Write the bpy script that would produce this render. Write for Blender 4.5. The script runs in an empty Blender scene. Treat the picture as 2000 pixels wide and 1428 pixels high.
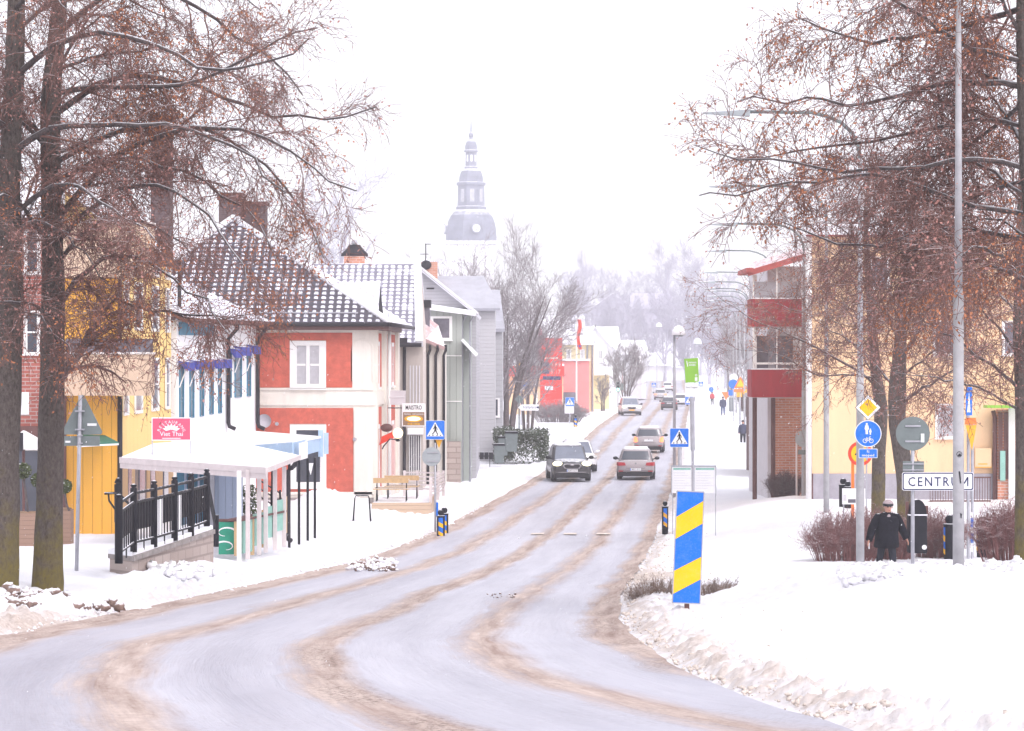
import bpy, math, random
import numpy as np
from mathutils import Vector, Matrix
R = math.radians
C = bpy.context
SC = C.scene
COL = SC.collection
# ------------------------------------------------------------------ camera, world, sun, exposure
HC = 6.0                      # eye height above the street level datum
FPX = 6000.0                  # focal length in photo pixels (2000 wide)
cam_d = bpy.data.cameras.new('camera')
cam = bpy.data.objects.new('camera', cam_d); COL.objects.link(cam)
cam.location = (0, 0, HC); cam.rotation_euler = (R(90), 0, 0)
cam_d.lens = 108; cam_d.sensor_width = 36; cam_d.shift_y = -14/2000
cam_d.clip_start = 0.5; cam_d.clip_end = 6000
SC.camera = cam
SUN_EL, SUN_ROT = 48, 145
w = bpy.data.worlds.new('World'); SC.world = w; w.use_nodes = True
nt = w.node_tree; nt.nodes.clear()
sky = nt.nodes.new('ShaderNodeTexSky'); sky.sky_type = 'NISHITA'; sky.sun_disc = False
sky.sun_elevation = R(SUN_EL); sky.sun_rotation = R(SUN_ROT)
sky.air_density = 1.0; sky.dust_density = 4.0; sky.ozone_density = 1.0
hs = nt.nodes.new('ShaderNodeHueSaturation'); hs.inputs['Saturation'].default_value = 0.22
tint = nt.nodes.new('ShaderNodeMix'); tint.data_type = 'RGBA'; tint.blend_type = 'MULTIPLY'; tint.inputs[0].default_value = 1
tint.inputs[7].default_value = (1.0, 0.965, 1.03, 1)
bg = nt.nodes.new('ShaderNodeBackground'); bg.inputs[1].default_value = 0.15
wo = nt.nodes.new('ShaderNodeOutputWorld')
nt.links.new(sky.outputs[0], hs.inputs['Color']); nt.links.new(hs.outputs[0], tint.inputs[6])
# the overcast: a bright even cloud layer over the clear-sky gradient
cl = nt.nodes.new('ShaderNodeMix'); cl.data_type = 'RGBA'; cl.blend_type = 'ADD'; cl.inputs[0].default_value = 1
cl.inputs[7].default_value = (3.9, 3.86, 3.98, 1); nt.links.new(tint.outputs[2], cl.inputs[6])
nt.links.new(cl.outputs[2], bg.inputs[0]); nt.links.new(bg.outputs[0], wo.inputs[0])
sl = bpy.data.lights.new('sun', 'SUN'); sl.energy = .55; sl.angle = R(14); sl.color = (1, 0.97, 0.93)
so = bpy.data.objects.new('sun', sl); COL.objects.link(so)
so.rotation_euler = (R(90-SUN_EL), 0, R(180-SUN_ROT))
SC.view_settings.view_transform = 'Standard'; SC.view_settings.look = 'None'
SC.view_settings.exposure = 0.17; SC.view_settings.gamma = 1
SC.view_settings.use_curve_mapping = False
SC.render.engine = 'CYCLES'
cy = SC.cycles
cy.use_denoising = True; cy.max_bounces = 6; cy.diffuse_bounces = 3; cy.glossy_bounces = 3
cy.transmission_bounces = 4; cy.transparent_max_bounces = 8; cy.volume_bounces = 2
cy.use_adaptive_sampling = True; cy.adaptive_threshold = 0.015

# ------------------------------------------------------------------ text meshes (made first, while the scene is small)
def text_mesh(s, bold=0.0, space=1.0):
    cu = bpy.data.curves.new('t', 'FONT'); cu.body = s; cu.size = 1; cu.align_x = 'CENTER'; cu.align_y = 'CENTER'
    cu.offset = bold; cu.extrude = 0.0; cu.space_character = space; cu.resolution_u = 2
    ob = bpy.data.objects.new('t', cu); COL.objects.link(ob)
    me = bpy.data.meshes.new_from_object(ob.evaluated_get(C.evaluated_depsgraph_get()))
    vs = [(v.co.x, v.co.y) for v in me.vertices]; fs = [tuple(p.vertices) for p in me.polygons]
    bpy.data.objects.remove(ob); bpy.data.curves.remove(cu); bpy.data.meshes.remove(me)
    xs = [a for a, b in vs]; ys = [b for a, b in vs]
    cx, cyy = (min(xs)+max(xs))/2, (min(ys)+max(ys))/2
    return [((a-cx), (b-cyy)) for a, b in vs], fs, max(xs)-min(xs), max(ys)-min(ys)
TXT = {}
for s_, b_, sp_ in (('CENTRU', .004, 1.25), ('Ej', .012, 1.1), ('moped', .012, 1.1), ('Viet Thai', .0, 1.0), ('MAISTRO', .01, 1.0),
                    ('14.69', .0, 1.1), ('15.17', .0, 1.1), ('Ställplats', .0, 1.1), ('40', .02, .9), ('PIZZERIA - RESTAURANG', .01, 1.0),
                    ('0120-134 56', .02, 1.0), ('Norra Torggatan', 0, 1), ('LÄNSTRAFIKEN', .02, 1), ('KRONOBERG', .02, 1), ('RXY 617', .01, 1.1), ('MJC 412', .01, 1.1)):
    TXT[s_] = text_mesh(s_, b_, sp_)
for ch_ in 'RESTAURANG': TXT[ch_] = text_mesh(ch_, .0)

# ------------------------------------------------------------------ photo helpers: a pixel and its distance give a real place
def PX(px, d): return (px-1000)/FPX*d
def PZ(py, d): return HC + (700-py)/FPX*d
def PP(px, py, d): return Vector((PX(px, d), d, PZ(py, d)))

# ------------------------------------------------------------------ noise
_rs = np.random.RandomState(7)
_NG = _rs.rand(256, 256)
def vnoise(x, y):
    x = np.asarray(x, float); y = np.asarray(y, float)
    xi = np.floor(x).astype(int); yi = np.floor(y).astype(int); fx = x-xi; fy = y-yi
    fx = fx*fx*(3-2*fx); fy = fy*fy*(3-2*fy)
    a = _NG[xi & 255, yi & 255]; b = _NG[(xi+1) & 255, yi & 255]; c = _NG[xi & 255, (yi+1) & 255]; d = _NG[(xi+1) & 255, (yi+1) & 255]
    return (a*(1-fx)+b*fx)*(1-fy)+(c*(1-fx)+d*fx)*fy
def fbm(x, y, o=4):
    s = 0; a = .5
    for i in range(o):
        s = s+a*vnoise(x*2**i+17.3*i, y*2**i+9.1*i); a *= .5
    return s
def sstep(t): t = np.clip(t, 0, 1); return t*t*(3-2*t)

# ------------------------------------------------------------------ the terrain
_Y = np.arange(-100, 1800, 1.0)
def _tab(pts, wn):
    v = np.interp(_Y, [p[0] for p in pts], [p[1] for p in pts])
    k = np.ones(wn)/wn
    for _ in range(2): v = np.convolve(np.pad(v, wn//2, mode='edge'), k, 'valid')[:len(_Y)]
    return v
_H = _tab([(-100,-1),(-20,.8),(0,1.8),(20,2.62),(24,2.88),(30,3.22),(40,3.75),(50,4.25),(61,4.7),(76,5.22),(87,5.5),(100,5.7),(120,5.85),(146,5.85),(185,5.68),
           (300,5.6),(353,5.75),(430,6.0),(560,5.4),(690,4.5),(730,2.0),(780,-4),(860,-9),(1000,-14),(1300,-18),(1800,-20)], 7)
_XL = _tab([(-100,-3),(0,-5),(15,-5.9),(25,-6.8),(35,-7.15),(41.5,-6.95),(52,-6.5),(65,-5.4),(85,-3.5),(103,-2.2),(123,-.8),(146,1.0),(188,3.8),(250,7),(300,10),(353,13.2),
            (430,17),(560,23),(690,29),(1800,80)], 7)
_XR = _tab([(-100,10),(0,5.0),(15,3.1),(24,2.24),(32,1.65),(45,1.5),(59,1.9),(72,2.75),(85,3.6),(115,5.5),(146,7.6),(188,10.2),(250,14),(300,17),(353,20.2),
            (430,25),(560,31.5),(690,38.5),(1800,92)], 7)
def HR(y): return np.interp(y, _Y, _H)
def XL(y): return np.interp(y, _Y, _XL)
def XR(y): return np.interp(y, _Y, _XR)
def RR(y): return np.interp(y, [0,20,40,50,58,64,70,76,82,90,97,110,125,150], [.4,.5,.6,.72,.58,.40,.30,.10,.15,.6,.85,.85,.2,0])
def LR(y): return np.interp(y, [0,40,58,70,85,115,135,160], [.4,.5,.5,.32,.4,.5,.2,.05])
SIDE_Y0, SIDE_Y1 = 66.0, 75.0         # the side street that opens to the right
def G0(x, y):
    """smooth ground height"""
    x = np.asarray(x, float); y = np.asarray(y, float)
    z = HC-HR(y)
    tr = x-XR(y); tl = XL(y)-x
    z = z+RR(y)*sstep((tr-.6)/4.5)+LR(y)*sstep((tl-.5)/5)
    z = z+.30*sstep((tr-6.8)/2)*np.exp(-((y-60)/9.)**2)
    # the churchyard hill to the far left and right
    return z
def Gs(x, y): return float(G0(x, y))

# ------------------------------------------------------------------ materials
MATS = {}
class NT:
    def __init__(s, name):
        s.m = bpy.data.materials.new(name); s.m.use_nodes = True; s.n = s.m.node_tree; s.n.nodes.clear()
        s.out = s.n.nodes.new('ShaderNodeOutputMaterial'); s.b = s.n.nodes.new('ShaderNodeBsdfPrincipled')
        s.n.links.new(s.b.outputs[0], s.out.inputs[0]); MATS[name] = s.m
    def new(s, t, **k):
        n = s.n.nodes.new(t)
        for a, v in k.items(): setattr(n, a, v)
        return n
    def link(s, a, b): s.n.links.new(a, b)
    def val(s, i, v):
        if hasattr(v, 'is_output') or isinstance(v, bpy.types.NodeSocket): s.link(v, i)
        else: i.default_value = v
    def noise(s, scale, detail=4, rough=.6, vec=None, dist=0):
        n = s.new('ShaderNodeTexNoise'); n.inputs['Scale'].default_value = scale; n.inputs['Detail'].default_value = detail
        n.inputs['Roughness'].default_value = rough; n.inputs['Distortion'].default_value = dist
        s.link(vec if vec is not None else s.pos(), n.inputs['Vector']); return n.outputs['Fac']
    def pos(s):
        if not hasattr(s, '_p'): s._p = s.new('ShaderNodeTexCoord').outputs['Object']
        return s._p
    def ramp(s, fac, stops, interp='LINEAR'):
        n = s.new('ShaderNodeValToRGB'); n.color_ramp.interpolation = interp
        e = n.color_ramp.elements
        while len(e) < len(stops): e.new(.5)
        for el, (p, c) in zip(e, stops):
            el.position = p; el.color = (c, c, c, 1) if isinstance(c, (int, float)) else (*c, 1)
        s.link(fac, n.inputs[0]); return n.outputs[0]
    def mix(s, f, a, b, bt='MIX'):
        n = s.new('ShaderNodeMix'); n.data_type = 'RGBA'; n.blend_type = bt
        s.val(n.inputs[0], f)
        for i, v in ((6, a), (7, b)):
            if isinstance(v, tuple): v = (*v[:3], 1)
            s.val(n.inputs[i], v)
        return n.outputs[2]
    def math(s, op, a, b=0.0, c=None, clamp=False):
        n = s.new('ShaderNodeMath'); n.operation = op; n.use_clamp = clamp
        s.val(n.inputs[0], a); s.val(n.inputs[1], b)
        if c is not None: s.val(n.inputs[2], c)
        return n.outputs[0]
    def bump(s, h, strength=.3, dist=.02):
        n = s.new('ShaderNodeBump'); n.inputs['Strength'].default_value = strength; n.inputs['Distance'].default_value = dist
        s.link(h, n.inputs['Height']); s.link(n.outputs[0], s.b.inputs['Normal'])
    def sep(s, v):
        n = s.new('ShaderNodeSeparateXYZ'); s.link(v, n.inputs[0]); return n.outputs
    def mapping(s, v, scale=(1,1,1), rot=(0,0,0), loc=(0,0,0)):
        n = s.new('ShaderNodeMapping'); n.inputs['Scale'].default_value = scale; n.inputs['Rotation'].default_value = rot; n.inputs['Location'].default_value = loc
        s.link(v, n.inputs[0]); return n.outputs[0]
    def snow(s, col, lo=.45, hi=.75, nz=6.0, amt=.25):
        """snow lying on faces that look up"""
        g = s.new('ShaderNodeNewGeometry'); z = s.sep(g.outputs['Normal'])[2]
        f = s.math('ADD', z, s.math('MULTIPLY', s.math('SUBTRACT', s.noise(nz, 4), .5), amt*2))
        f = s.ramp(f, [(lo, 0.0), (hi, 1.0)])
        return s.mix(f, col, (.86, .86, .9))
    def done(s, col, rough=.8, metal=0.0, spec=.3):
        s.val(s.b.inputs['Base Color'], (*col, 1) if isinstance(col, tuple) else col)
        s.val(s.b.inputs['Roughness'], rough); s.b.inputs['Metallic'].default_value = metal
        s.b.inputs['Specular IOR Level'].default_value = spec
        return s.m
def plain(name, col, rough=.7, var=.15, scale=6, metal=0, spec=.3, snow=None, bump=0, streak=False, dirt=0, grime=0):
    m = NT(name)
    v = m.mapping(m.pos(), (1, 1, .15)) if streak else None
    f = m.noise(scale, 5, .65, v)
    dk = tuple(c*(1-var) for c in col); lt = tuple(min(1, c*(1+var)) for c in col)
    c = m.mix(m.ramp(f, [(.3, 0.0), (.7, 1.0)]), dk, lt)
    if dirt: c = m.mix(m.math('MULTIPLY', m.ramp(m.noise(38, 5, .75), [(.50, 0.0), (.72, 1.0)]), dirt), c, (.50, .45, .42)); c = m.mix(m.math('MULTIPLY', m.ramp(m.noise(5, 5, .7), [(.5, 0.0), (.75, 1.0)]), dirt*.6), c, (.6, .58, .58))
    if grime:
        g_ = m.math('MULTIPLY', m.ramp(m.noise(1.1, 6, .72, m.mapping(m.pos(), (1, 1, .35))), [(.46, 0.0), (.72, 1.0)]), grime); c = m.mix(g_, c, tuple(x*.62+.02 for x in col))
        z_ = m.sep(m.pos())[2]; s_ = m.math('MULTIPLY', m.ramp(m.math('ADD', z_, m.math('MULTIPLY', m.noise(2.5, 5), 1.2)), [(.35, 1.0), (1.0, .0)]), .5*grime+.1); c = m.mix(s_, c, (.36, .31, .29))
    if snow: c = m.snow(c, *snow)
    if bump: m.bump(m.noise(scale*4, 5), bump, .02)
    return m.done(c, rough, metal, spec)
def emis(name, col, st):
    m = NT(name); m.b.inputs['Emission Color'].default_value = (*col, 1); m.b.inputs['Emission Strength'].default_value = st
    return m.done(col, .4)

SNOWC = (.86, .86, .9)
plain('snow', SNOWC, .8, .03, 3, bump=.4)
plain('roof_frost', (.43, .43, .48), .85, .12, 1.2)
# ground snow, dirtied towards the carriageway
m = NT('snow_ground')
at = m.new('ShaderNodeAttribute', attribute_name='dirt'); d_ = at.outputs['Fac']
n1 = m.noise(3.5, 6, .7); n2 = m.noise(14, 5, .7)
f = m.math('ADD', d_, m.math('MULTIPLY', m.math('SUBTRACT', n1, .5), .9))
f = m.math('MULTIPLY', f, m.ramp(d_, [(0.0, 0.0), (.12, 1.0)]))
f = m.ramp(f, [(.32, 0.0), (.75, .85), (1.0, 1.0)])
dirt = m.mix(m.ramp(n2, [(.35, 0.0), (.7, 1.0)]), (.40, .315, .265), (.72, .64, .59))
c = m.mix(m.ramp(m.noise(.9, 6, .7), [(.35, 0.0), (.65, 1.0)]), (.80, .80, .85), (.87, .87, .90)); c = m.mix(f, c, dirt)
sp = m.ramp(m.noise(16, 3, .6), [(.66, 0.0), (.70, 1.0)])
sp = m.math('MULTIPLY', sp, m.ramp(d_, [(.05, 0.0), (.5, .8)]))
c = m.mix(sp, c, (.30, .22, .18))
m.bump(m.math('ADD', n1, m.math('MULTIPLY', n2, .5)), .45, .06); m.done(c, .75)
# carriageway
m = NT('wet_road')
uv = m.new('ShaderNodeUVMap', uv_map='UVMap').outputs[0]
su = m.sep(uv)
uvw = m.mapping(uv, (34, .22, 1)); uvb = m.mapping(uv, (7, .05, 1)); uvc = m.mapping(uv, (3.2, .14, 1))
wob = m.math('MULTIPLY', m.math('SUBTRACT', m.noise(1, 3, .5, uvc), .5), .085)
wob2 = m.math('MULTIPLY', m.math('SUBTRACT', m.noise(1, 6, .7, uvw), .5), .05)
u = m.math('ADD', m.math('ADD', su[0], wob), wob2)
sl_ = m.ramp(u, [(0, 1.0), (.045, .9), (.09, .25), (.13, .05), (.20, .08), (.24, .55), (.27, .82), (.30, .5), (.33, .08), (.45, .0), (.485, .5), (.53, .92), (.55, .5), (.575, .05), (.70, .05),
                (.74, .5), (.77, .8), (.80, .4), (.83, .05), (.92, .12), (.965, .85), (1, 1.0)])
nb = m.noise(1, 6, .65, uvb)
sl2 = m.math('MULTIPLY', sl_, m.ramp(nb, [(.25, .75), (.6, 1.15)]))
uvs = m.mapping(uv, (150, .35, 1)); lines = m.noise(1, 4, .6, uvs)
sl2 = m.math('ADD', sl2, m.math('MULTIPLY', m.math('SUBTRACT', m.noise(1, 6, .75, uvw), .5), .42))
sl2 = m.math('ADD', sl2, m.math('MULTIPLY', m.math('SUBTRACT', lines, .5), .40), clamp=True)
col = m.mix(m.ramp(m.noise(1, 4, .6, uvb), [(.3, 0.0), (.7, 1.0)]), (.385, .38, .44), (.55, .545, .61))
pale = m.mix(m.noise(7, 4), (.47, .365, .325), (.72, .62, .56))
brown = m.mix(m.ramp(m.noise(1, 6, .7, uvw), [(.3, 0.0), (.65, 1.0)]), (.29, .205, .175), pale)
col = m.mix(m.ramp(sl2, [(.16, 0.0), (.72, 1.0)]), col, brown)
g1 = m.ramp(m.noise(15, 5, .85), [(.50, 0.0), (.57, 1.0)])
g2 = m.math('MULTIPLY', g1, m.ramp(u, [(.0, .5), (.04, .6), (.08, .12), (.25, .25), (.47, .1), (.53, 1.0), (.57, .1), (.78, .35), (.9, .1), (.96, .8)]))
g2 = m.math('MULTIPLY', g2, m.ramp(m.noise(.35, 2), [(.4, .15), (.55, 1.0)]))
col = m.mix(g2, col, (.13, .095, .08))
m.val(m.b.inputs['Base Color'], col)
m.bump(m.math('ADD', m.math('MULTIPLY', sl2, 1.0), m.math('MULTIPLY', m.noise(12, 4), m.math('MULTIPLY', sl2, .7))), .5, .04)
m.done(col, m.ramp(sl2, [(0, .42), (.6, .85)]), 0, .2)
# walls
plain('cream', (.80, .75, .68), .85, .07, 2.5, streak=True, bump=.1, grime=.35)
plain('white_wall', (.80, .80, .82), .8, .06, 2, streak=True)
plain('white_paint', (.82, .81, .80), .55, .05, 5)
plain('red_plaster', (.56, .125, .085), .9, .2, 3.2, bump=.2, grime=.4)
plain('pale_plaster', (.74, .69, .66), .9, .08, 2, streak=True)
plain('pale_yellow', (.82, .56, .34), .9, .06, 1.2, bump=.1, streak=True, grime=.28)
plain('grey_plinth', (.36, .34, .38), .9, .14, 2, bump=.3, grime=.5)
plain('beige_panel', (.60, .44, .32), .8, .06, 2)
plain('pink_plaster', (.74, .26, .25), .9, .06, 1)
plain('butter_plaster', (.80, .68, .42), .9, .06, 1)
plain('stone_base', (.28, .25, .24), .9, .3, 3, bump=.4)
plain('asphalt_grey', (.2, .2, .22), .9, .2, 4)
def boards(name, col, gap, width, axis='x', var=.06, rough=.7, dark=.55):
    m = NT(name); p = m.sep(m.pos())
    a = p[0] if axis == 'x' else (p[2] if axis == 'z' else p[1])
    fr = m.math('FRACT', m.math('DIVIDE', a, width))
    g = m.ramp(fr, [(0, 0.0), (gap, 1.0), (1-gap*.4, 1.0), (1, .3)])
    f = m.noise(3, 5, .6, m.mapping(m.pos(), (1, 1, .2) if axis != 'z' else (.2, .2, 1)))
    c = m.mix(f, tuple(x*(1-var) for x in col), tuple(min(1, x*(1+var)) for x in col))
    c = m.mix(g, tuple(x*dark for x in col), c)
    m.bump(g, .7, .02); return m.done(c, rough)
boards('yellow_boards', (.84, .42, .06), .07, .28)
boards('yellow_facade', (.90, .62, .24), .05, .9, 'y', dark=.8)
boards('white_boards', (.90, .90, .93), .05, .25, 'y', dark=.85)
boards('grey_siding', (.44, .43, .46), .12, .16, 'z', dark=.65)
boards('white_siding', (.50, .49, .51), .1, .2, 'z', dark=.8)
boards('green_grey_ribs', (.38, .41, .38), .12, .3, 'x', dark=.7)
boards('beige_ribs', (.66, .58, .53), .1, .3, 'y', dark=.75)
boards('brown_boards', (.30, .19, .14), .07, .12, 'z')
boards('deck_wood', (.56, .42, .31), .07, .15, 'z')
boards('interior_wood', (.42, .26, .13), .1, .45, 'x', dark=.4)
boards('blue_boards', (.36, .43, .56), .06, .2, 'x')
def brick(name, a, b, mortar, sc=1.0):
    m = NT(name); p = m.sep(m.pos()); cb = m.new('ShaderNodeCombineXYZ')
    m.link(m.math('ADD', p[0], p[1]), cb.inputs[0]); m.link(p[2], cb.inputs[1])
    t = m.new('ShaderNodeTexBrick'); m.link(cb.outputs[0], t.inputs[0])
    t.inputs['Color1'].default_value = (*a, 1); t.inputs['Color2'].default_value = (*b, 1); t.inputs['Mortar'].default_value = (*mortar, 1)
    t.inputs['Scale'].default_value = 1; t.inputs['Brick Width'].default_value = .25*sc; t.inputs['Row Height'].default_value = .085*sc
    t.inputs['Mortar Size'].default_value = .009*sc
    return m.done(m.mix(m.noise(3, 4), t.outputs[0], a, 'MIX') if False else t.outputs[0], .9)
brick('red_brick', (.36, .10, .08), (.44, .15, .12), (.45, .38, .36), 1.3)
brick('orange_brick', (.52, .20, .12), (.60, .27, .18), (.6, .5, .45), 1.2)
brick('dark_brick', (.085, .055, .06), (.12, .08, .08), (.14, .1, .1))
brick('stone_block', (.36, .29, .26), (.44, .37, .34), (.28, .23, .21), 3)
boards('white_brick', (.40, .40, .42), .14, .30, 'z', dark=.8)
# roof tiles: real relief in the mesh, snow caught in it
def tiles(name, dark, snowy):
    m = NT(name); uv = m.new('ShaderNodeUVMap', uv_map='UVMap').outputs[0]; s = m.sep(uv)
    a = m.math('FRACT', m.math('DIVIDE', s[0], .30)); b = m.math('FRACT', m.math('DIVIDE', s[1], .34))
    fa = m.ramp(a, [(0, 0.0), (.18, .2), (.38, 1.0), (.72, 1.0), (.92, .1), (1, 0.0)])
    fb = m.ramp(b, [(0, 0.0), (.14, .15), (.3, 1.0), (.8, .85), (1, .25)])
    n = m.noise(1, 5, .7, m.mapping(uv, (.9, .9, 1))); n2 = m.noise(9, 4)
    f = m.math('MULTIPLY', fa, fb)
    f = m.math('ADD', f, m.math('MULTIPLY', m.math('SUBTRACT', n, .5), 1.9))
    f = m.math('ADD', f, m.math('MULTIPLY', m.math('SUBTRACT', n2, .5), .5))
    gr = m.math('SUBTRACT', snowy, 0.0)
    f = m.ramp(m.math('ADD', f, gr), [(.35, 0.0), (.8, 1.0)])
    c = m.mix(n2, tuple(x*.7 for x in dark), tuple(x*1.4 for x in dark))
    return m.done(m.mix(f, c, (.76, .76, .83)), .75)
tiles('dark_tiles', (.075, .066, .085), -.06)
tiles('grey_tiles', (.20, .19, .24), .22)
tiles('snowy_tiles', (.25, .22, .26), .62)
plain('pink_roof', (.55, .38, .38), .8, .1, 3, snow=(.75, .95))
plain('red_roof', (.42, .10, .09), .7, .2, 4, snow=(.9, 1.1))
# metals, paints
plain('black_metal', (.010, .010, .016), .55, .2, 8, spec=.15, snow=(.78, .95))
plain('black_pipe', (.018, .015, .022), .55, .2, 8)
plain('dark_glass', (.05, .055, .075), .12, .2, 1, spec=.6)
plain('pale_glass', (.42, .42, .46), .2, .15, 1.5, spec=.5)
plain('grey_glass', (.14, .13, .16), .15, .4, 1.5, spec=.6)
plain('shop_dark', (.16, .12, .11), .8, .3, 3)
plain('curtain', (.45, .44, .47), .9, .12, 4)
plain('teal_frame', (.06, .20, .30), .6, .2, 3)
plain('teal_glass', (.08, .16, .22), .2, .3, 2, spec=.5)
plain('royal_blue', (.06, .07, .32), .8, .2, 5, snow=(.6, .8))
plain('galvanised', (.40, .40, .44), .5, .14, 5, metal=.25, bump=.1)
plain('concrete_pole', (.38, .375, .39), .8, .16, 4, bump=.2)
plain('sign_back', (.17, .20, .20), .6, .1, 4)
plain('sign_back_pale', (.33, .36, .38), .6, .08, 4)
plain('sign_white', (.82, .82, .84), .45, .03, 5, dirt=.25)
plain('sign_blue', (.0, .15, .66), .45, .04, 5, dirt=.16)
plain('sign_navy', (.012, .02, .10), .5, .05, 5)
plain('sign_yellow', (.94, .50, .0), .45, .04, 5, dirt=.16)
plain('sign_amber', (.80, .40, .03), .45, .08, 5)
plain('sign_red', (.72, .06, .03), .45, .08, 5)
plain('sign_black', (.01, .01, .015), .5, .1, 5)
plain('sign_orange', (.85, .20, .04), .5, .08, 5)
plain('sign_pink', (.72, .085, .16), .5, .06, 3)
plain('sign_green', (.25, .50, .06), .5, .06, 3)
plain('board_green', (.02, .25, .16), .6, .12, 3)
plain('board_aqua', (.27, .50, .43), .6, .12, 3)
plain('tan_wood', (.52, .36, .20), .7, .15, 5)
plain('bench_wood', (.50, .33, .17), .7, .15, 5, snow=(.8, 1.0))
plain('awning_blue', (.40, .54, .72), .7, .08, 3, snow=(.35, .6))
plain('awning_navy', (.06, .10, .16), .7, .08, 3)
plain('awning_white', (.82, .81, .82), .7, .03, 3)
plain('canopy_trim', (.62, .55, .55), .7, .08, 4)
plain('awning_green', (.04, .16, .11), .7, .1, 3)
plain('balcony_red', (.36, .035, .045), .7, .16, 2.5, grime=.3, streak=True)
plain('grey_panel', (.62, .60, .63), .7, .08, 2)
plain('brown_metal', (.13, .06, .055), .6, .2, 4)
plain('dish_grey', (.52, .51, .56), .5, .06, 4)
plain('station_red', (.78, .045, .035), .6, .06, 2)
plain('station_text', (.86, .60, .52), .6, .02, 2)
plain('spire_copper_hazed', (.20, .21, .27), .6, .2, .5, snow=(.55, .9, 1.2, .3))  # copper lightened to put haze fading into the colour; snow on upward faces
plain('cardboard_brown', (.26, .17, .11), .85, .25, 6)
plain('hedge_green', (.075, .095, .06), .9, .4, 5, snow=(.62, .95))
plain('topiary_green', (.07, .09, .03), .9, .4, 8, snow=(.75, 1.0))
plain('bush_brown', (.235, .105, .10), .9, .3, 4, snow=(.72, 1.05))
plain('bush_dark', (.13, .07, .07), .9, .3, 4, snow=(.72, 1.05))
plain('grass_brown', (.25, .17, .13), .9, .35, 6, snow=(.6, .95))
plain('leaf_rust', (.40, .155, .075), .8, .4, 5)
plain('leaf_pink', (.40, .20, .17), .8, .4, 5)
plain('twig_brown', (.19, .10, .085), .9, .3, 3, snow=(.86, 1.1))
plain('twig_dark', (.075, .05, .06), .9, .25, 3, snow=(.6, .95))
plain('twig_grey', (.27, .235, .245), .9, .25, 3, snow=(.6, .95))
plain('twig_far_hazed', (.44, .42, .50), .9, .25, 3)  # paled base colour carries part of the distance haze
def bark(name, a, b, moss, sn=(.62, .95)):
    m = NT(name); v = m.mapping(m.pos(), (1, 1, .45))
    n = m.noise(21, 8, .78, v); n2 = m.noise(2.2, 4, .6)
    c = m.mix(m.ramp(n, [(.32, 0.0), (.68, 1.0)]), a, b)
    z = m.sep(m.pos())[2]
    mf = m.ramp(m.math('ADD', m.math('MULTIPLY', z, -.22), m.math('ADD', n2, .18)), [(.28, 0.0), (.58, moss)])
    mf = m.math('MULTIPLY', mf, m.ramp(n, [(.35, .4), (.6, 1.0)]))
    c = m.mix(mf, c, (.20, .155, .02))
    c = m.snow(c, sn[0], sn[1], 9, .3)
    m.bump(n, 1.0, .08); return m.done(c, .95)
bark('bark', (.05, .038, .036), (.21, .175, .155), .9)
bark('bark_limb', (.055, .042, .045), (.20, .165, .16), .0, (.45, .85))
# people and cars
plain('skin', (.52, .27, .20), .6, .06, 12)
plain('coat_black', (.008, .008, .014), .9, .5, 14, bump=.6, spec=.1, snow=(.88, 1.2, 30, .3))
plain('trouser_black', (.010, .012, .022), .85, .3, 14)
plain('hat_grey', (.36, .29, .30), .95, .3, 30, bump=.4)
plain('jeans', (.06, .09, .2), .85, .2, 12)
plain('coat_navy', (.05, .055, .10), .85, .2, 12)
plain('coat_red', (.5, .05, .06), .85, .2, 12)
plain('hair_dark', (.03, .02, .02), .7, .2, 12)
plain('shoe', (.02, .02, .02), .6, .2, 10)
def carpaint(name, col, snowy=(.8, 1.0)):
    m = NT(name); z = m.sep(m.pos())[2]
    n = m.noise(5, 5, .7); f = m.math('ADD', m.ramp(z, [(.0, .75), (.75, 0.0)]), m.math('MULTIPLY', m.math('SUBTRACT', n, .5), .35), clamp=True)
    c = m.mix(m.math('MULTIPLY', f, .55), col, (.20, .18, .18)); c = m.snow(c, snowy[0], snowy[1], 7, .12)
    m.b.inputs['Coat Weight'].default_value = .5; m.b.inputs['Coat Roughness'].default_value = .12
    return m.done(c, m.ramp(f, [(0, .35), (.6, .8)]), .1, .5)
carpaint('paint_black', (.008, .008, .012), (.93, 1.1))
carpaint('paint_grey', (.33, .29, .30)); carpaint('paint_white', (.78, .78, .80)); carpaint('paint_dark', (.06, .06, .08)); carpaint('paint_silver', (.5, .48, .5))
plain('tyre', (.02, .02, .024), .85, .3, 8)
plain('rim', (.3, .3, .32), .4, .2, 8, metal=.6)
plain('black_trim', (.018, .018, .022), .6, .4, 20)
plain('chrome', (.62, .62, .65), .25, .05, 5, metal=.7)
plain('car_glass', (.16, .18, .23), .1, .15, 2, spec=.8)
plain('car_glass_dark', (.05, .06, .08), .1, .15, 2, spec=.8)
plain('tail_red', (.40, .02, .03), .3, .1, 9, spec=.5)
plain('plate_white', (.7, .7, .72), .5, .05, 5)
emis('lamp_on', (1, .93, .62), 2.6); emis('tail_on', (1, .22, .08), 1.6); emis('green_on', (.3, 1, .8), 4); emis('globe_on', (1, .9, .62), 1.0)
emis('digits', (1, .62, .5), .55)
plain('lens_clear', (.5, .5, .48), .2, .1, 8, spec=.7)
plain('dirty_snow', (.66, .58, .52), .85, .28, 5, bump=.4)
plain('clean_snow', (.84, .83, .86), .85, .06, 5, bump=.4)
plain('earth_clod', (.22, .15, .125), .95, .4, 9, snow=(.45, .8, 9, .35), bump=.4)
plain('flake', (.92, .92, .95), .8, .02, 3)
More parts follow.
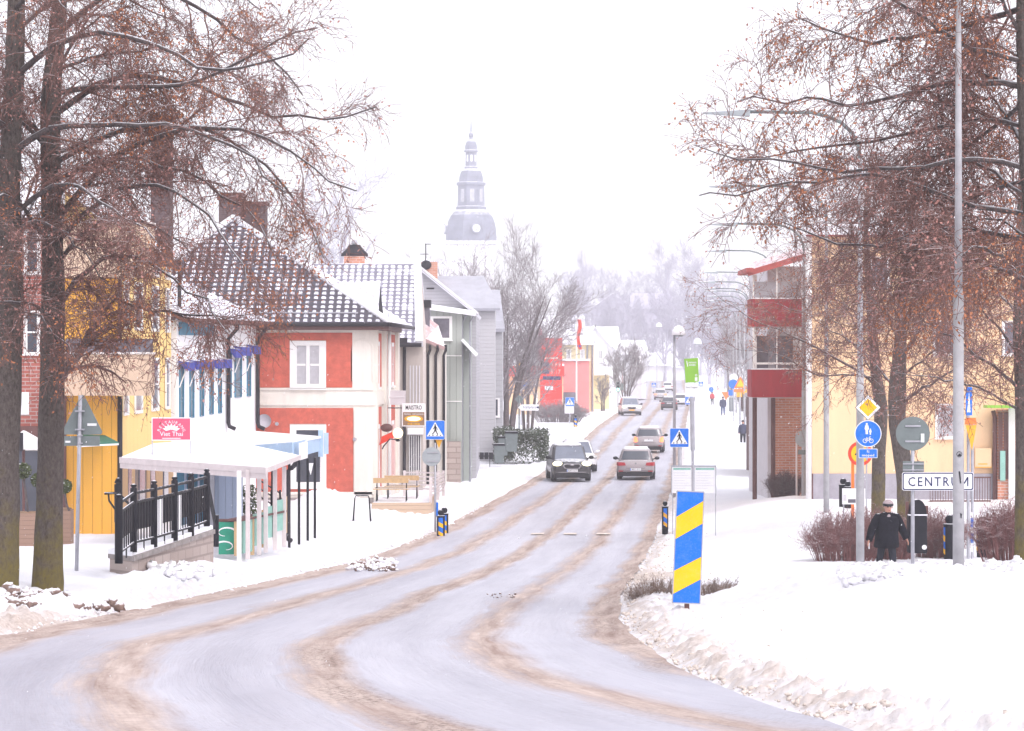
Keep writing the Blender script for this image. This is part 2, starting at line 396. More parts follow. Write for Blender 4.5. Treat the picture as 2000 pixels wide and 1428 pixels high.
# ------------------------------------------------------------------ object helpers
def thing(name, label, cat, loc=(0, 0, 0), rotz=0.0, group=None, kind=None):
    o = bpy.data.objects.new(name, None); COL.objects.link(o); o.empty_display_size = .3
    o.location = loc; o.rotation_euler = (0, 0, rotz)
    o['label'] = label; o['category'] = cat
    if group: o['group'] = group
    if kind: o['kind'] = kind
    return o
def tag(o, label=None, cat=None, group=None, kind=None):
    if label: o['label'] = label
    if cat: o['category'] = cat
    if group: o['group'] = group
    if kind: o['kind'] = kind
    return o
def dup(o, parent=None, **k):
    c = o.copy(); COL.objects.link(c)
    if parent is not None: c.parent = parent
    for ch in list(o.children): dup(ch, c)
    return c
def place(o, loc, rotz=0.0, label=None, group=None, scale=None):
    o.location = loc; o.rotation_euler = (0, 0, rotz)
    if label: o['label'] = label
    if group: o['group'] = group
    if scale: o.scale = scale if isinstance(scale, tuple) else (scale,)*3
    return o
def np_obj(name, V, F, mat, parent=None, smooth=False, uv=None, attr=None, origin=None):
    """V (n,3) float, F (m,k) int"""
    me = bpy.data.meshes.new(name); V = np.asarray(V, np.float32)
    if origin is not None: V = V-np.asarray(origin, np.float32)
    F = np.asarray(F, np.int32); k = F.shape[1]
    me.vertices.add(len(V)); me.vertices.foreach_set('co', V.ravel())
    me.loops.add(F.size); me.loops.foreach_set('vertex_index', F.ravel())
    me.polygons.add(len(F)); me.polygons.foreach_set('loop_start', np.arange(0, F.size, k, dtype=np.int32))
    if uv is not None:
        l = me.uv_layers.new(name='UVMap'); l.data.foreach_set('uv', np.asarray(uv, np.float32)[F.ravel()].ravel())
    if attr is not None:
        a = me.attributes.new(attr[0], 'FLOAT', 'POINT'); a.data.foreach_set('value', np.asarray(attr[1], np.float32))
    me.update(calc_edges=True)
    if smooth: me.polygons.foreach_set('use_smooth', np.ones(len(F), bool))
    me.materials.append(MATS[mat]); me.validate()
    o = bpy.data.objects.new(name, me); COL.objects.link(o)
    if parent is not None: o.parent = parent
    return o
class MB:
    def __init__(s): s.v = []; s.f = []
    def add(s, vs, fs):
        n = len(s.v); s.v += [tuple(v) for v in vs]; s.f += [tuple(i+n for i in f) for f in fs]; return s
    def box(s, x0, x1, y0, y1, z0, z1):
        return s.add([(x0,y0,z0),(x1,y0,z0),(x1,y1,z0),(x0,y1,z0),(x0,y0,z1),(x1,y0,z1),(x1,y1,z1),(x0,y1,z1)],
                     [(0,3,2,1),(4,5,6,7),(0,1,5,4),(1,2,6,5),(2,3,7,6),(3,0,4,7)])
    def hexa(s, p):   # 8 points, bottom ring then top ring
        return s.add(p, [(0,3,2,1),(4,5,6,7),(0,1,5,4),(1,2,6,5),(2,3,7,6),(3,0,4,7)])
    def cyl(s, a, b, r0, r1=None, n=12, cap=True):
        r1 = r0 if r1 is None else r1; a = Vector(a); b = Vector(b); d = (b-a).normalized()
        q = d.cross(Vector((0, 0, 1)) if abs(d.z) < .9 else Vector((1, 0, 0))).normalized(); t = d.cross(q)
        vs = []
        for p, r in ((a, r0), (b, r1)):
            vs += [p+(q*math.cos(2*math.pi*i/n)+t*math.sin(2*math.pi*i/n))*r for i in range(n)]
        fs = [(i, (i+1) % n, n+(i+1) % n, n+i) for i in range(n)]
        if cap: fs += [tuple(range(n))[::-1], tuple(range(n, 2*n))]
        return s.add(vs, fs)
    def tube(s, pts, r, n=8):
        pts = [Vector(p) for p in pts]; rr = r if isinstance(r, (list, tuple)) else [r]*len(pts)
        vs = []; ref = Vector((.31, .52, .8))
        for i, p in enumerate(pts):
            d = (pts[min(i+1, len(pts)-1)]-pts[max(i-1, 0)]).normalized()
            q = d.cross(ref).normalized(); t = d.cross(q)
            vs += [p+(q*math.cos(2*math.pi*j/n)+t*math.sin(2*math.pi*j/n))*rr[i] for j in range(n)]
        fs = [(i*n+j, i*n+(j+1) % n, (i+1)*n+(j+1) % n, (i+1)*n+j) for i in range(len(pts)-1) for j in range(n)]
        fs += [tuple(range(n))[::-1], tuple(range((len(pts)-1)*n, len(pts)*n))]
        return s.add(vs, fs)
    def lathe(s, prof, c=(0, 0, 0), n=20):
        vs = [(c[0]+r*math.cos(2*math.pi*j/n), c[1]+r*math.sin(2*math.pi*j/n), c[2]+z) for r, z in prof for j in range(n)]
        fs = [(i*n+j, i*n+(j+1) % n, (i+1)*n+(j+1) % n, (i+1)*n+j) for i in range(len(prof)-1) for j in range(n)]
        fs += [tuple(range(n))[::-1], tuple(range((len(prof)-1)*n, len(prof)*n))]
        return s.add(vs, fs)
    def ball(s, c, r, n=12, m=8, sq=(1, 1, 1)):
        prof = [(max(.001, r*math.sin(math.pi*i/m)), -r*math.cos(math.pi*i/m)) for i in range(m+1)]
        vs = [(c[0]+a*math.cos(2*math.pi*j/n)*sq[0], c[1]+a*math.sin(2*math.pi*j/n)*sq[1], c[2]+z*sq[2]) for a, z in prof for j in range(n)]
        fs = [(i*n+j, i*n+(j+1) % n, (i+1)*n+(j+1) % n, (i+1)*n+j) for i in range(m) for j in range(n)]
        return s.add(vs, fs)
    def flat(s, pts, y, th=.003, c=(0, 0)):
        """outline in the x-z plane, front face at y looking towards -y"""
        n = len(pts); vs = [(c[0]+a, y, c[1]+b) for a, b in pts]+[(c[0]+a, y+th, c[1]+b) for a, b in pts]
        return s.add(vs, [tuple(range(n)), tuple(range(n, 2*n))[::-1]]+[(i, n+i, n+(i+1) % n, (i+1) % n) for i in range(n)])
    def disc(s, r, y, c=(0, 0), th=.003, n=40): return s.flat([(r*math.cos(2*math.pi*i/n), r*math.sin(2*math.pi*i/n)) for i in range(n)], y, th, c)
    def ring(s, r0, r1, y, c=(0, 0), th=.003, n=40, a0=0, a1=2*math.pi):
        for i in range(n):
            a = a0+(a1-a0)*i/n; b = a0+(a1-a0)*(i+1)/n
            s.flat([(r0*math.cos(a), r0*math.sin(a)), (r1*math.cos(a), r1*math.sin(a)), (r1*math.cos(b), r1*math.sin(b)), (r0*math.cos(b), r0*math.sin(b))], y, th, c)
        return s
    def rrect(s, w, h, y, c=(0, 0), r=.03, th=.003):
        pts = []
        for cx, cz, a0 in ((w/2-r, h/2-r, 0), (-w/2+r, h/2-r, 90), (-w/2+r, -h/2+r, 180), (w/2-r, -h/2+r, 270)):
            pts += [(cx+r*math.cos(R(a0+k*22.5)), cz+r*math.sin(R(a0+k*22.5))) for k in range(5)]
        return s.flat(pts, y, th, c)
    def stroke(s, a, b, w, y, th=.003):
        dx, dz = b[0]-a[0], b[1]-a[1]; l = math.hypot(dx, dz) or 1; nx, nz = -dz/l*w/2, dx/l*w/2
        return s.flat([(a[0]+nx, a[1]+nz), (a[0]-nx, a[1]-nz), (b[0]-nx, b[1]-nz), (b[0]+nx, b[1]+nz)], y, th)
    def text(s, t, h, y, c=(0, 0), w=None, rot=0, th=.002):
        vs, fs, tw, thh = TXT[t]; k = h/thh; kx = k if w is None else w/tw; cr, sr = math.cos(rot), math.sin(rot)
        P = [((a*kx*cr-b*k*sr)+c[0], (a*kx*sr+b*k*cr)+c[1]) for a, b in vs]
        n = len(P)
        return s.add([(a, y, b) for a, b in P], [tuple(f) for f in fs])
    def build(s, name, mat, parent=None, world=False, smooth=False, bevel=0):
        me = bpy.data.meshes.new(name); v = s.v
        if world and parent is not None:
            r_ = parent
            while r_.parent is not None: r_ = r_.parent
            L = r_.location; v = [(a-L.x, b-L.y, c-L.z) for a, b, c in v]
        me.from_pydata(v, [], s.f); me.update()
        if smooth: me.polygons.foreach_set('use_smooth', np.ones(len(me.polygons), bool))
        if mat: me.materials.append(MATS[mat])
        o = bpy.data.objects.new(name, me); COL.objects.link(o)
        if parent is not None: o.parent = parent
        if bevel:
            b = o.modifiers.new('b', 'BEVEL'); b.width = bevel; b.segments = 2; b.limit_method = 'ANGLE'
        return o
class Pl:
    """a vertical wall plane: origin o, direction u along the wall, outward normal n; boxes are given as along / out / up"""
    def __init__(s, o, u):
        s.o = Vector((o[0], o[1], 0)); s.u = Vector((u[0], u[1], 0)).normalized(); s.n = Vector((s.u.y, -s.u.x, 0))
    def p(s, a, out, z): return s.o+s.u*a+s.n*out+Vector((0, 0, z))
    def box(s, mb, a0, a1, o0, o1, z0, z1):
        return mb.hexa([s.p(a0,o1,z0), s.p(a1,o1,z0), s.p(a1,o0,z0), s.p(a0,o0,z0), s.p(a0,o1,z1), s.p(a1,o1,z1), s.p(a1,o0,z1), s.p(a0,o0,z1)])
def window(T, pl, a0, a1, z0, z1, cols=2, rows=2, fw=.08, trim=.12, glass='dark_glass', frame='white_paint', trimmat=None, out=0.0, sill=True):
    """framed window on a wall plane: frame, panes, sill"""
    f = MB()
    pl.box(f, a0-trim, a0, out, out+.05, z0-trim, z1+trim); pl.box(f, a1, a1+trim, out, out+.05, z0-trim, z1+trim)
    pl.box(f, a0, a1, out, out+.05, z1, z1+trim); pl.box(f, a0, a1, out, out+.05, z0-trim, z0)
    for i in range(cols+1):
        c = a0+(a1-a0)*i/cols; w_ = fw if 0 < i < cols else fw*.7
        c0 = min(max(c-w_/2, a0), a1-w_); pl.box(f, c0, c0+w_, out, out+.035, z0, z1)
    for j in range(1, rows):
        c = z0+(z1-z0)*j/rows
        for i in range(cols):
            b0 = a0+(a1-a0)*i/cols+fw*.7; b1 = a0+(a1-a0)*(i+1)/cols-fw*.7
            pl.box(f, b0, b1, out, out+.03, c-fw*.3, c+fw*.3)
    o = f.build('window', frame, T, True)
    g = MB(); pl.box(g, a0+.02, a1-.02, out, out+.012, z0+.01, z1-.01); g.build('pane', glass, o, True)
    if sill:
        q = MB(); pl.box(q, a0-trim-.03, a1+trim+.03, out, out+.12, z0-trim-.05, z0-trim-.003); q.build('sill', frame, o, True)
    return o
def pipe(T, pts, r=.05, mat='black_pipe', name='downpipe', world=True):
    return MB().tube(pts, r, 8).build(name, mat, T, world, True)
def prism(mb, poly, z0, z1):
    n = len(poly); return mb.add([(x, y, z0) for x, y in poly]+[(x, y, z1) for x, y in poly],
        [tuple(range(n))[::-1], tuple(range(n, 2*n))]+[(i, (i+1) % n, n+(i+1) % n, n+i) for i in range(n)])
def tiled_face(T, BL, BR, TR, TL, mat, name='roof_face', step=.05, amp=.035, thick=.12, relief=True):
    """a tiled roof slope between four corners (bottom left / right, top right / left) with pantile relief"""
    BL, BR, TR, TL = map(Vector, (BL, BR, TR, TL))
    U = (BR-BL).normalized(); N = (BR-BL).cross(TL-BL).normalized()
    if N.z < 0: N = -N
    V = N.cross(U)
    if V.dot(TL-BL) < 0: V = -V
    hgt = (TL-BL).dot(V); nr = max(4, int(hgt/(step*1.15))); nc = max(8, int((BR-BL).length/step))
    vs = np.linspace(0, 1, nr); us = np.linspace(0, 1, nc)
    L = np.array(BL)[None]+(np.array(TL)-np.array(BL))[None]*vs[:, None]
    Rr = np.array(BR)[None]+(np.array(TR)-np.array(BR))[None]*vs[:, None]
    P = L[:, None, :]*(1-us[None, :, None])+Rr[:, None, :]*us[None, :, None]
    rel = P-np.array(BL); a = rel@np.array(U); b = rel@np.array(V)
    if relief:
        h = amp*(np.abs(np.sin(a/.30*math.pi))*1.0)+amp*.9*(1-np.mod(b, .34)/.34)
        P = P+np.array(N)*h[..., None]
    Vt = P.reshape(-1, 3); idx = np.arange(nr*nc).reshape(nr, nc)
    F = np.stack([idx[:-1, :-1], idx[:-1, 1:], idx[1:, 1:], idx[1:, :-1]], -1).reshape(-1, 4)
    L0 = T
    while L0.parent is not None: L0 = L0.parent
    return np_obj(name, Vt, F, mat, T, True, uv=np.stack([a.ravel(), b.ravel()], 1), origin=tuple(L0.location))
def slab(mb, pts, th):
    """a thick sheet under a polygon of 3-D points"""
    n = len(pts); P = [Vector(p) for p in pts]; nn = (P[1]-P[0]).cross(P[2]-P[0]).normalized()
    if nn.z < 0: nn = -nn
    return mb.add([p for p in P]+[p-nn*th for p in P], [tuple(range(n)), tuple(range(n, 2*n))[::-1]]+[(i, n+i, n+(i+1) % n, (i+1) % n) for i in range(n)])

# ------------------------------------------------------------------ SETTING: ground and road
def make_ground():
    ys = np.concatenate([np.linspace(-60, 14, 20), np.arange(15, 45, .13), np.arange(45, 80, .2), np.arange(80, 130, .35), np.arange(130, 200, .9), np.arange(200, 420, 3), np.arange(420, 1000, 8), np.linspace(1000, 1700, 40)])
    pc = np.concatenate([np.linspace(-9000, -300, 40), np.arange(-280, 2300, 4.6), np.linspace(2320, 11000, 40)])
    Y, Pc = np.meshgrid(ys, pc, indexing='ij')
    X = (Pc-1000)/FPX*np.maximum(Y, 16)
    Z = G0(X, Y)
    tr = X-XR(Y); tl = XL(Y)-X; t = np.maximum(tr, tl)         # >0 outside the carriageway
    near = np.exp(-np.maximum(Y-60, 0)/60)
    out = sstep((t+.05)/.45)
    side = sstep((Y-SIDE_Y0+2)/2.5)*sstep((SIDE_Y1-Y+2)/2.5)*(tr > 0)       # mouth of the side street
    crease = fbm(X*.9+5, Y*.5+3, 3)
    wob = .55+.9*fbm(X*.35, Y*.18, 3)
    berm = np.where(tr > 0, .15, .22)*np.exp(-((t-.75*wob)/.42)**2)*(.35+1.3*crease)
    berm += 0; berm *= np.where(tr > 0, 1, .8)*(1-.85*side)*np.where(Y > 135, .8, 1)
    lump = np.abs(fbm(X*3.3, Y*2.4, 4)-.47)
    lump2 = fbm(X*7.5, Y*6.0, 3)
    zone = np.exp(-((t-1.0*wob)/.85)**2)
    Z = Z+out*(berm+zone*(lump*np.where(tr > 0, .34, .42)+(lump2-.45)*.13+.12*np.abs(fbm(X*13,Y*9,2)-.4))*(1-.8*side)+.07*(fbm(X*.9, Y*.5, 5)-.47)+np.where(Y < 60, .065, .04)*(lump2-.47))
    # ploughed ridges beside the railing and in front of the poles
    def ridge(x0, y0, x1, y1, wd, ht):
        dx, dy = x1-x0, y1-y0; L2 = dx*dx+dy*dy
        s_ = np.clip(((X-x0)*dx+(Y-y0)*dy)/L2, 0, 1); dd = np.hypot(X-x0-s_*dx, (Y-y0-s_*dy)*.6)
        return ht*np.exp(-(dd/wd)**2)*(.35+1.1*fbm(X*2.0+3, Y*1.5, 4)+.9*np.abs(fbm(X*4, Y*3, 3)-.45))
    Z = Z+ridge(PX(250, 63), 63, PX(412, 71), 71, .4, .24)
    Z = Z+ridge(PX(0, 51), 51, PX(230, 54), 54, .45, .20)
    Z = Z+ridge(PX(1480, 56), 56, PX(1850, 50), 50, .8, .16)+ridge(PX(1640, 62), 62, PX(1830, 62), 62, .6, .12)
    Z = Z+ridge(PX(1850, 45), 45, PX(2100, 40), 40, .9, .25)
    Z = Z+ridge(PX(610, 112), 112, PX(690, 114), 112, .6, .5)
    Z = Z+ridge(PX(1750, 31), 31, PX(2050, 27), 27, .5, .16)
    Z = Z+ridge(PX(735, 107), 107, PX(840, 106.6), 106.6, .55, .30)
    Z = Z+ridge(PX(1330, 44), 44, PX(1352, 44), 44, .5, .14)
    frs = np.random.RandomState(3)
    def trail(x0, y0, x1, y1, n):
        for i in range(n):
            q = (i+.5)/n; cx = x0+(x1-x0)*q+(.11 if i % 2 else -.11)+frs.randn()*.04; cy = y0+(y1-y0)*q+frs.randn()*.06
            a, b = np.searchsorted(ys, (cy-.6, cy+.6)); Z[a:b] -= .055*np.exp(-((X[a:b]-cx)/.075)**2-((Y[a:b]-cy)/.19)**2)-.018*np.exp(-((X[a:b]-cx)/.17)**2-((Y[a:b]-cy)/.36)**2)
    trail(PX(1560, 33), 33, PX(1690, 62), 62, 42); trail(PX(1420, 42), 42, PX(1780, 50), 50, 22); trail(PX(1950, 36), 36, PX(1780, 54), 54, 26)
    trail(PX(1480, 50), 50, PX(1460, 92), 92, 56); trail(PX(1530, 50), 50, PX(1500, 100), 100, 60); trail(PX(1900, 30), 30, PX(1600, 40), 40, 24)
    trail(PX(150, 61), 61, PX(480, 74), 74, 30); trail(PX(620, 90), 90, PX(760, 98), 98, 20); trail(PX(560, 76), 76, PX(800, 94), 94, 34)
    Z = np.where(t < .0, HC-HR(Y)-.16, Z)
    dirt = np.exp(-np.maximum(t, 0)/np.where(tr > 0, .62, .5))*out + .45*side*np.exp(-np.maximum(tr, 0)/5)*np.exp(-((Y-70.5)/3.)**2)
    dirt += .35*zone*np.clip(lump*6, 0, 1)*near*np.where(tr > 0, 1, .5)
    dirt += .5*np.exp(-((X-PX(60, 43))/3.0)**2-((Y-45.5)/2.6)**2)
    for yc, wd_, am in ((72.6, .35, .42), (98.5, .8, .30), (103.5, .5, .26), (92.0, .4, .2)):
        dirt += am*np.exp(-((Y-yc-.06*X)/wd_)**2)*(tr > .8)*(X < PX(1640, Y))*(.4+1.2*fbm(X*.8, Y, 3))
    nr, nc = Z.shape; idx = np.arange(nr*nc).reshape(nr, nc)
    F = np.stack([idx[:-1, :-1], idx[:-1, 1:], idx[1:, 1:], idx[1:, :-1]], -1).reshape(-1, 4)
    o = np_obj('ground', np.stack([X, Y, Z], -1).reshape(-1, 3), F, 'snow_ground', None, True, attr=('dirt', np.clip(dirt, 0, 1).ravel()))
    tag(o, 'white snow covered ground with rough ploughed edges', 'ground', kind='structure')
make_ground()
def make_road():
    ys = np.concatenate([np.linspace(-60, 14, 20), np.arange(15, 60, .22), np.arange(60, 150, .5), np.arange(150, 440, 2), np.arange(440, 712, 5)])
    us = np.linspace(0, 1, 110)
    Y, Uu = np.meshgrid(ys, us, indexing='ij')
    a = XL(Y)-.14; b = XR(Y)+.14; wv = .16*(fbm(Y*.35, Uu*0+2, 3)-.45)
    X = a+(b-a)*Uu+wv*(Uu-.5)*2
    wd = (X-XL(Y))/(XR(Y)-XL(Y))
    Z = HC-HR(Y)+.03*(fbm(X*3.6, Y*.5, 4)-.5)
    Z = Z+.05*sstep((np.abs(Uu-.5)-.46)/.04)
    nr, nc = Z.shape; idx = np.arange(nr*nc).reshape(nr, nc)
    F = np.stack([idx[:-1, :-1], idx[:-1, 1:], idx[1:, 1:], idx[1:, :-1]], -1).reshape(-1, 4)
    o = np_obj('road', np.stack([X, Y, Z], -1).reshape(-1, 3), F, 'wet_road', None, True, uv=np.stack([(Uu-np.interp(Y, [-60, 0, 15, 20, 24, 30, 36, 42, 50], [.5, .5, .30, .215, .15, .08, .03, -.01, 0])).ravel(), Y.ravel()], 1))
    tag(o, 'wet slushy road with brown and grey wheel tracks', 'road', kind='structure')
make_road()
# worn painted give-way blocks of the crossing, half buried in slush
for k, (pa, pb) in enumerate(((1036, 1062), (1100, 1126), (1164, 1192))):
    yq = 98.5; z = HC-float(HR(yq))+.03; a_, b_ = PX(pa, yq), PX(pb, yq)
    o = MB().add([(a_, yq, z), (b_, yq, z), (b_+.03, yq+.9, z), (a_+.05, yq+.8, z)], [(0, 1, 2, 3)]).build('crossing_stripe', 'dirty_snow')
    tag(o, 'faint white crossing stripe showing through the slush, '+('leftmost of three', 'middle of three', 'rightmost of three')[k], 'road marking', kind='structure')
# ------------------------------------------------------------------ haze: filled in at the end of the script
# ------------------------------------------------------------------ TREES
def frames(P):
    T = np.gradient(P, axis=1); T /= np.linalg.norm(T, axis=2, keepdims=True)+1e-9
    ref = np.array([.31, .52, .8]); Q = np.cross(T, ref); Q /= np.linalg.norm(Q, axis=2, keepdims=True)+1e-9
    return T, Q, np.cross(T, Q)
def tubes(P, Rd, k):
    N, n, _ = P.shape; T, Q, S = frames(P)
    a = np.arange(k)*2*np.pi/k
    V = P[:, :, None, :]+(Q[:, :, None, :]*np.cos(a)[None, None, :, None]+S[:, :, None, :]*np.sin(a)[None, None, :, None])*Rd[:, :, None, None]
    idx = np.arange(N*n*k).reshape(N, n, k); r = np.roll(idx, -1, axis=2)
    F = np.stack([idx[:, :-1], r[:, :-1], r[:, 1:], idx[:, 1:]], -1).reshape(-1, 4)
    return V.reshape(-1, 3), F
def resample(pts, n):
    pts = np.asarray(pts, float); d = np.r_[0, np.cumsum(np.linalg.norm(np.diff(pts, axis=0), axis=1))]
    t = np.linspace(0, d[-1], n)
    # smooth through the corners
    out = np.stack([np.interp(t, d, pts[:, i]) for i in range(3)], 1)
    for _ in range(2): out[1:-1] = (out[:-2]+2*out[1:-1]+out[2:])/4
    return out
def spawn(rs, P, Rd, m, lmin, lmax, ang, n, wander, grav, rk, t0=.2, t1=1.0, r_min=.003, side=None, tipk=.25, upk=0.0, lenfall=.35):
    """children of every branch in P: m each, returns their polylines and radii"""
    N, k, _ = P.shape; m_ = m
    t = t0+(t1-t0)*(np.arange(m_)[None]+rs.rand(N, m_))/m_; f = t*(k-1); i = np.clip(f.astype(int), 0, k-2); fr = (f-i)[..., None]
    ar = np.arange(N)[:, None]
    S = P[ar, i]*(1-fr)+P[ar, i+1]*fr; D = P[ar, i+1]-P[ar, i]; D /= np.linalg.norm(D, axis=2, keepdims=True)+1e-9
    r0 = (Rd[ar, i]*(1-fr[..., 0])+Rd[ar, i+1]*fr[..., 0])*rk
    rnd = rs.randn(N, m_, 3); rnd -= D*(rnd*D).sum(2, keepdims=True); rnd /= np.linalg.norm(rnd, axis=2, keepdims=True)+1e-9
    a = np.radians(ang*(.7+.6*rs.rand(N, m_)))[..., None]
    d = D*np.cos(a)+rnd*np.sin(a)
    d[..., 2] += upk
    Ln = (lmin+(lmax-lmin)*rs.rand(N, m_))*(1-lenfall*t)
    S = S.reshape(-1, 3); d = d.reshape(-1, 3); r0 = np.maximum(r0.reshape(-1), r_min); Ln = Ln.reshape(-1)
    pts = [S]; M = len(S)
    for j in range(n-1):
        d = d+rs.randn(M, 3)*wander; d[:, 2] += grav*(j+1)/n
        d /= np.linalg.norm(d, axis=1, keepdims=True)+1e-9
        pts.append(pts[-1]+d*(Ln/(n-1))[:, None])
    return np.stack(pts, 1), np.maximum(r0[:, None]*np.linspace(1, tipk, n)[None], r_min*.7)
def leaves(rs, P, m, size, t0=.4, spread=.06, droop=True):
    N, k, _ = P.shape; f = (t0+(1-t0)*rs.rand(N, m))*(k-1); i = np.clip(f.astype(int), 0, k-2); fr = (f-i)[..., None]; ar = np.arange(N)[:, None]
    S = (P[ar, i]*(1-fr)+P[ar, i+1]*fr).reshape(-1, 3)+rs.randn(N*m, 3)*spread; M = len(S)
    a = rs.randn(M, 3); a[:, 2] -= 1.0 if droop else 0; a /= np.linalg.norm(a, axis=1, keepdims=True)
    b = np.cross(a, rs.randn(M, 3)); b /= np.linalg.norm(b, axis=1, keepdims=True)
    s = size*(.5+rs.rand(M))[:, None]
    V = np.stack([S, S+a*s*.5+b*s*.3, S+a*s, S+a*s*.5-b*s*.3], 1).reshape(-1, 3)
    return V, np.arange(M*4).reshape(M, 4)
def join(parts):
    V = []; F = []; n = 0
    for v, f in parts: V.append(v); F.append(f+n); n += len(v)
    return np.concatenate(V), np.concatenate(F)
def trunk_tube(pts, radii, k=16, n=40, rough=.06, seed=0):
    P = resample(pts, n)[None]; d = np.r_[0, np.cumsum(np.linalg.norm(np.diff(np.asarray(pts, float), axis=0), axis=1))]
    Rd = np.interp(np.linspace(0, d[-1], n), d, radii)[None]
    V, F = tubes(P, Rd, k)
    c = np.repeat(P[0], k, axis=0); rel = V-c
    nn = fbm(V[:, 2]*2.2+seed, np.tile(np.arange(k), n)*1.3+seed, 3)-.45
    V = c+rel*(1+nn*rough*4)[:, None]
    return V, F
def big_tree(label, base, trunk, tr_r, limbs, seed, dens=1.0, leafn=2, leaf='leaf_rust', droop=-.16, twigmat='twig_brown', l2=(.9, 2.3), tw=.0062, extra=None, cat='tree', group=None, barkm='bark', t1=1.0):
    """tree at base; trunk polyline and limbs in world points; each limb = (points, radius)"""
    rs = np.random.RandomState(seed); T = thing('bare_tree', label, cat, base, 0, group); O = tuple(base)
    V, F = trunk_tube(trunk, tr_r, 18, 60, .05, seed); np_obj('trunk', V, F, barkm, T, True, origin=O)
    n = 14
    LP = []; LR_ = []
    for pts, r in limbs:
        P = resample(pts, n); P[1:] += rs.randn(n-1, 3)*.035*np.linspace(.3, 1.6, n-1)[:, None]; LP.append(P); LR_.append(r*(.8 if base[0] < 0 else .62)*np.linspace(1, .2, n))
    P1 = np.stack(LP); R1 = np.stack(LR_)
    V, F = tubes(P1, R1, 8)
    for i, (pts, r) in enumerate(limbs): pass
    # every limb is a part of its own where it is thick enough to see
    per = n*8; fper = (n-1)*8
    for i in range(len(limbs)):
        np_obj('limb', V[i*per:(i+1)*per], F[i*fper:(i+1)*fper]-i*per, 'bark_limb', T, True, origin=O)
    P2, R2 = spawn(rs, P1, R1, int(12*dens), l2[0], l2[1], 50, 8, .14, droop, .5, .05, t1, .008)
    P3, R3 = spawn(rs, P2, R2, int(9*dens), .35, 1.15, 45, 6, .16, droop*1.2, .55, .1, 1.0, .0065)
    P4, R4 = spawn(rs, P3, R3, 6, .15, .6, 42, 4, .2, droop, .6, .15, 1.0, tw)
    v, f = join([tubes(P2, R2, 5), tubes(P3, R3, 4), tubes(P4, R4, 3)])
    np_obj('twigs', v, f, twigmat, T, False, origin=O)
    if leafn:
        keep = rs.rand(len(P4)) < .8
        v, f = leaves(rs, P4[keep], leafn+1, .05, .3, .05)
        clump = fbm(v[::4, 0]*.9+seed, v[::4, 2]*.9, 3)
        k1 = clump > .46
        fa = f[k1]; fb = f[~k1][::2]
        for nm, ff, mt in (('dry_leaves', fa, leaf), ('pink_leaves', fb, 'leaf_pink')):
            vv = v[ff.ravel()]; np_obj(nm, vv, np.arange(len(vv)).reshape(-1, 4), mt, T, False, origin=O)
    return T
def inner(d, px, ys, reach, seed, side=0):
    """ordinary boughs filling the crown round the trunk"""
    r = random.Random(seed); out = []
    for i, y in enumerate(ys):
        s = side if side else (1 if i % 2 else -1); L = reach*(.5+.6*r.random()); up_ = 40+90*r.random()
        out.append((L_(d, d+r.uniform(-4, 4), (px, y), (px+s*L*.35, y-up_*.8), (px+s*L*.7, y-up_), (px+s*L, y-up_*.4+40*r.random())), .035+.03*r.random()))
    return out
def L_(d0, d1, *pts):
    n = len(pts); return [tuple(PP(px, py, d0+(d1-d0)*i/(n-1))) for i, (px, py) in enumerate(pts)]

# the two limes at the left edge
d = 57.0
zb = Gs(PX(5, d), d)-.12
b = Vector((PX(2, d), d, zb))
tr = [b, PP(8, 900, d), PP(22, 600, d), PP(18, 350, d), PP(30, 100, d), PP(34, -120, d), PP(40, -420, d)]
tr[0] = (PX(0, d), d, zb)
big_tree('thick mossy lime tree at the far left edge', b, tr, [.36, .28, .23, .2, .18, .13, .04],
    [(L_(d, d+2, (20, 560), (-60, 500), (-160, 480)), .09), (L_(d, 54, (20, 420), (120, 350), (220, 400), (300, 470)), .07),
     (L_(d, 55, (22, 300), (110, 235), (230, 250), (360, 240), (470, 300), (560, 380)), .085), (L_(d, 53, (30, 150), (130, 60), (280, 70), (420, 150), (520, 130), (610, 80)), .08),
     (L_(d, 60, (30, 60), (120, -20), (260, -80), (400, -60), (520, 20)), .07), (L_(d, 55, (34, -60), (-60, -160), (-180, -160)), .08), (L_(d, 58, (38, -250), (120, -420), (220, -520)), .07),
     (L_(d, 56, (15, 480), (60, 420), (150, 470), (210, 560)), .05), (L_(d, 55, (18, 250), (-60, 200), (-140, 240)), .07), (L_(d, 56, (20, 640), (60, 600), (120, 660), (160, 720)), .035)]+inner(57, 24, (600, 470, 350, 240, 120, 20), 140, 1),
    11, dens=1.0, leafn=1, l2=(.8, 2.0))
d = 58.0
zb = Gs(PX(93, d), d)-.12
b = Vector((PX(93, d), d, zb))
tr = [(b.x, d, zb), PP(96, 1000, d), PP(102, 760, d), PP(104, 560, d), PP(100, 380, d), PP(98, 200, d), PP(112, 60, d), PP(125, -120, d), PP(130, -420, d)]
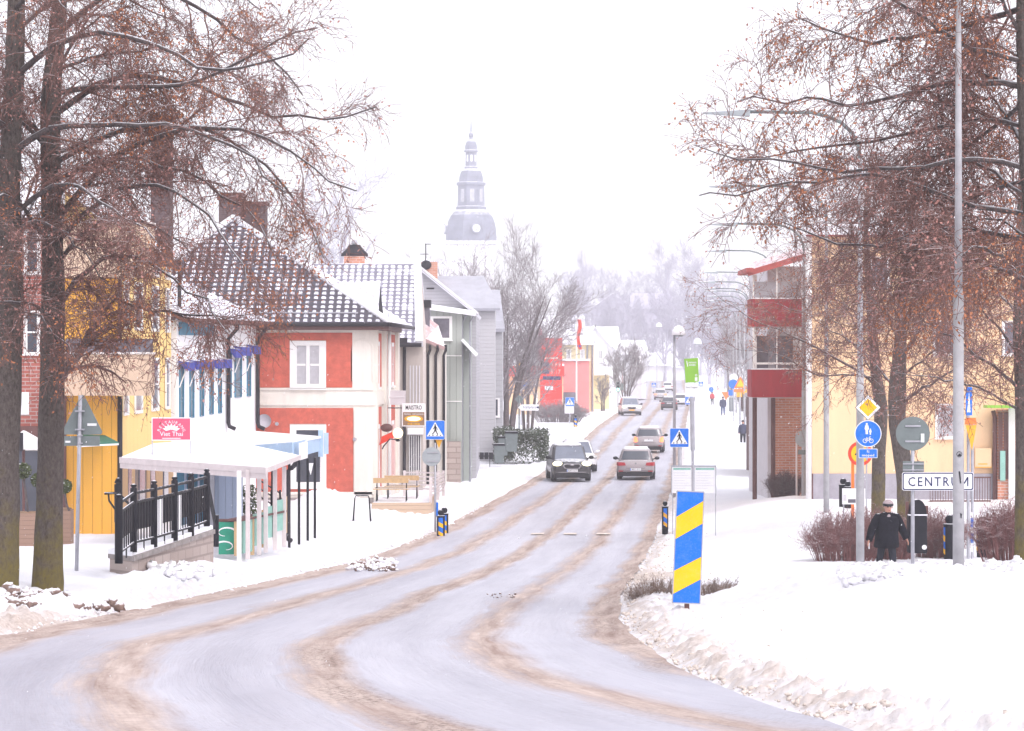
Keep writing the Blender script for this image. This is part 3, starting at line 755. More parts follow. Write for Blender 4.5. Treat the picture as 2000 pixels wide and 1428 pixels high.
big_tree('straight mossy lime tree with a sawn off limb, second from left', b, tr, [.31, .255, .24, .22, .19, .19, .16, .11, .03],
    [(L_(d, 57, (112, 745), (150, 690), (195, 625), (237, 572)), .135),
     (L_(d, 56, (228, 582), (262, 600), (300, 612), (380, 615), (450, 618), (520, 622)), .045),
     (L_(d, 55, (115, 600), (150, 540), (200, 497), (262, 492), (330, 530), (390, 590), (440, 640)), .07),
     (L_(d, 54, (112, 430), (190, 320), (300, 262), (400, 236), (480, 252), (560, 292), (620, 335), (700, 375)), .085),
     (L_(d, 56, (105, 320), (220, 245), (330, 240), (420, 250), (520, 310), (600, 420), (640, 500)), .075),
     (L_(d, 57, (112, 220), (240, 130), (330, 155), (430, 180), (560, 238), (650, 235), (735, 210)), .085),
     (L_(d, 55, (118, 180), (240, 160), (340, 175), (460, 130), (545, 80), (610, 40)), .075),
     (L_(d, 59, (120, 60), (210, -20), (300, -40), (400, 20), (500, 90), (590, 180)), .08),
     (L_(d, 54, (105, 480), (200, 380), (300, 350), (390, 400), (450, 480), (480, 560)), .07),
     (L_(d, 60, (110, 520), (180, 430), (260, 420), (350, 460), (420, 540)), .06),
     (L_(d, 57, (118, 0), (220, -120), (360, -200), (500, -180)), .08), (L_(d, 59, (110, -100), (20, -200), (-80, -240)), .07),
     (L_(d, 58, (130, -200), (220, -380), (330, -480)), .07), (L_(d, 56, (100, 300), (40, 230), (-40, 220), (-120, 280)), .06),
     (L_(d, 55, (104, 620), (60, 590), (0, 590), (-60, 620)), .05), (L_(d, 55, (110, 350), (230, 300), (380, 330), (520, 440), (560, 560)), .06)]+inner(58, 104, (500, 400, 280, 150), 160, 2)+inner(58, 108, (300, 140), 420, 7, 1),
    12, dens=1.0, leafn=2, l2=(.8, 2.0), t1=.96)
# right edge tree whose boughs hang over the footway
d = 47.0
b = Vector((PX(2060, d), d, Gs(PX(2060, d), d)-.1))
big_tree('big lime tree just beyond the right edge, boughs reaching over the footway', b, [tuple(b), PP(2040, 700, d), PP(2005, 300, d), PP(1998, 50, d), PP(2000, -250, d), PP(2010, -600, d)], [.2, .15, .12, .11, .09, .02],
    [(L_(d, 49, (2000, 170), (1940, 155), (1870, 158), (1800, 175), (1745, 196), (1640, 200), (1540, 190), (1440, 200)), .085),
     (L_(d, 50, (2000, 15), (1930, 40), (1850, 55), (1770, 78), (1690, 90), (1600, 60), (1540, 20)), .085),
     (L_(d, 48, (2005, 330), (1930, 300), (1840, 320), (1720, 335), (1600, 322), (1500, 318), (1410, 300), (1355, 280)), .07),
     (L_(d, 50, (2010, 420), (1940, 400), (1860, 400), (1760, 330), (1640, 350), (1520, 355), (1430, 395), (1345, 385)), .075),
     (L_(d, 52, (2005, 250), (1900, 220), (1780, 270), (1660, 270), (1560, 300), (1480, 300), (1400, 330)), .06),
     (L_(d, 46, (2000, 120), (1900, 100), (1780, 20), (1680, -30), (1560, -30)), .07),
     (L_(d, 50, (2000, -60), (1880, -140), (1740, -160), (1600, -120)), .07),
     (L_(d, 51, (2015, 470), (1930, 450), (1840, 440), (1730, 480), (1640, 490), (1560, 440), (1500, 420)), .07),
     (L_(d, 53, (1998, 200), (1880, 300), (1790, 400), (1700, 450), (1620, 470)), .055),
     (L_(d, 49, (2030, 560), (1960, 520), (1880, 500), (1800, 540), (1740, 590)), .055),
     (L_(d, 48, (2010, 200), (2100, 100), (2200, 60)), .07), (L_(d, 48, (2000, -300), (2080, -460), (2150, -560)), .06), (L_(d, 50, (2000, -300), (1900, -420), (1800, -480)), .06),
     (L_(d, 51, (2010, 350), (1900, 380), (1800, 460), (1740, 560), (1700, 640)), .05)]+inner(47, 2000, (560, 460, 380, 280, 180, 90, 0), 230, 3, -1)+inner(49, 2003, (520, 400, 260, 120), 400, 4, -1),
    21, dens=.95, leafn=2, l2=(.7, 1.7), t1=.93)
# slim tree at the right edge, standing on the bank
d = 60.0
b = Vector((PX(1998, d), d, Gs(PX(1998, d), d)-.1))
big_tree('slim street tree on the bank at the right edge, snow along its boughs', b, [tuple(b), PP(1996, 850, d), PP(1990, 640, d), PP(1992, 480, d), PP(2000, 250, d), PP(2005, 50, d)], [.17, .125, .12, .09, .06, .02],
    [(L_(d, 59, (1990, 760), (1950, 720), (1900, 690), (1840, 650), (1790, 620), (1740, 600)), .06), (L_(d, 57, (1990, 800), (1940, 770), (1880, 745), (1800, 735), (1740, 730)), .045),
     (L_(d, 62, (1992, 620), (1950, 570), (1900, 520), (1840, 500)), .05), (L_(d, 60, (1992, 560), (2060, 500), (2120, 470)), .05), (L_(d, 60, (1996, 400), (1960, 300), (1930, 200)), .04), (L_(d, 58, (1994, 680), (2050, 620), (2120, 600)), .05),
     (L_(d, 58, (1992, 700), (1940, 620), (1870, 590), (1800, 560)), .045)],
    22, dens=.95, leafn=1, leaf='leaf_pink', droop=-.05)
# the pair behind the walking man
d = 90.0
b = Vector((PX(1715, d), d, Gs(PX(1715, d), d)-.1))
big_tree('left of the two slender trees behind the walking man', b, [tuple(b), PP(1716, 900, d), PP(1722, 800, d), PP(1712, 740, d), PP(1700, 600, d), PP(1690, 430, d), PP(1700, 300, d)], [.21, .19, .2, .17, .12, .07, .02],
    [(L_(d, 92, (1715, 760), (1690, 725), (1640, 705), (1580, 672), (1520, 640), (1450, 620), (1395, 570)), .075),
     (L_(d, 88, (1715, 740), (1670, 730), (1600, 738), (1540, 700), (1470, 680), (1415, 690)), .05),
     (L_(d, 93, (1705, 660), (1660, 600), (1600, 560), (1550, 560)), .06), (L_(d, 86, (1705, 600), (1740, 520), (1780, 460)), .06), (L_(d, 88, (1695, 500), (1640, 440), (1590, 420)), .05),
     (L_(d, 94, (1712, 740), (1660, 660), (1610, 640), (1560, 600), (1510, 590)), .05), (L_(d, 90, (1692, 470), (1700, 380), (1740, 320)), .045), (L_(d, 89, (1700, 560), (1650, 500), (1600, 490)), .045), (L_(d, 86, (1710, 700), (1670, 640), (1640, 560)), .05)]+inner(90, 1700, (620, 500), 120, 5),
    31, dens=.95, leafn=1, leaf='leaf_rust', droop=-.06, l2=(.9, 2.6))
d = 87.0
b = Vector((PX(1772, d), d, Gs(PX(1772, d), d)-.1))
big_tree('right of the two slender trees, thick trunk leaning beside the round sign', b, [tuple(b), PP(1768, 930, d), PP(1752, 830, d), PP(1752, 770, d), PP(1760, 640, d), PP(1775, 470, d), PP(1790, 320, d)], [.27, .25, .24, .26, .15, .08, .02],
    [(L_(d, 85, (1760, 790), (1790, 765), (1830, 745), (1870, 715), (1910, 690)), .09),
     (L_(d, 90, (1752, 760), (1725, 730), (1690, 690), (1640, 640), (1600, 600)), .07), (L_(d, 84, (1760, 700), (1800, 640), (1850, 600), (1900, 570)), .07),
     (L_(d, 89, (1765, 620), (1730, 560), (1690, 520)), .06), (L_(d, 86, (1770, 560), (1820, 480), (1860, 430)), .06), (L_(d, 84, (1752, 745), (1800, 700), (1870, 660), (1940, 640)), .06), (L_(d, 88, (1780, 480), (1740, 400), (1700, 380)), .05),
     (L_(d, 86, (1765, 660), (1830, 620), (1880, 540)), .05)]+inner(87, 1762, (680, 560), 140, 6)+inner(84, 1762, (700,), 230, 8, 1),
    32, dens=1.0, leafn=1, leaf='leaf_rust', droop=-.05, l2=(.9, 2.6))

# bare trees further off: grown once per kind, then copied
def bare_tree(label, loc, h, spread, seed, stems=1, nl=16, dens=1.0, leanf=.32, mat='twig_grey', tw=.012, lv=3, group=None, up=.10, r=.25, open_=35):
    rs = np.random.RandomState(seed); T = thing('bare_tree', label, 'tree', loc, 0, group)
    stemP = []; stemR = []
    for s in range(stems):
        a = (s+.5*rs.rand())*6.28/stems; lean = (0 if stems == 1 else spread*leanf)
        top = np.array([math.cos(a)*lean*(.6+.6*rs.rand()), math.sin(a)*lean*.6, h*(.82+.2*rs.rand())])
        p0 = np.array([math.cos(a)*.25*(stems > 1), math.sin(a)*.25*(stems > 1), -.3])
        mid = p0*.5+top*.5; mid[:2] *= .62
        stemP.append(resample([p0, (p0+mid)/2*[.8, .8, 1], mid, top], 16)); stemR.append(np.linspace(r, .03, 16)*(1 if stems == 1 else .8))
    P0 = np.stack(stemP); R0 = np.stack(stemR)
    V, F = tubes(P0, R0, 10); np_obj('trunk', V, F, 'bark_limb' if mat != 'twig_far_hazed' else 'twig_far_hazed', T, True)
    P1, R1 = spawn(rs, P0, R0, nl//max(1, stems)+2, spread*.42, spread*.75, open_, 9, .09, up, .55, .22, .98, .02, upk=.25)
    P2, R2 = spawn(rs, P1, R1, int(8*dens), spread*.14, spread*.32, 38, 7, .1, up, .5, .2, 1, .016, upk=.1)
    P3, R3 = spawn(rs, P2, R2, int(6*dens), spread*.05, spread*.16, 36, 5, .13, up*.6, .55, .15, 1, tw)
    parts = [tubes(P1, R1, 5), tubes(P2, R2, 4), tubes(P3, R3, 3)]
    if lv > 3:
        P4, R4 = spawn(rs, P3, R3, 4, spread*.02, spread*.08, 36, 4, .15, up*.6, .6, .15, 1, tw*.8); parts.append(tubes(P4, R4, 3))
    v, f = join(parts); np_obj('crown', v, f, mat, T, False)
    return T
def shrub(name, label, loc, w, dp, h, seed, mat='bush_brown', n=420, cat='bush', group=None, r=.006, leafy=None, kind=None):
    """a thicket of arching bare stems, or with leafy= a clipped leafy mass"""
    rs = np.random.RandomState(seed); T = thing(name, label, cat, loc, 0, group)
    a = rs.rand(n)*6.28; q = np.sqrt(rs.rand(n))
    S = np.stack([np.cos(a)*q*w*.36, np.sin(a)*q*dp*.36, np.full(n, -.08)], 1)
    E = np.stack([np.cos(a)*q*w*.55, np.sin(a)*q*dp*.55, h*(1-.45*q**2)*(.7+.4*rs.rand(n))], 1)+rs.randn(n, 3)*.06
    M_ = (S+E)/2; M_[:, 2] += h*.12
    P = np.stack([S, (S+M_)/2, M_, (M_+E)/2, E], 1); Rd = np.repeat(np.linspace(r*1.6, r*.6, 5)[None], n, 0)
    P2, R2 = spawn(rs, P, Rd, 7, h*.12, h*.42, 40, 4, .25, .05, .7, .25, 1, r*.75)
    P3, R3 = spawn(rs, P2, R2, 3, h*.06, h*.2, 45, 3, .3, .0, .7, .2, 1, r*.6)
    v, f = join([tubes(P, Rd, 4), tubes(P2, R2, 3), tubes(P3, R3, 3)])
    np_obj('stems', v, f, mat, T, False)
    return T
def leafy_box(name, label, cat, pts_fn, n, size, mat, loc, seed, group=None):
    rs = np.random.RandomState(seed); T = thing(name, label, cat, loc, 0, group)
    S = pts_fn(rs, n); M = len(S)
    a = rs.randn(M, 3); a /= np.linalg.norm(a, axis=1, keepdims=True); b = np.cross(a, rs.randn(M, 3)); b /= np.linalg.norm(b, axis=1, keepdims=True)
    s = size*(.5+rs.rand(M))[:, None]
    V = np.stack([S-a*s*.5, S+b*s*.35, S+a*s*.5, S-b*s*.35], 1).reshape(-1, 3)
    np_obj('foliage', V, np.arange(M*4).reshape(M, 4), mat, T, False)
    return T
g_ = lambda px, d: (PX(px, d), d, Gs(PX(px, d), d))
# the tree by the hedge, many stems
bare_tree('big multi stemmed bare tree behind the dark hedge', (PX(990, 205), 205, .3), 10.6, 9.5, 58, stems=8, nl=46, dens=1.0, leanf=.36, open_=48, tw=.011, lv=4, up=.07, r=.24)
bare_tree('slim leaning bare tree beside the red price pylon', (PX(1030, 215), 215, .3), 9.8, 6.0, 47, stems=3, nl=24, dens=1.0, tw=.012, lv=4, up=.12, r=.16)
# low bushes on the right
for k, (px, d, w_, h_, mt, lab) in enumerate([(1650, 78, 2.0, 1.25, 'bush_brown', 'brown leafless bush left of the walking man'), (1705, 80, 1.6, 1.25, 'bush_brown', 'brown leafless bush directly behind the walking man'),
        (1742, 79, 1.3, 1.1, 'bush_brown', 'brown leafless bush between the walking man and the black bin'), (1832, 80, 1.5, 1.2, 'bush_brown', 'brown leafless bush between the black bin and the bollards'),
        (1978, 66, 1.7, 1.25, 'bush_brown', 'brown leafless bush on the bank at the right edge')]):
    x, y, z = g_(px, d); shrub('leafless_bush', lab, (x, y, z-.05), w_, 1.3, h_, 60+k, mt, 260, group='leafless bushes on the right')
x, y, z = g_(1533, 122); shrub('leafless_bush', 'dark bush behind the second cycle path sign', (x, y, z), 1.5, 1.5, 1.0, 71, 'bush_dark', 260)
x, y, z = g_(1283, 56); shrub('grass_clump', 'brown dead grass poking out of the snow left of the striped marker', (x+.05, y, z+.02), 1.3, .8, .42, 72, 'grass_brown', 240, 'grass', r=.004)
x, y, z = g_(1395, 57); shrub('grass_clump', 'low brown dead grass in the snow right of the striped marker', (x, y, z), 1.0, .6, .28, 73, 'grass_brown', 160, 'grass', r=.004)
x, y, z = g_(1352, 143); shrub('grass_clump', 'brown perennials under the snow beyond the timetable boards', (x, y, z), 1.9, 1.2, .42, 74, 'grass_brown', 200, 'grass', r=.006)
# hedge in front of the tree
def hedge_pts(w_, dp, h_):
    def fn(rs, n):
        x = (rs.rand(n)-.5)*w_; y = (rs.rand(n)-.5)*dp; z = rs.rand(n)**.6*h_
        top = h_*(.82+.35*fbm(x*1.2+3, y*1.2, 3)); z = z*top/h_
        k = (np.abs(x)/(w_/2))**6+(np.abs(y)/(dp/2))**6+(z/top)**8
        sel = k > .12
        return np.stack([x, y, z], 1)[sel]+rs.randn(sel.sum(), 3)*.06
    return fn
leafy_box('hedge', 'dark evergreen hedge dusted with snow, left half under the bare tree', 'hedge', hedge_pts(2.6, 2.2, 1.75), 15000, .10, 'hedge_green', (PX(957, 172), 172, .25), 81, 'evergreen hedges under the bare tree')
leafy_box('hedge', 'dark evergreen hedge dusted with snow, right half nearer the road', 'hedge', hedge_pts(2.9, 2.6, 1.95), 18000, .10, 'hedge_green', (PX(1018, 168), 168, .2), 82, 'evergreen hedges under the bare tree')
x = PX(1110, 268); shrub('leafless_bush', 'pale leafless hedge below the red price pylon', (PX(1090, 268), 268, .3), 5.0, 1.5, 1.9, 75, 'twig_grey', 300, 'hedge', r=.012)
bare_tree('round bare tree beside the traffic light', (PX(1222, 350), 350, .2), 6.2, 5.5, 43, stems=4, nl=30, dens=1.2, tw=.02, lv=3, up=.1, r=.14)
bare_tree('small dark bare tree at the corner of the butter yellow house', (PX(1178, 330), 330, .2), 3.2, 2.4, 44, stems=3, nl=16, dens=1.0, tw=.018, lv=3, up=.1, r=.1)
# trees on the hill, three kinds copied about
HG = 'bare trees on the hazy hill'
def hillz(x, y): return Gs(x, y)
protoA = bare_tree('tall bare tree crowning the hill right of the centre', (0, 0, 0), 24, 15, 45, stems=1, nl=22, dens=1.3, mat='twig_far_hazed', tw=.05, lv=3, up=.06, r=.6, open_=42, group=HG)
protoB = bare_tree('x', (0, 0, 0), 18, 12, 46, stems=2, nl=22, dens=1.2, mat='twig_far_hazed', tw=.05, lv=3, up=.08, r=.4, open_=38, group=HG)
protoC = bare_tree('x', (0, 0, 0), 14, 11, 48, stems=3, nl=24, dens=1.3, mat='twig_far_hazed', tw=.05, lv=3, up=.1, r=.35, open_=36, group=HG)
used = set()
rs_h = random.Random(5)
spots = [(1345, 800, 'A', 24, 492), (1300, 840, 'A', 25, 490), (1262, 850, 'B', 20, 545), (1225, 860, 'B', 19, 555), (1185, 860, 'B', 19, 540), (1145, 850, 'A', 20, 510), (1380, 830, 'B', 18, 560),
         (1205, 700, 'C', 13, 610), (1240, 690, 'B', 15, 600), (1298, 640, 'B', 16, 590), (1330, 720, 'C', 14, 590), (1365, 700, 'C', 14, 600), (1400, 720, 'B', 16, 560), (1430, 700, 'C', 14, 590),
         (1270, 720, 'C', 12, 620), (1460, 690, 'B', 14, 600), (1165, 720, 'C', 14, 590), (1120, 800, 'B', 17, 545), (1385, 600, 'C', 10, 640), (1420, 560, 'C', 9, 650), (1340, 620, 'C', 9, 660), (1500, 700, 'B', 16, 560)]
ORD = 'first second third fourth fifth sixth seventh eighth ninth tenth eleventh twelfth thirteenth fourteenth fifteenth sixteenth seventeenth eighteenth nineteenth twentieth twenty-first twenty-second'.split()
order = sorted(range(len(spots)), key=lambda i: spots[i][0])
for i, (px, d, kd, h_, topy) in enumerate(spots):
    src = {'A': protoA, 'B': protoB, 'C': protoC}[kd]; hh = {'A': 24, 'B': 18, 'C': 14}[kd]
    o = src if kd not in used else dup(src); used.add(kd)
    x = PX(px, d); zg = Gs(x, d); ztop = PZ(topy, d); s = (ztop-zg+.5)/hh
    rank = order.index(i)
    if i == 0: lab = 'tallest broad bare tree crowning the hazy hill above the green bus stop sign'
    elif i == 1: lab = 'tall bare tree on the hilltop, left neighbour of the tallest one'
    else: lab = ORD[rank]+' hazy bare tree from the left on the far hill'
    place(o, (x, d, zg-.3), rs_h.random()*6.28, lab, HG, (s*.95, s*.95, s))
bare_tree('pale bare tree between the chimneys left of the church', (PX(640, 330), 330, 2), 22, 13, 49, stems=2, nl=22, dens=1.1, mat='twig_far_hazed', tw=.025, lv=3, up=.06, r=.35)
# ------------------------------------------------------------------ BUILDINGS, left side
def quadwall(mb, pl, a0, a1, z0, z1, holes, out0, out1):
    """a facing slab with rectangular holes (one row of holes, left to right)"""
    x = a0
    for h0, h1, g0, g1 in holes:
        if h0 > x: pl.box(mb, x, h0, out0, out1, z0, z1)
        if g0 > z0: pl.box(mb, h0, h1, out0, out1, z0, g0)
        if g1 < z1: pl.box(mb, h0, h1, out0, out1, g1, z1)
        x = h1
    if x < a1: pl.box(mb, x, a1, out0, out1, z0, z1)
def bldg(name, label, cat, x, y, z=0.0, **k): return thing(name, label, cat, (x, y, z), 0, **k)

# --- red brick house at the far left
d = 90.0; z0 = Gs(PX(60, d), d)-.3
T = bldg('brick_house', 'red brick house behind the two lime trees at the left edge', 'house', PX(60, d), d, z0)
xr = PX(126.6, d); xl = PX(-500, d)
w_ = MB().box(xl, xr, d, d+9, z0, PZ(430, d)); w_.build('wall', 'red_brick', T, True)
p = Pl((0, d), (1, 0))
window(T, p, PX(50, d), PX(76, d), PZ(688, d), PZ(610, d), 1, 2, trim=.05)
window(T, p, PX(50, d), PX(76, d), PZ(530, d), PZ(452, d), 1, 2, trim=.05)
window(T, p, PX(-150, d), PX(-90, d), PZ(688, d), PZ(600, d), 2, 2, trim=.05)
mb = MB(); mb.box(xl-.2, xr, d-.3, d+9.2, PZ(430, d), PZ(430, d)+.18); mb.build('eaves', 'brown_metal', T, True)
mb = MB(); slab(mb, [(xl-.3, d-.4, PZ(430, d)+.18), (xr, d-.4, PZ(430, d)+.18), (xr, d+4.6, PZ(330, d)), (xl-.3, d+4.6, PZ(330, d))], .12)
slab(mb, [(xl-.3, d+9.4, PZ(430, d)+.18), (xr, d+9.4, PZ(430, d)+.18), (xr, d+4.6, PZ(330, d)), (xl-.3, d+4.6, PZ(330, d))], .12); mb.build('roof', 'snow', T, True)
mb = MB(); mb.box(xl, xr-.05, d-.25, d-.003, z0, PZ(862, d)); mb.build('shop_front', 'pale_plaster', T, True)
mb = MB(); mb.box(PX(35, d), PX(78, d), d-.27, d-.253, z0+.3, PZ(880, d)); mb.box(PX(84, d), PX(122, d), d-.27, d-.253, z0+.3, PZ(880, d)); mb.build('shop_window', 'dark_glass', T, True)
mb = MB(); mb.box(PX(36, d), PX(57, d), d-.04, d-.001, PZ(810, d), PZ(766, d)); mb.build('notice_plate', 'sign_white', T, True)
mb = MB(); mb.box(PX(34, d), PX(124, d), d-.5, d-.252, PZ(868, d), PZ(832, d)); mb.build('fascia', 'brown_metal', T, True)

# --- yellow house with balconies
d = 90.0; yb = d; z0 = Gs(PX(200, d), d)-.3
T = bldg('yellow_house', 'tall yellow house with beige balconies between the brick house and the white one', 'house', PX(200, d), d, z0)
xa = PX(232, d); yE = 104.0; zt = PZ(445, d)
mb = MB(); xq = PX(127, d); prism(mb, [(xq, yb), (xa, yb), (xa-.02, yE), (xq, yE)], z0, zt)
zp = PZ(352, d); hexp = [(xq, yb, zt-.01), (xa, yb, zt-.01), (xq, yE, zt-.01), (xa, yE, zt-.01)]
mb.add([(xq, yb, zt), (xa, yb, zt), (xq, yb, zp), (xq, yE, zt), (xa, yE, zt), (xq, yE, zp)], [(0, 1, 2), (3, 5, 4), (0, 2, 5, 3), (1, 4, 5, 2), (0, 3, 4, 1)])
mb.build('wall', 'yellow_facade', T, True)
mb = MB()
slab(mb, [(xa+.5, yb-.5, zt-.35), (xa+.5, yE, zt-.35), (xq-.1, yE, zp+.1), (xq-.1, yb-.5, zp+.1)], .2)
mb.build('roof', 'snow', T, True)
p = Pl((0, d), (1, 0))
mb = MB(); p.box(mb, PX(127, d), xa, .003, .12, z0, PZ(772, d)); p.box(mb, PX(127, d), xa, .003, .12, PZ(690, d), PZ(545, d)); mb.build('board_cladding', 'yellow_boards', T, True)
for (a, b_, c, e, nm) in ((118, 302, 772, 692, 'balcony'), (128, 302, 543, 440, 'balcony')):
    mb = MB(); p.box(mb, PX(a, d), PX(b_, d), .0, 1.2, PZ(c, d), PZ(e, d)); o = mb.build(nm, 'beige_panel', T, True)
    r = MB(); p.box(r, PX(a-3, d), PX(b_+2, d), -.05, 1.26, PZ(e, d), PZ(e-4, d)); r.build('rail', 'pale_plaster', o, True)
mb = MB(); p.box(mb, PX(130, d), PX(300, d), .14, .18, PZ(690, d), PZ(662, d)); mb.build('balcony_screen', 'grey_glass', T, True)
mb = MB(); p.box(mb, PX(122, d), PX(131, d), .0, .3, z0, PZ(752, d)); mb.build('door_frame', 'brown_metal', T, True)
pipe(T, [(xa+.05, d-.12, z0+.5), (xa+.05, d-.12, PZ(774, d))], .075); pipe(T, [(xa+.05, d-.12, PZ(690, d)), (xa+.05, d-.12, PZ(545, d))], .06, 'brown_metal')
ps = Pl((xa, yb), (0, 1))            # street facade
def yat(px): return xa*FPX/(px-1000)
for px0, px1 in ((241, 249), (263, 276), (296, 308), (323, 330)):
    y0, y1 = yat(px0)-yb, yat(px1)-yb
    for zc, zd in ((PZ(800, 96), PZ(705, 96)), (PZ(640, 96), PZ(560, 96)), (PZ(530, 96), PZ(470, 96))): window(T, ps, y0, y1, zc, zd, 1, 2, trim=.1, frame='white_paint', glass='grey_glass', sill=False)
for px0, px1 in ((248, 254), (270, 280), (292, 300), (318, 326)):
    y0, y1 = yat(px0)-yb, yat(px1)-yb; mb = MB(); ps.box(mb, y0, y1, .003, .05, z0+.6, PZ(905, 96)); mb.build('shop_pane', 'grey_glass', T, True)
mb = MB(); ps.box(mb, .05, yat(344)-yb, .0005, .0025, z0+.2, PZ(895, 96)); mb.build('shop_front', 'shop_dark', T, True)  # brown sheet over the facade, painting in the shade under the canopy
for px0, px1 in ((236, 262), (286, 292), (303, 316), (328, 345)):
    mb = MB(); ps.box(mb, yat(px0)-yb, yat(px1)-yb-.02, .003, .03, z0+.3, PZ(900, 96)); mb.build('timber_front', 'interior_wood', T, True)
pipe(T, [(xa+.08, yat(346), z0), (xa+.08, yat(346), zt-.1)], .07)
cx = PX(320, 98); mb = MB(); mb.box(cx-.3, cx+.3, 97, 98, PZ(520, 97), PZ(235, 97)); o = mb.build('chimney', 'dark_brick', T, True)
MB().box(cx-.36, cx+.36, 96.9, 98.1, PZ(235, 97), PZ(235, 97)+.14).build('cap', 'brown_metal', o, True)

# --- white house with teal windows
z0 = Gs(PX(420, 108), 108)-.3; xw = PX(345, 104.2)
T = bldg('white_house', 'low white house with tall teal windows next to the yellow house', 'house', xw, 104.2, z0)
e0 = Vector((xw, 104.2, 0)); e1 = Vector((PX(500, 113.9), 113.9, 0)); U = e1-e0; ps = Pl(e0, U); Lw = U.length
zt = PZ(628, 108); n = ps.n
mb = MB(); prism(mb, [(e0.x, e0.y), (e1.x, e1.y), (e1.x-n.x*7, e1.y-n.y*7), (e0.x-n.x*7, e0.y-n.y*7)], z0, zt); mb.build('wall', 'white_boards', T, True)
def along(px):      # where the ray of this column meets the plane, measured along it
    k = (px-1000)/FPX; t = (e0.x-k*e0.y)/(k*ps.u.y-ps.u.x); return t
for px0, px1, za, zb_ in ((350, 357, 818, 715), (370, 377, 815, 713), (390, 396, 812, 712), (409, 415, 808, 711), (426, 431, 806, 710), (458, 470, 775, 686), (482, 488, 773, 683), (446, 450, 776, 690)):
    a0, a1 = along(px0), along(px1); dd = 104.2+a0*ps.u.y
    o = window(T, ps, a0, a1, PZ(za, dd), PZ(zb_, dd), 1, 3, fw=.03, trim=.025, glass='teal_glass', frame='teal_frame', sill=False)
    mb = MB(); pv = ps.p(a1+.05, .02, PZ(zb_-8, dd)); pw = ps.p(a1+.08, .3, PZ(zb_+2, dd))
    mb.hexa([ps.p(a0-.2, .36, PZ(zb_+9, dd)), ps.p(a1+.25, .36, PZ(zb_+9, dd)), ps.p(a1+.25, .3, PZ(zb_+9, dd)), ps.p(a0-.2, .3, PZ(zb_+9, dd)), ps.p(a0-.2, .34, PZ(zb_-8, dd)), ps.p(a1+.25, .34, PZ(zb_-8, dd)), ps.p(a1+.25, .02, PZ(zb_-10, dd)), ps.p(a0-.2, .02, PZ(zb_-10, dd))])
    mb.build('awning', 'royal_blue', T, True)
    MB().cyl(ps.p(a0, .32, PZ(zb_-4, dd)), ps.p(a0-.1, .04, PZ(zb_+42, dd)), .02, n=5).build('awning_arm', 'white_paint', T, True)
for px, za, zb_ in ((441, 838, 690), (501, 838, 700)):
    a = along(px) if px < 495 else Lw-.1; dd = 104.2+a*ps.u.y
    top = PZ(628, dd); pipe(T, [ps.p(a, .45, top), ps.p(a, .42, PZ(642, dd)), ps.p(a, .1, PZ(662, dd)), ps.p(a, .1, PZ(za-12, dd)), ps.p(a, .14, PZ(za-5, dd)), ps.p(a+.1, .32, PZ(za, dd))], .075)
A = ps.p(-.3, .55, zt+.02); B = ps.p(Lw+.2, .55, zt+.02); Cc = ps.p(Lw+.2, -3.6, zt+1.9); D = ps.p(-.3, -3.6, zt+1.9)
tiled_face(T, A, B, Cc, D, 'snowy_tiles', 'roof')
mb = MB(); slab(mb, [ps.p(-.3, .5, zt-.02), ps.p(Lw+.2, .5, zt-.02), ps.p(Lw+.2, -3.6, zt+1.86), ps.p(-.3, -3.6, zt+1.86)], .1); mb.build('roof_deck', 'brown_metal', T, True)
pipe(T, [ps.p(-.3, .6, zt), ps.p(Lw+.2, .6, zt)], .07, 'brown_metal', 'gutter')
mb = MB(); ps.box(mb, .2, along(415), .01, .05, PZ(655, 106), PZ(630, 106)); mb.build('frieze', 'teal_frame', T, True)

# --- the red and cream corner house
d = 115.0; z0 = Gs(PX(600, d), d)-.35; xR_ = PX(729, d); xL_ = PX(250, d)
T = bldg('red_house', 'red and cream rendered corner house with a steep tiled hip roof', 'house', PX(600, d), d, z0)
yE = 128.0; xE = xR_+.42
zt = PZ(634, d)
mb = MB(); prism(mb, [(xL_, d), (xR_, d), (xE, yE), (xL_, yE)], z0, zt); mb.build('wall', 'cream', T, True)
p = Pl((0, d), (1, 0))
def fx(px): return PX(px, d)
def fz(py): return PZ(py, d)
mb = MB(); quadwall(mb, p, fx(440), fx(688), fz(757), fz(650), [(fx(566), fx(637), fz(757), fz(665))], .003, .03)
mb.build('red_panel', 'red_plaster', T, True)
mb = MB(); quadwall(mb, p, fx(440), fx(690), fz(962), fz(797), [(fx(566), fx(637), fz(955), fz(828))], .003, .03)
mb.build('red_panel', 'red_plaster', T, True)
window(T, p, fx(575), fx(628), fz(750), fz(675), 2, 2, fw=.13, trim=.17, glass='curtain', sill=True)
window(T, p, fx(577), fx(627), fz(942), fz(840), 1, 1, fw=.05, trim=.2, glass='dark_glass')
mb = MB(); mb.flat([(-.12, .2), (.12, .2), (.02, -.25)], d-.02, .005, (fx(606), fz(915))); mb.build('window_sticker', 'sign_white', T, True)
mb = MB()
for py, h_, o_ in ((640, .16, .10), (648, .06, .05), (762, .08, .05), (792, .08, .05), (966, .10, .06)): p.box(mb, xL_, xR_+.03, .001, o_, fz(py), fz(py)+h_)
mb.build('string_course', 'cream', T, True)
mb = MB(); p.box(mb, xL_, xR_+.02, .0, .08, z0, fz(972)); mb.build('plinth', 'stone_base', T, True)
mb = MB(); p.box(mb, fx(573), fx(632), .081, .10, fz(998), fz(977)); mb.build('cellar_window', 'grey_glass', T, True)
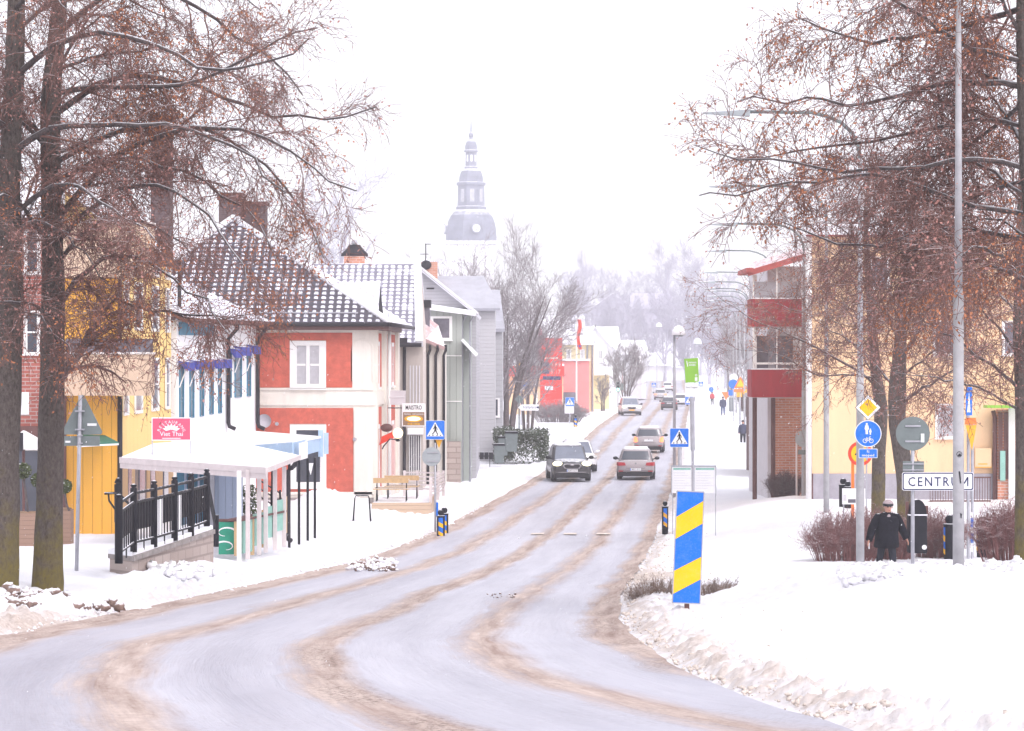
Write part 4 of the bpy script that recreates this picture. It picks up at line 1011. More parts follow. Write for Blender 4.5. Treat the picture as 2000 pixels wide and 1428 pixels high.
# blind arch on the corner pilaster
mb = MB(); c_ = (fx(708), fz(684)); mb.ring(.36, .44, d-.03, c_, .03, 16, 0, math.pi); mb.box(c_[0]-.44, c_[0]-.36, d-.03, d, fz(745), fz(684)); mb.box(c_[0]+.36, c_[0]+.44, d-.03, d, fz(745), fz(684)); mb.build('blind_arch', 'cream', T, True, bevel=.01)
mb = MB(); p.box(mb, fx(692), fx(727), .002, .06, fz(1000), fz(800)); mb.build('corner_pilaster', 'cream', T, True)
# street side
ps = Pl((xR_, d), (xE-xR_, yE-d)); Ls = math.hypot(xE-xR_, yE-d)
def al(px):
    k = (px-1000)/FPX; return (xR_-k*d)/(k*ps.u.y-ps.u.x)
for a0, a1 in ((.8, 3.8), (6.6, 11.2)):
    for zz0, zz1 in ((fz(757), fz(650)), (fz(962), fz(797))):
        mb = MB(); ps.box(mb, a0, a1, .003, .03, zz0, zz1); mb.build('red_panel', 'red_plaster', T, True)
for a in (1.5, 7.4, 9.3):
    window(T, ps, a, a+1.0, fz(750), fz(675), 2, 2, trim=.16, glass='grey_glass'); window(T, ps, a, a+1.1, fz(948), fz(840), 2, 1, trim=.16, glass='grey_glass')
for a in (.05, 4.6, 11.6):
    mb = MB(); ps.box(mb, a, a+.75, .001, .14, z0, fz(640)); mb.build('pilaster', 'cream', T, True)
mb = MB(); ps.box(mb, 0, Ls, .001, .1, fz(640), zt); ps.box(mb, 0, Ls, .001, .08, fz(792), fz(765)); mb.build('string_course', 'cream', T, True)
pipe(T, [ps.p(4.95, .25, z0), ps.p(4.95, .25, fz(640))], .07, 'white_paint')
mb = MB(); mb.cyl(ps.p(4.0, .3, fz(779)), ps.p(4.0, .9, fz(779)), .03); ps.box(mb, 3.99, 4.03, .35, .95, fz(794), fz(765)); mb.build('shop_board', 'grey_panel', T, True)
# hip roof
ez = zt+.02; e = .55
FLz = (xL_-1.6, d-e, ez); FR = (xR_+e+.1, d-e, ez); apx = Vector((PX(455, 121.5), 121.5, PZ(428, 121.5)))
BR_ = (xE+e+.1, yE+e, ez); BL_ = (xL_-1.6, yE+e, ez); apb = Vector((apx.x+.1, yE-5.5, apx.z))
mid = (FLz[0]+FR[0])/2
tiled_face(T, FLz, FR, apx+Vector((.02, 0, 0)), apx, 'dark_tiles', 'roof_face', .05)
tiled_face(T, FR, BR_, apb, apx, 'snowy_tiles', 'roof_face', .07)
mb = MB(); slab(mb, [BL_, FLz, apx, apb], .1); slab(mb, [BR_, BL_, apb, (apb.x+.01, apb.y, apb.z)], .1); mb.build('roof_back', 'snow', T, True)
mb = MB(); mb.tube([Vector(FR)+Vector((0, 0, .06)), apx+Vector((0, 0, .06))], .13, 8); mb.tube([Vector(FLz)+Vector((0, 0, .06)), apx+Vector((0, 0, .06))], .13, 8); mb.tube([apx+Vector((0, 0, .06)), apb+Vector((0, 0, .06))], .13, 8)
mb.build('ridge_tiles', 'snow', T, True, True)
mb = MB(); mb.box(FLz[0], FR[0]-.05, d-e+.02, yE+.2, ez-.22, ez-.03); mb.build('eaves', 'brown_metal', T, True)
pipe(T, [(FLz[0], d-e-.06, ez-.02), (FR[0], d-e-.06, ez-.02)], .08, 'black_pipe', 'gutter')
pipe(T, [(FR[0]+.03, d-e, ez-.02), (BR_[0]+.03, yE, ez-.02)], .08, 'black_pipe', 'gutter')
mb = MB(); 
for k in range(9): mb.box(fx(500)+k*.62, fx(500)+k*.62+.03, d-e+.35, d-e+.37, ez+.2, ez+.42)
mb.tube([(fx(470), d-e+.36, ez+.42), (fx(700), d-e+.36, ez+.42)], .025, 6); mb.build('snow_guard', 'galvanised', T, True)
# chimney stacks
mb = MB(); mb.box(PX(430, 124), PX(474, 124), 123.4, 124.6, apx.z-1.2, PZ(392, 124)); mb.box(PX(478, 124.3), PX(520, 124.3), 123.9, 125.0, apx.z-1.6, PZ(400, 124)); o = mb.build('chimney', 'dark_brick', T, True)
mb = MB(); mb.box(PX(427, 124), PX(477, 124), 123.3, 124.7, PZ(392, 124), PZ(378, 124)); mb.box(PX(475, 124), PX(523, 124), 123.8, 125.1, PZ(400, 124), PZ(394, 124)); mb.build('cap', 'brown_metal', o, True)
# dormer on the street slope: a small tiled pitch with a dark cheek
dz = PZ(618, 119); D0 = Vector((PX(655, 121), 121, PZ(556, 121))); 
a1 = Vector((PX(742, 119.5), 119.5, PZ(552, 119.5))); a0_ = Vector((PX(655, 119.5), 119.5, PZ(552, 119.5))); b1 = Vector((PX(738, 118.2), 118.2, PZ(622, 118.2))); b0_ = Vector((PX(700, 118.2), 118.2, PZ(608, 118.2)))
tiled_face(T, b0_, b1, a1, a0_, 'snowy_tiles', 'dormer_roof', .05)
mb = MB(); mb.add([a1, b1, (b1.x+.22, b1.y+.3, b1.z-.05), (a1.x+.05, a1.y+.3, a1.z-1.3), (a1.x-.1, a1.y+.6, a1.z-.05), (b1.x-.1, b1.y+.6, b1.z)], [(0, 1, 2, 3), (0, 4, 5, 1), (2, 1, 5), (0, 3, 4)]); mb.build('dormer_cheek', 'black_pipe', T, True)
# satellite dish, doorbell box, vents are fixed to the wall: parts of the house
mb = MB(); c_ = Vector((fx(517), d-.35, fz(822))); prof = [(.001, .10), (.12, .09), (.2, .06), (.27, .0), (.275, -.01)]
vs = []; n_ = 24
for r_, q in prof: vs += [(c_.x+r_*math.cos(2*math.pi*j/n_), c_.y+q, c_.z+r_*math.sin(2*math.pi*j/n_)*.95) for j in range(n_)]
mb.add(vs, [(i*n_+j, i*n_+(j+1) % n_, (i+1)*n_+(j+1) % n_, (i+1)*n_+j) for i in range(4) for j in range(n_)]); o = mb.build('satellite_dish', 'dish_grey', T, True, True)
MB().tube([(c_.x, d-.02, c_.z-.3), (c_.x, d-.3, c_.z-.35), (c_.x, d-.6, c_.z-.2)], .02, 6).build('dish_arm', 'galvanised', o, True)
MB().cyl((fx(541), d-.12, fz(828)), (fx(541), d, fz(828)), .07).build('vent', 'galvanised', T, True)
MB().cyl((fx(693), d-.12, fz(858)), (fx(693), d, fz(858)), .07).build('vent', 'galvanised', T, True)
tag(MB().box(fx(634), fx(643), d-.5, d-.42, fz(886), fz(845)).build('wall_panel', 'awning_blue', T, True))

# restaurant signs on the street side
T = thing('hanging_sign', 'white hanging pizzeria sign reading MAISTRO above a glowing pizza picture', 'sign', (PX(807, 118), 118, PZ(833, 118)))
def lb(px, py, dd=118): return (PX(px, dd)-PX(807, dd), PZ(py, dd)-PZ(833, dd))
x0, zz = lb(785, 833); x1, zz1 = lb(831, 788)
MB().box(x0, x1, 0, .12, 0, zz1).build('board', 'sign_white', T, bevel=.01)
q0 = lb(787, 831); q1 = lb(829, 805); MB().box(q0[0], q1[0], -.004, .0, q0[1], q1[1]).build('picture_panel', 'cardboard_brown', T)
mb = MB(); c_ = lb(808, 818); mb.flat([(.36*math.cos(a/12*math.pi), .13*math.sin(a/12*math.pi)) for a in range(24)], -.008, .003, c_); mb.build('pizza', 'sign_amber', T)
mb = MB(); mb.flat([(.26*math.cos(a/12*math.pi), .08*math.sin(a/12*math.pi)) for a in range(24)], -.012, .003, c_); mb.build('pizza_top', 'globe_on', T)
MB().text('MAISTRO', .17, -.006, lb(808, 796), .62).build('lettering', 'sign_black', T)
MB().text('PIZZERIA - RESTAURANG', .045, -.012, lb(808, 809), .75).build('lettering', 'sign_white', T)
MB().text('0120-134 56', .085, -.012, lb(808, 828), .46).build('phone_number', 'sign_yellow', T)
MB().cyl((x0, .06, zz1*.8), (x0-.55, .5, zz1*.8), .02).build('bracket', 'black_metal', T)
T = thing('wall_lamp', 'round white globe lamp on a black bracket by the red pennant', 'lamp', (PX(777, 116.6), 116.6, PZ(846, 116.6)))
MB().ball((0, 0, 0), .2, 16, 10).build('globe', 'globe_on', T, smooth=True)
mb = MB(); mb.lathe([(.05, -.32), (.10, -.28), (.05, -.24), (.12, -.2)], n=10); mb.tube([(0, 0, -.26), (-.3, .1, -.22), (-.55, .5, -.5), (-.62, .8, -.62)], .025, 6); mb.build('bracket', 'black_metal', T)
T = thing('hanging_sign', 'red slanting pennant sign on the red house beside the globe lamp', 'sign', (PX(756, 117.5), 117.5, PZ(850, 117.5)))
MB().flat([(-.3, -.38), (.24, -.12), (.36, .2), (-.2, -.05)], 0, .05).build('board', 'sign_red', T)
MB().ball((-.02, .1, .28), .2, 12, 8, (1.2, .8, .8)).build('horn', 'brown_metal', T, smooth=True)

# --- grey tiled house behind the red one
d = 132.0; z0 = .0
T = bldg('tiled_house', 'beige house with a snow dusted tiled roof and brick chimney right of the red house', 'house', PX(800, d), d, z0)
xa, xb = PX(560, d), PX(826, d)
mb = MB(); prism(mb, [(xa, d), (xb, d), (PX(838, 143), 143), (PX(560, 143), 143)], z0, PZ(668, d)); 
tz = PZ(517, d+5.5)
mb.add([(xb, d, PZ(668, d)), (PX(838, 143), 143, PZ(668, d)), (PX(820, 137.5), 137.5, tz), (xb-.25, d, PZ(668, d)), (PX(838, 143)-.25, 143, PZ(668, d)), (PX(820, 137.5)-.25, 137.5, tz)], [(0, 1, 2), (3, 5, 4), (0, 2, 5, 3), (1, 4, 5, 2)])
mb.build('wall', 'beige_ribs', T, True)
tiled_face(T, (xa, d-.4, PZ(672, d)), (PX(818, d), d-.4, PZ(672, d)), (PX(812, 137.5), 137.5, tz), (PX(560, 137.5), 137.5, tz), 'grey_tiles', 'roof_face', .06)
mb = MB(); slab(mb, [(PX(812, d), d-.45, PZ(671, d)+.12), (PX(827, d), d-.45, PZ(671, d)+.12), (PX(822, 137.5), 137.5, tz+.12), (PX(808, 137.5), 137.5, tz+.12)], .3); slab(mb, [(xa, 143.4, PZ(668, d)), (PX(838, 143.4), 143.4, PZ(668, d)), (PX(822, 137.5), 137.5, tz+.05), (xa, 137.5, tz+.05)], .15); mb.build('verge', 'snow', T, True)
pipe(T, [(xa, d-.5, PZ(674, d)), (PX(824, d), d-.5, PZ(674, d))], .09, 'black_pipe', 'gutter'); pipe(T, [(PX(790, d), d-.1, z0), (PX(790, d), d-.1, PZ(676, d))], .07)
MB().box(PX(778, d), PX(796, d), d-.5, d-.2, PZ(672, d), PZ(660, d)).build('snow_guard', 'black_pipe', T, True)
p = Pl((0, d), (1, 0))
mb = MB(); p.box(mb, PX(800, d), PX(822, d), .003, .06, z0+1.2, PZ(852, d)); mb.build('shop_front', 'grey_glass', T, True)
mb = MB()
for k in range(6): p.box(mb, PX(799+4.4*k, d), PX(800.4+4.4*k, d), .06, .12, z0+1.0, PZ(850, d))
mb.build('mullion', 'white_paint', T, True)
mb = MB(); p.box(mb, PX(797, d), PX(827, d), .0, .7, PZ(848, d), PZ(836, d)); mb.build('porch_roof', 'snow', T, True)
for a in (800, 806, 812, 818):
    mb = MB(); p.box(mb, PX(a, d), PX(a+2.5, d), .003, .05, PZ(800, d), PZ(714, d)); mb.build('window', 'grey_panel', T, True)
dC = 139; mb = MB(); mb.box(PX(672, dC), PX(711, dC), dC, dC+.9, tz-1, PZ(500, dC)); o = mb.build('chimney', 'orange_brick', T, True)
mb = MB(); c_ = (PX(691.5, dC), dC+.45, PZ(500, dC)); mb.lathe([(.62, 0), (.6, .12), (.36, .34), (.26, .52)], c_, 4); o2 = mb.build('cap', 'black_pipe', o, True)
MB().ball((c_[0], c_[1], c_[2]+.62), .14, 10, 6).build('vent', 'galvanised', T, True, True)

# --- grey gabled house with the lean-to extension
d = 148.0; z0 = 0.1
T = bldg('grey_house', 'grey clapboard house with a ribbed grey green extension beyond the tiled house', 'house', PX(870, d), d, z0)
mb = MB(); gz = [(PX(760, d), z0), (PX(930, d), z0), (PX(930, d), PZ(612, d)), (PX(818, d), PZ(522, d)), (PX(700, d), PZ(612, d)), (PX(700, d), z0)]
n = len(gz); mb.add([(a, d, b_) for a, b_ in gz]+[(a, d+16, b_) for a, b_ in gz], [tuple(range(n)), tuple(range(n, 2*n))[::-1]]+[(i, n+i, n+(i+1) % n, (i+1) % n) for i in range(n)]); mb.build('wall', 'grey_siding', T, True)
mb = MB(); slab(mb, [(PX(934, d), d-.4, PZ(612, d)), (PX(934, d), d+16.3, PZ(612, d)), (PX(817, d), d+16.3, PZ(518, d)), (PX(817, d), d-.4, PZ(518, d))], .15); slab(mb, [(PX(690, d), d-.4, PZ(618, d)), (PX(690, d), d+16.3, PZ(618, d)), (PX(817, d), d+16.3, PZ(518, d)), (PX(817, d), d-.4, PZ(518, d))], .15); mb.build('roof', 'snow', T, True)
MB().tube([(PX(817, d), d-.42, PZ(519.5, d)), (PX(934, d), d-.42, PZ(614, d))], .07, 6).build('bargeboard', 'grey_panel', T, True)
mb = MB(); mb.box(PX(833, d), PX(848, d), d-.04, d-.002, PZ(565, d), PZ(562, d)); mb.build('vent', 'black_pipe', T, True)
d2 = 143.0; p = Pl((0, d2), (1, 0))
mb = MB(); mb.box(PX(842, d2), PX(902, d2), d2, d-.02, .2, PZ(606, d2)); mb.build('extension_wall', 'green_grey_ribs', T, True)
mb = MB(); mb.box(PX(902, 145), PX(921, 147), 144.6, d+.9, .2, PZ(614, d2)); mb.build('extension_wall', 'green_grey_ribs', T, True)
mb = MB(); slab(mb, [(PX(840, d2), d2-.4, PZ(598, d2)), (PX(930, d2), d2-.4, PZ(610, d2)), (PX(930, d), d-.05, PZ(604, d2)), (PX(840, d), d-.05, PZ(590, d2))], .18); mb.build('extension_roof', 'snow', T, True)
window(T, p, PX(845, d2), PX(879, d2), PZ(660, d2), PZ(622, d2), 1, 1, fw=.05, trim=.1, glass='grey_glass')
mb = MB(); 
for py in (696, 785, ): p.box(mb, PX(866, d2), PX(902, d2), .002, .04, PZ(py, d2), PZ(py-2, d2))
mb.build('flashing', 'white_paint', T, True)
mb = MB(); p.box(mb, PX(866, d2), PX(900, d2), .05, .5, .2, PZ(862, d2)); mb.build('plinth', 'stone_block', T, True)
for pxx in (903, 918): pipe(T, [(PX(pxx, 144), 143.9, .2), (PX(pxx, 144), 143.9, PZ(630, 144)), (PX(pxx+10, 144), 143.6, PZ(612, 144))], .045, 'galvanised')
mb = MB(); slab(mb, [(PX(904, 142), 142, PZ(662, 142)), (PX(933, 142), 142, PZ(693, 142)), (PX(933, 147), 147, PZ(690, 142)), (PX(904, 147), 147, PZ(658, 142))], .12); mb.build('porch_roof', 'snow', T, True)

# --- narrow cream house with the pink roof, between the two
d = 138.0
T = bldg('cream_house', 'narrow cream house with a pinkish pitched roof and three black downpipes', 'house', PX(848, d), d, .0)
mb = MB(); mb.box(PX(834, d), PX(868, d), d, d+4.6, .0, PZ(672, d)); mb.build('wall', 'cream', T, True)
mb = MB(); slab(mb, [(PX(832, d), d-.4, PZ(662, d)), (PX(870, d), d-.4, PZ(678, d)), (PX(856, d+2), d+2, PZ(634, d)), (PX(826, d+2), d+2, PZ(612, d))], .15); slab(mb, [(PX(826, d+2), d+2, PZ(612, d)), (PX(856, d+2), d+2, PZ(634, d)), (PX(870, d+4.8), d+4.8, PZ(678, d)), (PX(832, d+4.8), d+4.8, PZ(662, d))], .15); mb.build('roof', 'pink_roof', T, True)
for pxx in (836, 851, 867): pipe(T, [(PX(pxx, d), d-.12, .05), (PX(pxx, d), d-.12, PZ(694, d)), (PX(pxx+4, d), d-.3, PZ(684, d)), (PX(pxx+4, d), d-.35, PZ(674, d))], .065)
MB().box(PX(820, d), PX(840, d), d+1, d+2.4, PZ(600, d), PZ(585, d)).build('dormer', 'black_pipe', T, True)
mb = MB(); mb.box(PX(822, d), PX(838, d), d+1.1, d+1.6, PZ(668, d), PZ(598, d)); mb.build('dormer_cheek', 'grey_glass', T, True)
# orange brick chimney with aerial
d = 160.0
T = bldg('long_roof_house', 'long low house with a snowy roof and orange brick chimney behind the grey gable', 'house', PX(880, d), d, 0)
MB().box(PX(800, d), PX(965, d), d+10, d+20, 0, PZ(600, d)).build('wall', 'white_siding', T, True)
mb = MB(); slab(mb, [(PX(800, d), d+9.5, PZ(596, d)), (PX(975, d), d+9.5, PZ(596, d)), (PX(940, d), d+15, PZ(524, d)), (PX(800, d), d+15, PZ(524, d))], .15); slab(mb, [(PX(800, d), d+20.5, PZ(596, d)), (PX(975, d), d+20.5, PZ(596, d)), (PX(940, d), d+15, PZ(524, d)), (PX(800, d), d+15, PZ(524, d))], .15); mb.build('roof', 'roof_frost', T, True)
o = MB().box(PX(804, d), PX(842, d), d+13, d+14, PZ(560, d), PZ(496, d)).build('chimney', 'orange_brick', T, True)
mb = MB(); mb.cyl((PX(818, d), d+12.9, PZ(520, d)), (PX(818, d), d+12.9, PZ(458, d)), .03); mb.cyl((PX(806, d), d+12.9, PZ(480, d)), (PX(824, d), d+12.9, PZ(480, d)), .02); mb.cyl((PX(816, d), d+12.9, PZ(459, d)), (PX(829, d), d+12.9, PZ(459, d)), .02); mb.ball((PX(819, d), d+12.8, PZ(503, d)), .3, 12, 8, (1, .5, .9)); mb.build('aerial', 'black_pipe', T, True)
# white brick long building beyond
d = 176.0
T = bldg('white_brick_house', 'pale brick house half hidden by the bare tree and hedge', 'house', PX(950, d), d, .2)
MB().box(PX(880, d), PX(981, d), d, d+20, .2, PZ(640, d)).build('wall', 'white_brick', T, True)
mb = MB(); slab(mb, [(PX(875, d), d-.3, PZ(642, d)), (PX(986, d), d-.3, PZ(642, d)), (PX(975, d), d+8, PZ(560, d)), (PX(875, d), d+8, PZ(560, d))], .2); mb.build('roof', 'roof_frost', T, True)
p = Pl((0, d), (1, 0)); window(T, p, PX(958, d), PX(974, d), PZ(812, d), PZ(780, d), 1, 1, trim=.06)
mb = MB(); p.box(mb, PX(918, d), PX(930, d), .0, .5, PZ(795, d), PZ(782, d)); mb.build('canopy', 'snow', T, True)

# --- petrol station and beyond
d = 290.0
T = bldg('price_pylon', 'tall red petrol price pylon showing 14.69 and 15.17', 'sign', PX(1078, d), d, .3)
x0, x1 = PX(1055, d), PX(1098, d)
MB().box(x0, x1, d, d+.5, .2, PZ(660, d)).build('body', 'station_red', T, True)
mb = MB(); mb.box(x0+.25, x1-.15, d-.05, d-.003, PZ(742, d), PZ(735, d)); mb.build('display', 'sign_navy', T, True)
mb = MB(); mb.box(x0+.25, x0+.85, d-.05, d-.003, PZ(716, d), PZ(708, d)); mb.box(x0+.25, x0+.85, d-.05, d-.003, PZ(730, d), PZ(722, d)); mb.build('display', 'sign_navy', T, True)
mb = MB(); mb.text('14.69', .36, d-.02, (x1-.72, PZ(712, d)), 1.15); mb.text('15.17', .36, d-.02, (x1-.72, PZ(726, d)), 1.15); mb.build('price_digits', 'station_text', T, True)
MB().box(PX(1064, d), PX(1080, d), d-.05, d-.003, PZ(762, d), PZ(754, d)).build('notice', 'sign_white', T, True)
mb = MB(); mb.box(PX(1062, d), PX(1090, d), d-.03, d-.003, PZ(701, d), PZ(698, d)); mb.build('lettering', 'station_text', T, True)
T = bldg('round_sign', 'small orange and yellow round fuel sign behind the bare tree', 'sign', PX(1018, 255), 255, .3)
dd = 255; MB().cyl((PX(1018, dd), dd, PZ(718, dd)), (PX(1018, dd), dd+.15, PZ(718, dd)), .5, n=20).build('disc', 'sign_amber', T, True); MB().cyl((PX(1018, dd), dd+.07, .2), (PX(1018, dd), dd+.07, PZ(718, dd)), .06).build('pole', 'galvanised', T, True)
MB().box(PX(1014, dd), PX(1032, dd), dd, dd+.1, PZ(760, dd), PZ(746, dd)).build('panel', 'sign_blue', T, True)
T = bldg('fuel_shop', 'low red and pale fuel shop behind the bare tree', 'shop', PX(1040, 300), 300, .2)
MB().box(PX(985, 305), PX(1100, 305), 305, 315, .2, PZ(735, 305)).build('wall', 'pale_yellow', T, True); MB().box(PX(980, 304), PX(1102, 304), 304, 316, PZ(735, 304), PZ(715, 304)).build('fascia', 'station_red', T, True)
MB().box(PX(980, 304), PX(1102, 304), 304, 316, PZ(714.8, 304), PZ(711, 304)).build('roof_snow', 'snow', T, True)
for px, dd, top, lab, cl in ((1126, 300, 622, 'white flagpole with a limp red flag right of the pylon', 'sign_red'), (1048, 280, 640, 'white flagpole with a red flag left of the pylon', 'sign_pink')):
    T = thing('flagpole', lab, 'flagpole', (PX(px, dd), dd, .2), group='station flagpoles')
    h_ = PZ(top, dd)-.2; MB().cyl((0, 0, 0), (0, 0, h_), .085, .05, 8).build('pole', 'white_paint', T); 
    mb = MB(); nx, nz = 5, 8; mb.add([(.06+.12*math.sin(j*1.1)+.09*i, .10*math.sin(i*2+j*.6), h_-.1-j*.42) for j in range(nz) for i in range(nx)], [(j*nx+i, j*nx+i+1, (j+1)*nx+i+1, (j+1)*nx+i) for j in range(nz-1) for i in range(nx-1)]); mb.build('flag', cl if px > 1100 else cl, T)
    if px > 1100: MB().box(.02, .5, -.03, .03, h_-1.9-.9, h_-1.9-.1-.6).build('banner', 'royal_blue', T)
def gable_house(name, label, px0, px1, d, dep, eave, ridge, wallm, roofm='snow', zb=.2, front='slope', cat='house', wins=(), ext=None):
    """front='slope': the ridge runs across the view; 'gable': the gable looks at us"""
    T = bldg(name, label, cat, PX((px0+px1)/2, d), d, zb); x0, x1 = PX(px0, d), PX(px1, d); ze, zr = PZ(eave, d), PZ(ridge, d)
    mb = MB()
    if front == 'slope':
        gz = [(d, zb), (d+dep, zb), (d+dep, ze), (d+dep/2, zr), (d, ze)]; n = 5
        mb.add([(x0, a, b_) for a, b_ in gz]+[(x1, a, b_) for a, b_ in gz], [tuple(range(n))[::-1], tuple(range(n, 2*n))]+[(i, (i+1) % n, n+(i+1) % n, n+i) for i in range(n)])
        mb.build('wall', wallm, T, True); r = MB(); e = dep*.06
        slab(r, [(x0-.4, d-e, ze-.1), (x1+.4, d-e, ze-.1), (x1+.4, d+dep/2, zr+.12), (x0-.4, d+dep/2, zr+.12)], .2); slab(r, [(x0-.4, d+dep+e, ze-.1), (x1+.4, d+dep+e, ze-.1), (x1+.4, d+dep/2, zr+.12), (x0-.4, d+dep/2, zr+.12)], .2)
    else:
        xm = (x0+x1)/2; gz = [(x0, zb), (x1, zb), (x1, ze), (xm, zr), (x0, ze)]; n = 5
        mb.add([(a, d, b_) for a, b_ in gz]+[(a, d+dep, b_) for a, b_ in gz], [tuple(range(n)), tuple(range(n, 2*n))[::-1]]+[(i, n+i, n+(i+1) % n, (i+1) % n) for i in range(n)])
        mb.build('wall', wallm, T, True); r = MB()
        slab(r, [(x0-.5, d-.5, ze-.2), (x0-.5, d+dep+.3, ze-.2), (xm, d+dep+.3, zr+.12), (xm, d-.5, zr+.12)], .2); slab(r, [(x1+.5, d-.5, ze-.2), (x1+.5, d+dep+.3, ze-.2), (xm, d+dep+.3, zr+.12), (xm, d-.5, zr+.12)], .2)
    r.build('roof', roofm, T, True); p = Pl((0, d), (1, 0))
    for (a, b_, c, e_) in wins: window(T, p, PX(a, d), PX(b_, d), PZ(c, d), PZ(e_, d), 2, 1, fw=.08, trim=.1, glass='grey_glass')
    return T
d = 325
T = gable_house('yellow_pink_house', 'yellow over pink house with grey downpipes behind the flagpole', 1075, 1160, d, 20, 668, 648, 'butter_plaster', wins=((1108, 1114, 700, 684), (1135, 1140, 700, 684)))
MB().box(PX(1096, d), PX(1148, d), d-6, d-.05, .2, PZ(705, d)).build('shop_wing', 'pink_plaster', T, True); MB().box(PX(1094, d), PX(1150, d), d-6.3, d-.06, PZ(704.8, d), PZ(701, d)).build('wing_roof', 'snow', T, True)
for px in (1147, 1157): pipe(T, [(PX(px, d), d-.1, .2), (PX(px, d), d-.1, PZ(676, d)), (PX(px+4, d), d-1, PZ(668, d))], .1, 'galvanised')
MB().box(PX(1098, d), PX(1125, d), d-6.3, d-6.02, .5, PZ(765, d)).build('shop_window', 'grey_glass', T, True)
gable_house('white_gable_house', 'white gabled house with a wide snowy roof behind the yellow pink house', 1110, 1215, 372, 26, 705, 636, 'white_wall', front='gable', wins=((1170, 1176, 700, 685),))
gable_house('white_long_house', 'white house with a broad snowy roof slope, second of the pale row', 1150, 1208, 400, 24, 682, 638, 'white_wall')
T = gable_house('small_red_house', 'small brick red house with a white roof above the traffic light', 1190, 1216, 390, 12, 718, 700, 'pink_plaster')
T = gable_house('bay_window_house', 'pale house with a grey bay window beside the round bare tree', 1205, 1262, 440, 30, 690, 665, 'white_wall', wins=((1234, 1246, 712, 696),))
MB().box(PX(1232, 440), PX(1252, 440), 437.5, 439.9, .2, PZ(688, 440)).build('bay', 'grey_panel', T, True); window(T, Pl((0, 437.5), (1, 0)), PX(1235, 440), PX(1248, 440), PZ(714, 440), PZ(698, 440), 2, 1, trim=.15)
gable_house('butter_house', 'low butter yellow house with a snowy roof left of the small dark tree', 1150, 1190, 345, 18, 728, 706, 'butter_plaster')
# the big hall on the hill and small far houses
def hill_house(label, px0, px1, d, eave, ridge, wallm, base, front='slope', roofm='snow'):
    return gable_house('hill_house', label, px0, px1, d, 16, eave, ridge, wallm, roofm, PZ(base, d), front)
hill_house('wide dark gabled hall up on the hazy hill', 1158, 1235, 735, 600, 573, 'twig_far_hazed', 650, 'gable')
hill_house('long low house with a dark roof on the hazy hill', 1235, 1312, 745, 602, 572, 'twig_far_hazed', 650, roofm='twig_far_hazed')
hill_house('small pale house at the foot of the hill left of the green bus sign', 1262, 1312, 640, 712, 690, 'white_wall', 745)
hill_house('small pale house at the foot of the hill right of the street lamp pole', 1302, 1338, 660, 716, 702, 'white_wall', 745)
hill_house('pale tower block in the haze beside the row of lamp posts', 1428, 1452, 560, 662, 655, 'white_wall', 760)
hill_house('dim grey house among the trees right of the lamp posts', 1470, 1530, 620, 700, 680, 'grey_panel', 760)
# garden wall closing the end of the street
T = tag(MB().box(PX(1236, 690), PX(1345, 690), 690, 690.6, 1.2, PZ(739, 690)).build('garden_wall', 'snow'), 'long white snow covered wall where the street bends away', 'wall')

# --- the church
d = 700.0; cx = PX(920, d)
T = bldg('church', 'white church with a tall dark copper spire fading in the haze', 'church', cx, d, 8)
s_ = FPX/d
def hz_(py): return PZ(py, d)-8
w2 = 46/s_
mb = MB(); mb.box(-w2*.98, w2*.98, -w2, w2, -6, hz_(473)); mb.build('tower_wall', 'white_wall', T)
mb = MB(); mb.box(-w2*1.1, w2*1.1, -w2*1.12, w2*1.12, hz_(478), hz_(472)); mb.box(-w2*1.04, w2*1.04, -w2*1.06, w2*1.06, hz_(484), hz_(482)); mb.build('cornice', 'white_wall', T)
def sqlathe(prof, n=8, rot=0.0):
    mb = MB(); vs = [(r*math.cos(2*math.pi*(j+rot)/n), r*math.sin(2*math.pi*(j+rot)/n), z) for r, z in prof for j in range(n)]
    mb.add(vs, [(i*n+j, i*n+(j+1) % n, (i+1)*n+(j+1) % n, (i+1)*n+j) for i in range(len(prof)-1) for j in range(n)]+[tuple(range(n))[::-1], tuple(range((len(prof)-1)*n, len(prof)*n))]); return mb
pr = lambda L: [(r/s_, hz_(y)) for r, y in L]
sqlathe(pr([(52, 473), (52, 462), (51, 450), (49.5, 440), (46.5, 430), (42, 421), (36, 414), (29, 409)]), 8, .62).build('dome', 'spire_copper_hazed', T)
sqlathe(pr([(31, 409), (31, 404), (28, 403), (27, 362)]), 8, .62).build('lantern_wall', 'spire_copper_hazed', T)
mb = MB()
for k in range(8):
    a = 2*math.pi*(k+.5+.62)/8; r_ = 25.5/s_; c_, s2 = math.cos(a), math.sin(a); hw = 6/s_
    P = [(r_*c_-hw*s2*q, r_*s2+hw*c_*q) for q in (-.7, .7)]
    o = MB().add([(P[0][0]*1.01, P[0][1]*1.01, hz_(395)), (P[1][0]*1.01, P[1][1]*1.01, hz_(395)), (P[1][0]*1.01, P[1][1]*1.01, hz_(370)), (P[0][0]*1.01, P[0][1]*1.01, hz_(370))], [(0, 1, 2, 3)]).build('lantern_window', 'pale_glass', T)
sqlathe(pr([(30, 362), (30, 357), (25, 356), (24, 345), (20, 334), (14, 330), (12, 329)]), 8, .62).build('dome', 'spire_copper_hazed', T)
sqlathe(pr([(14, 330), (13.5, 326), (11.5, 325), (11.5, 296)]), 8, .62).build('lantern_wall', 'spire_copper_hazed', T)
mb = MB()
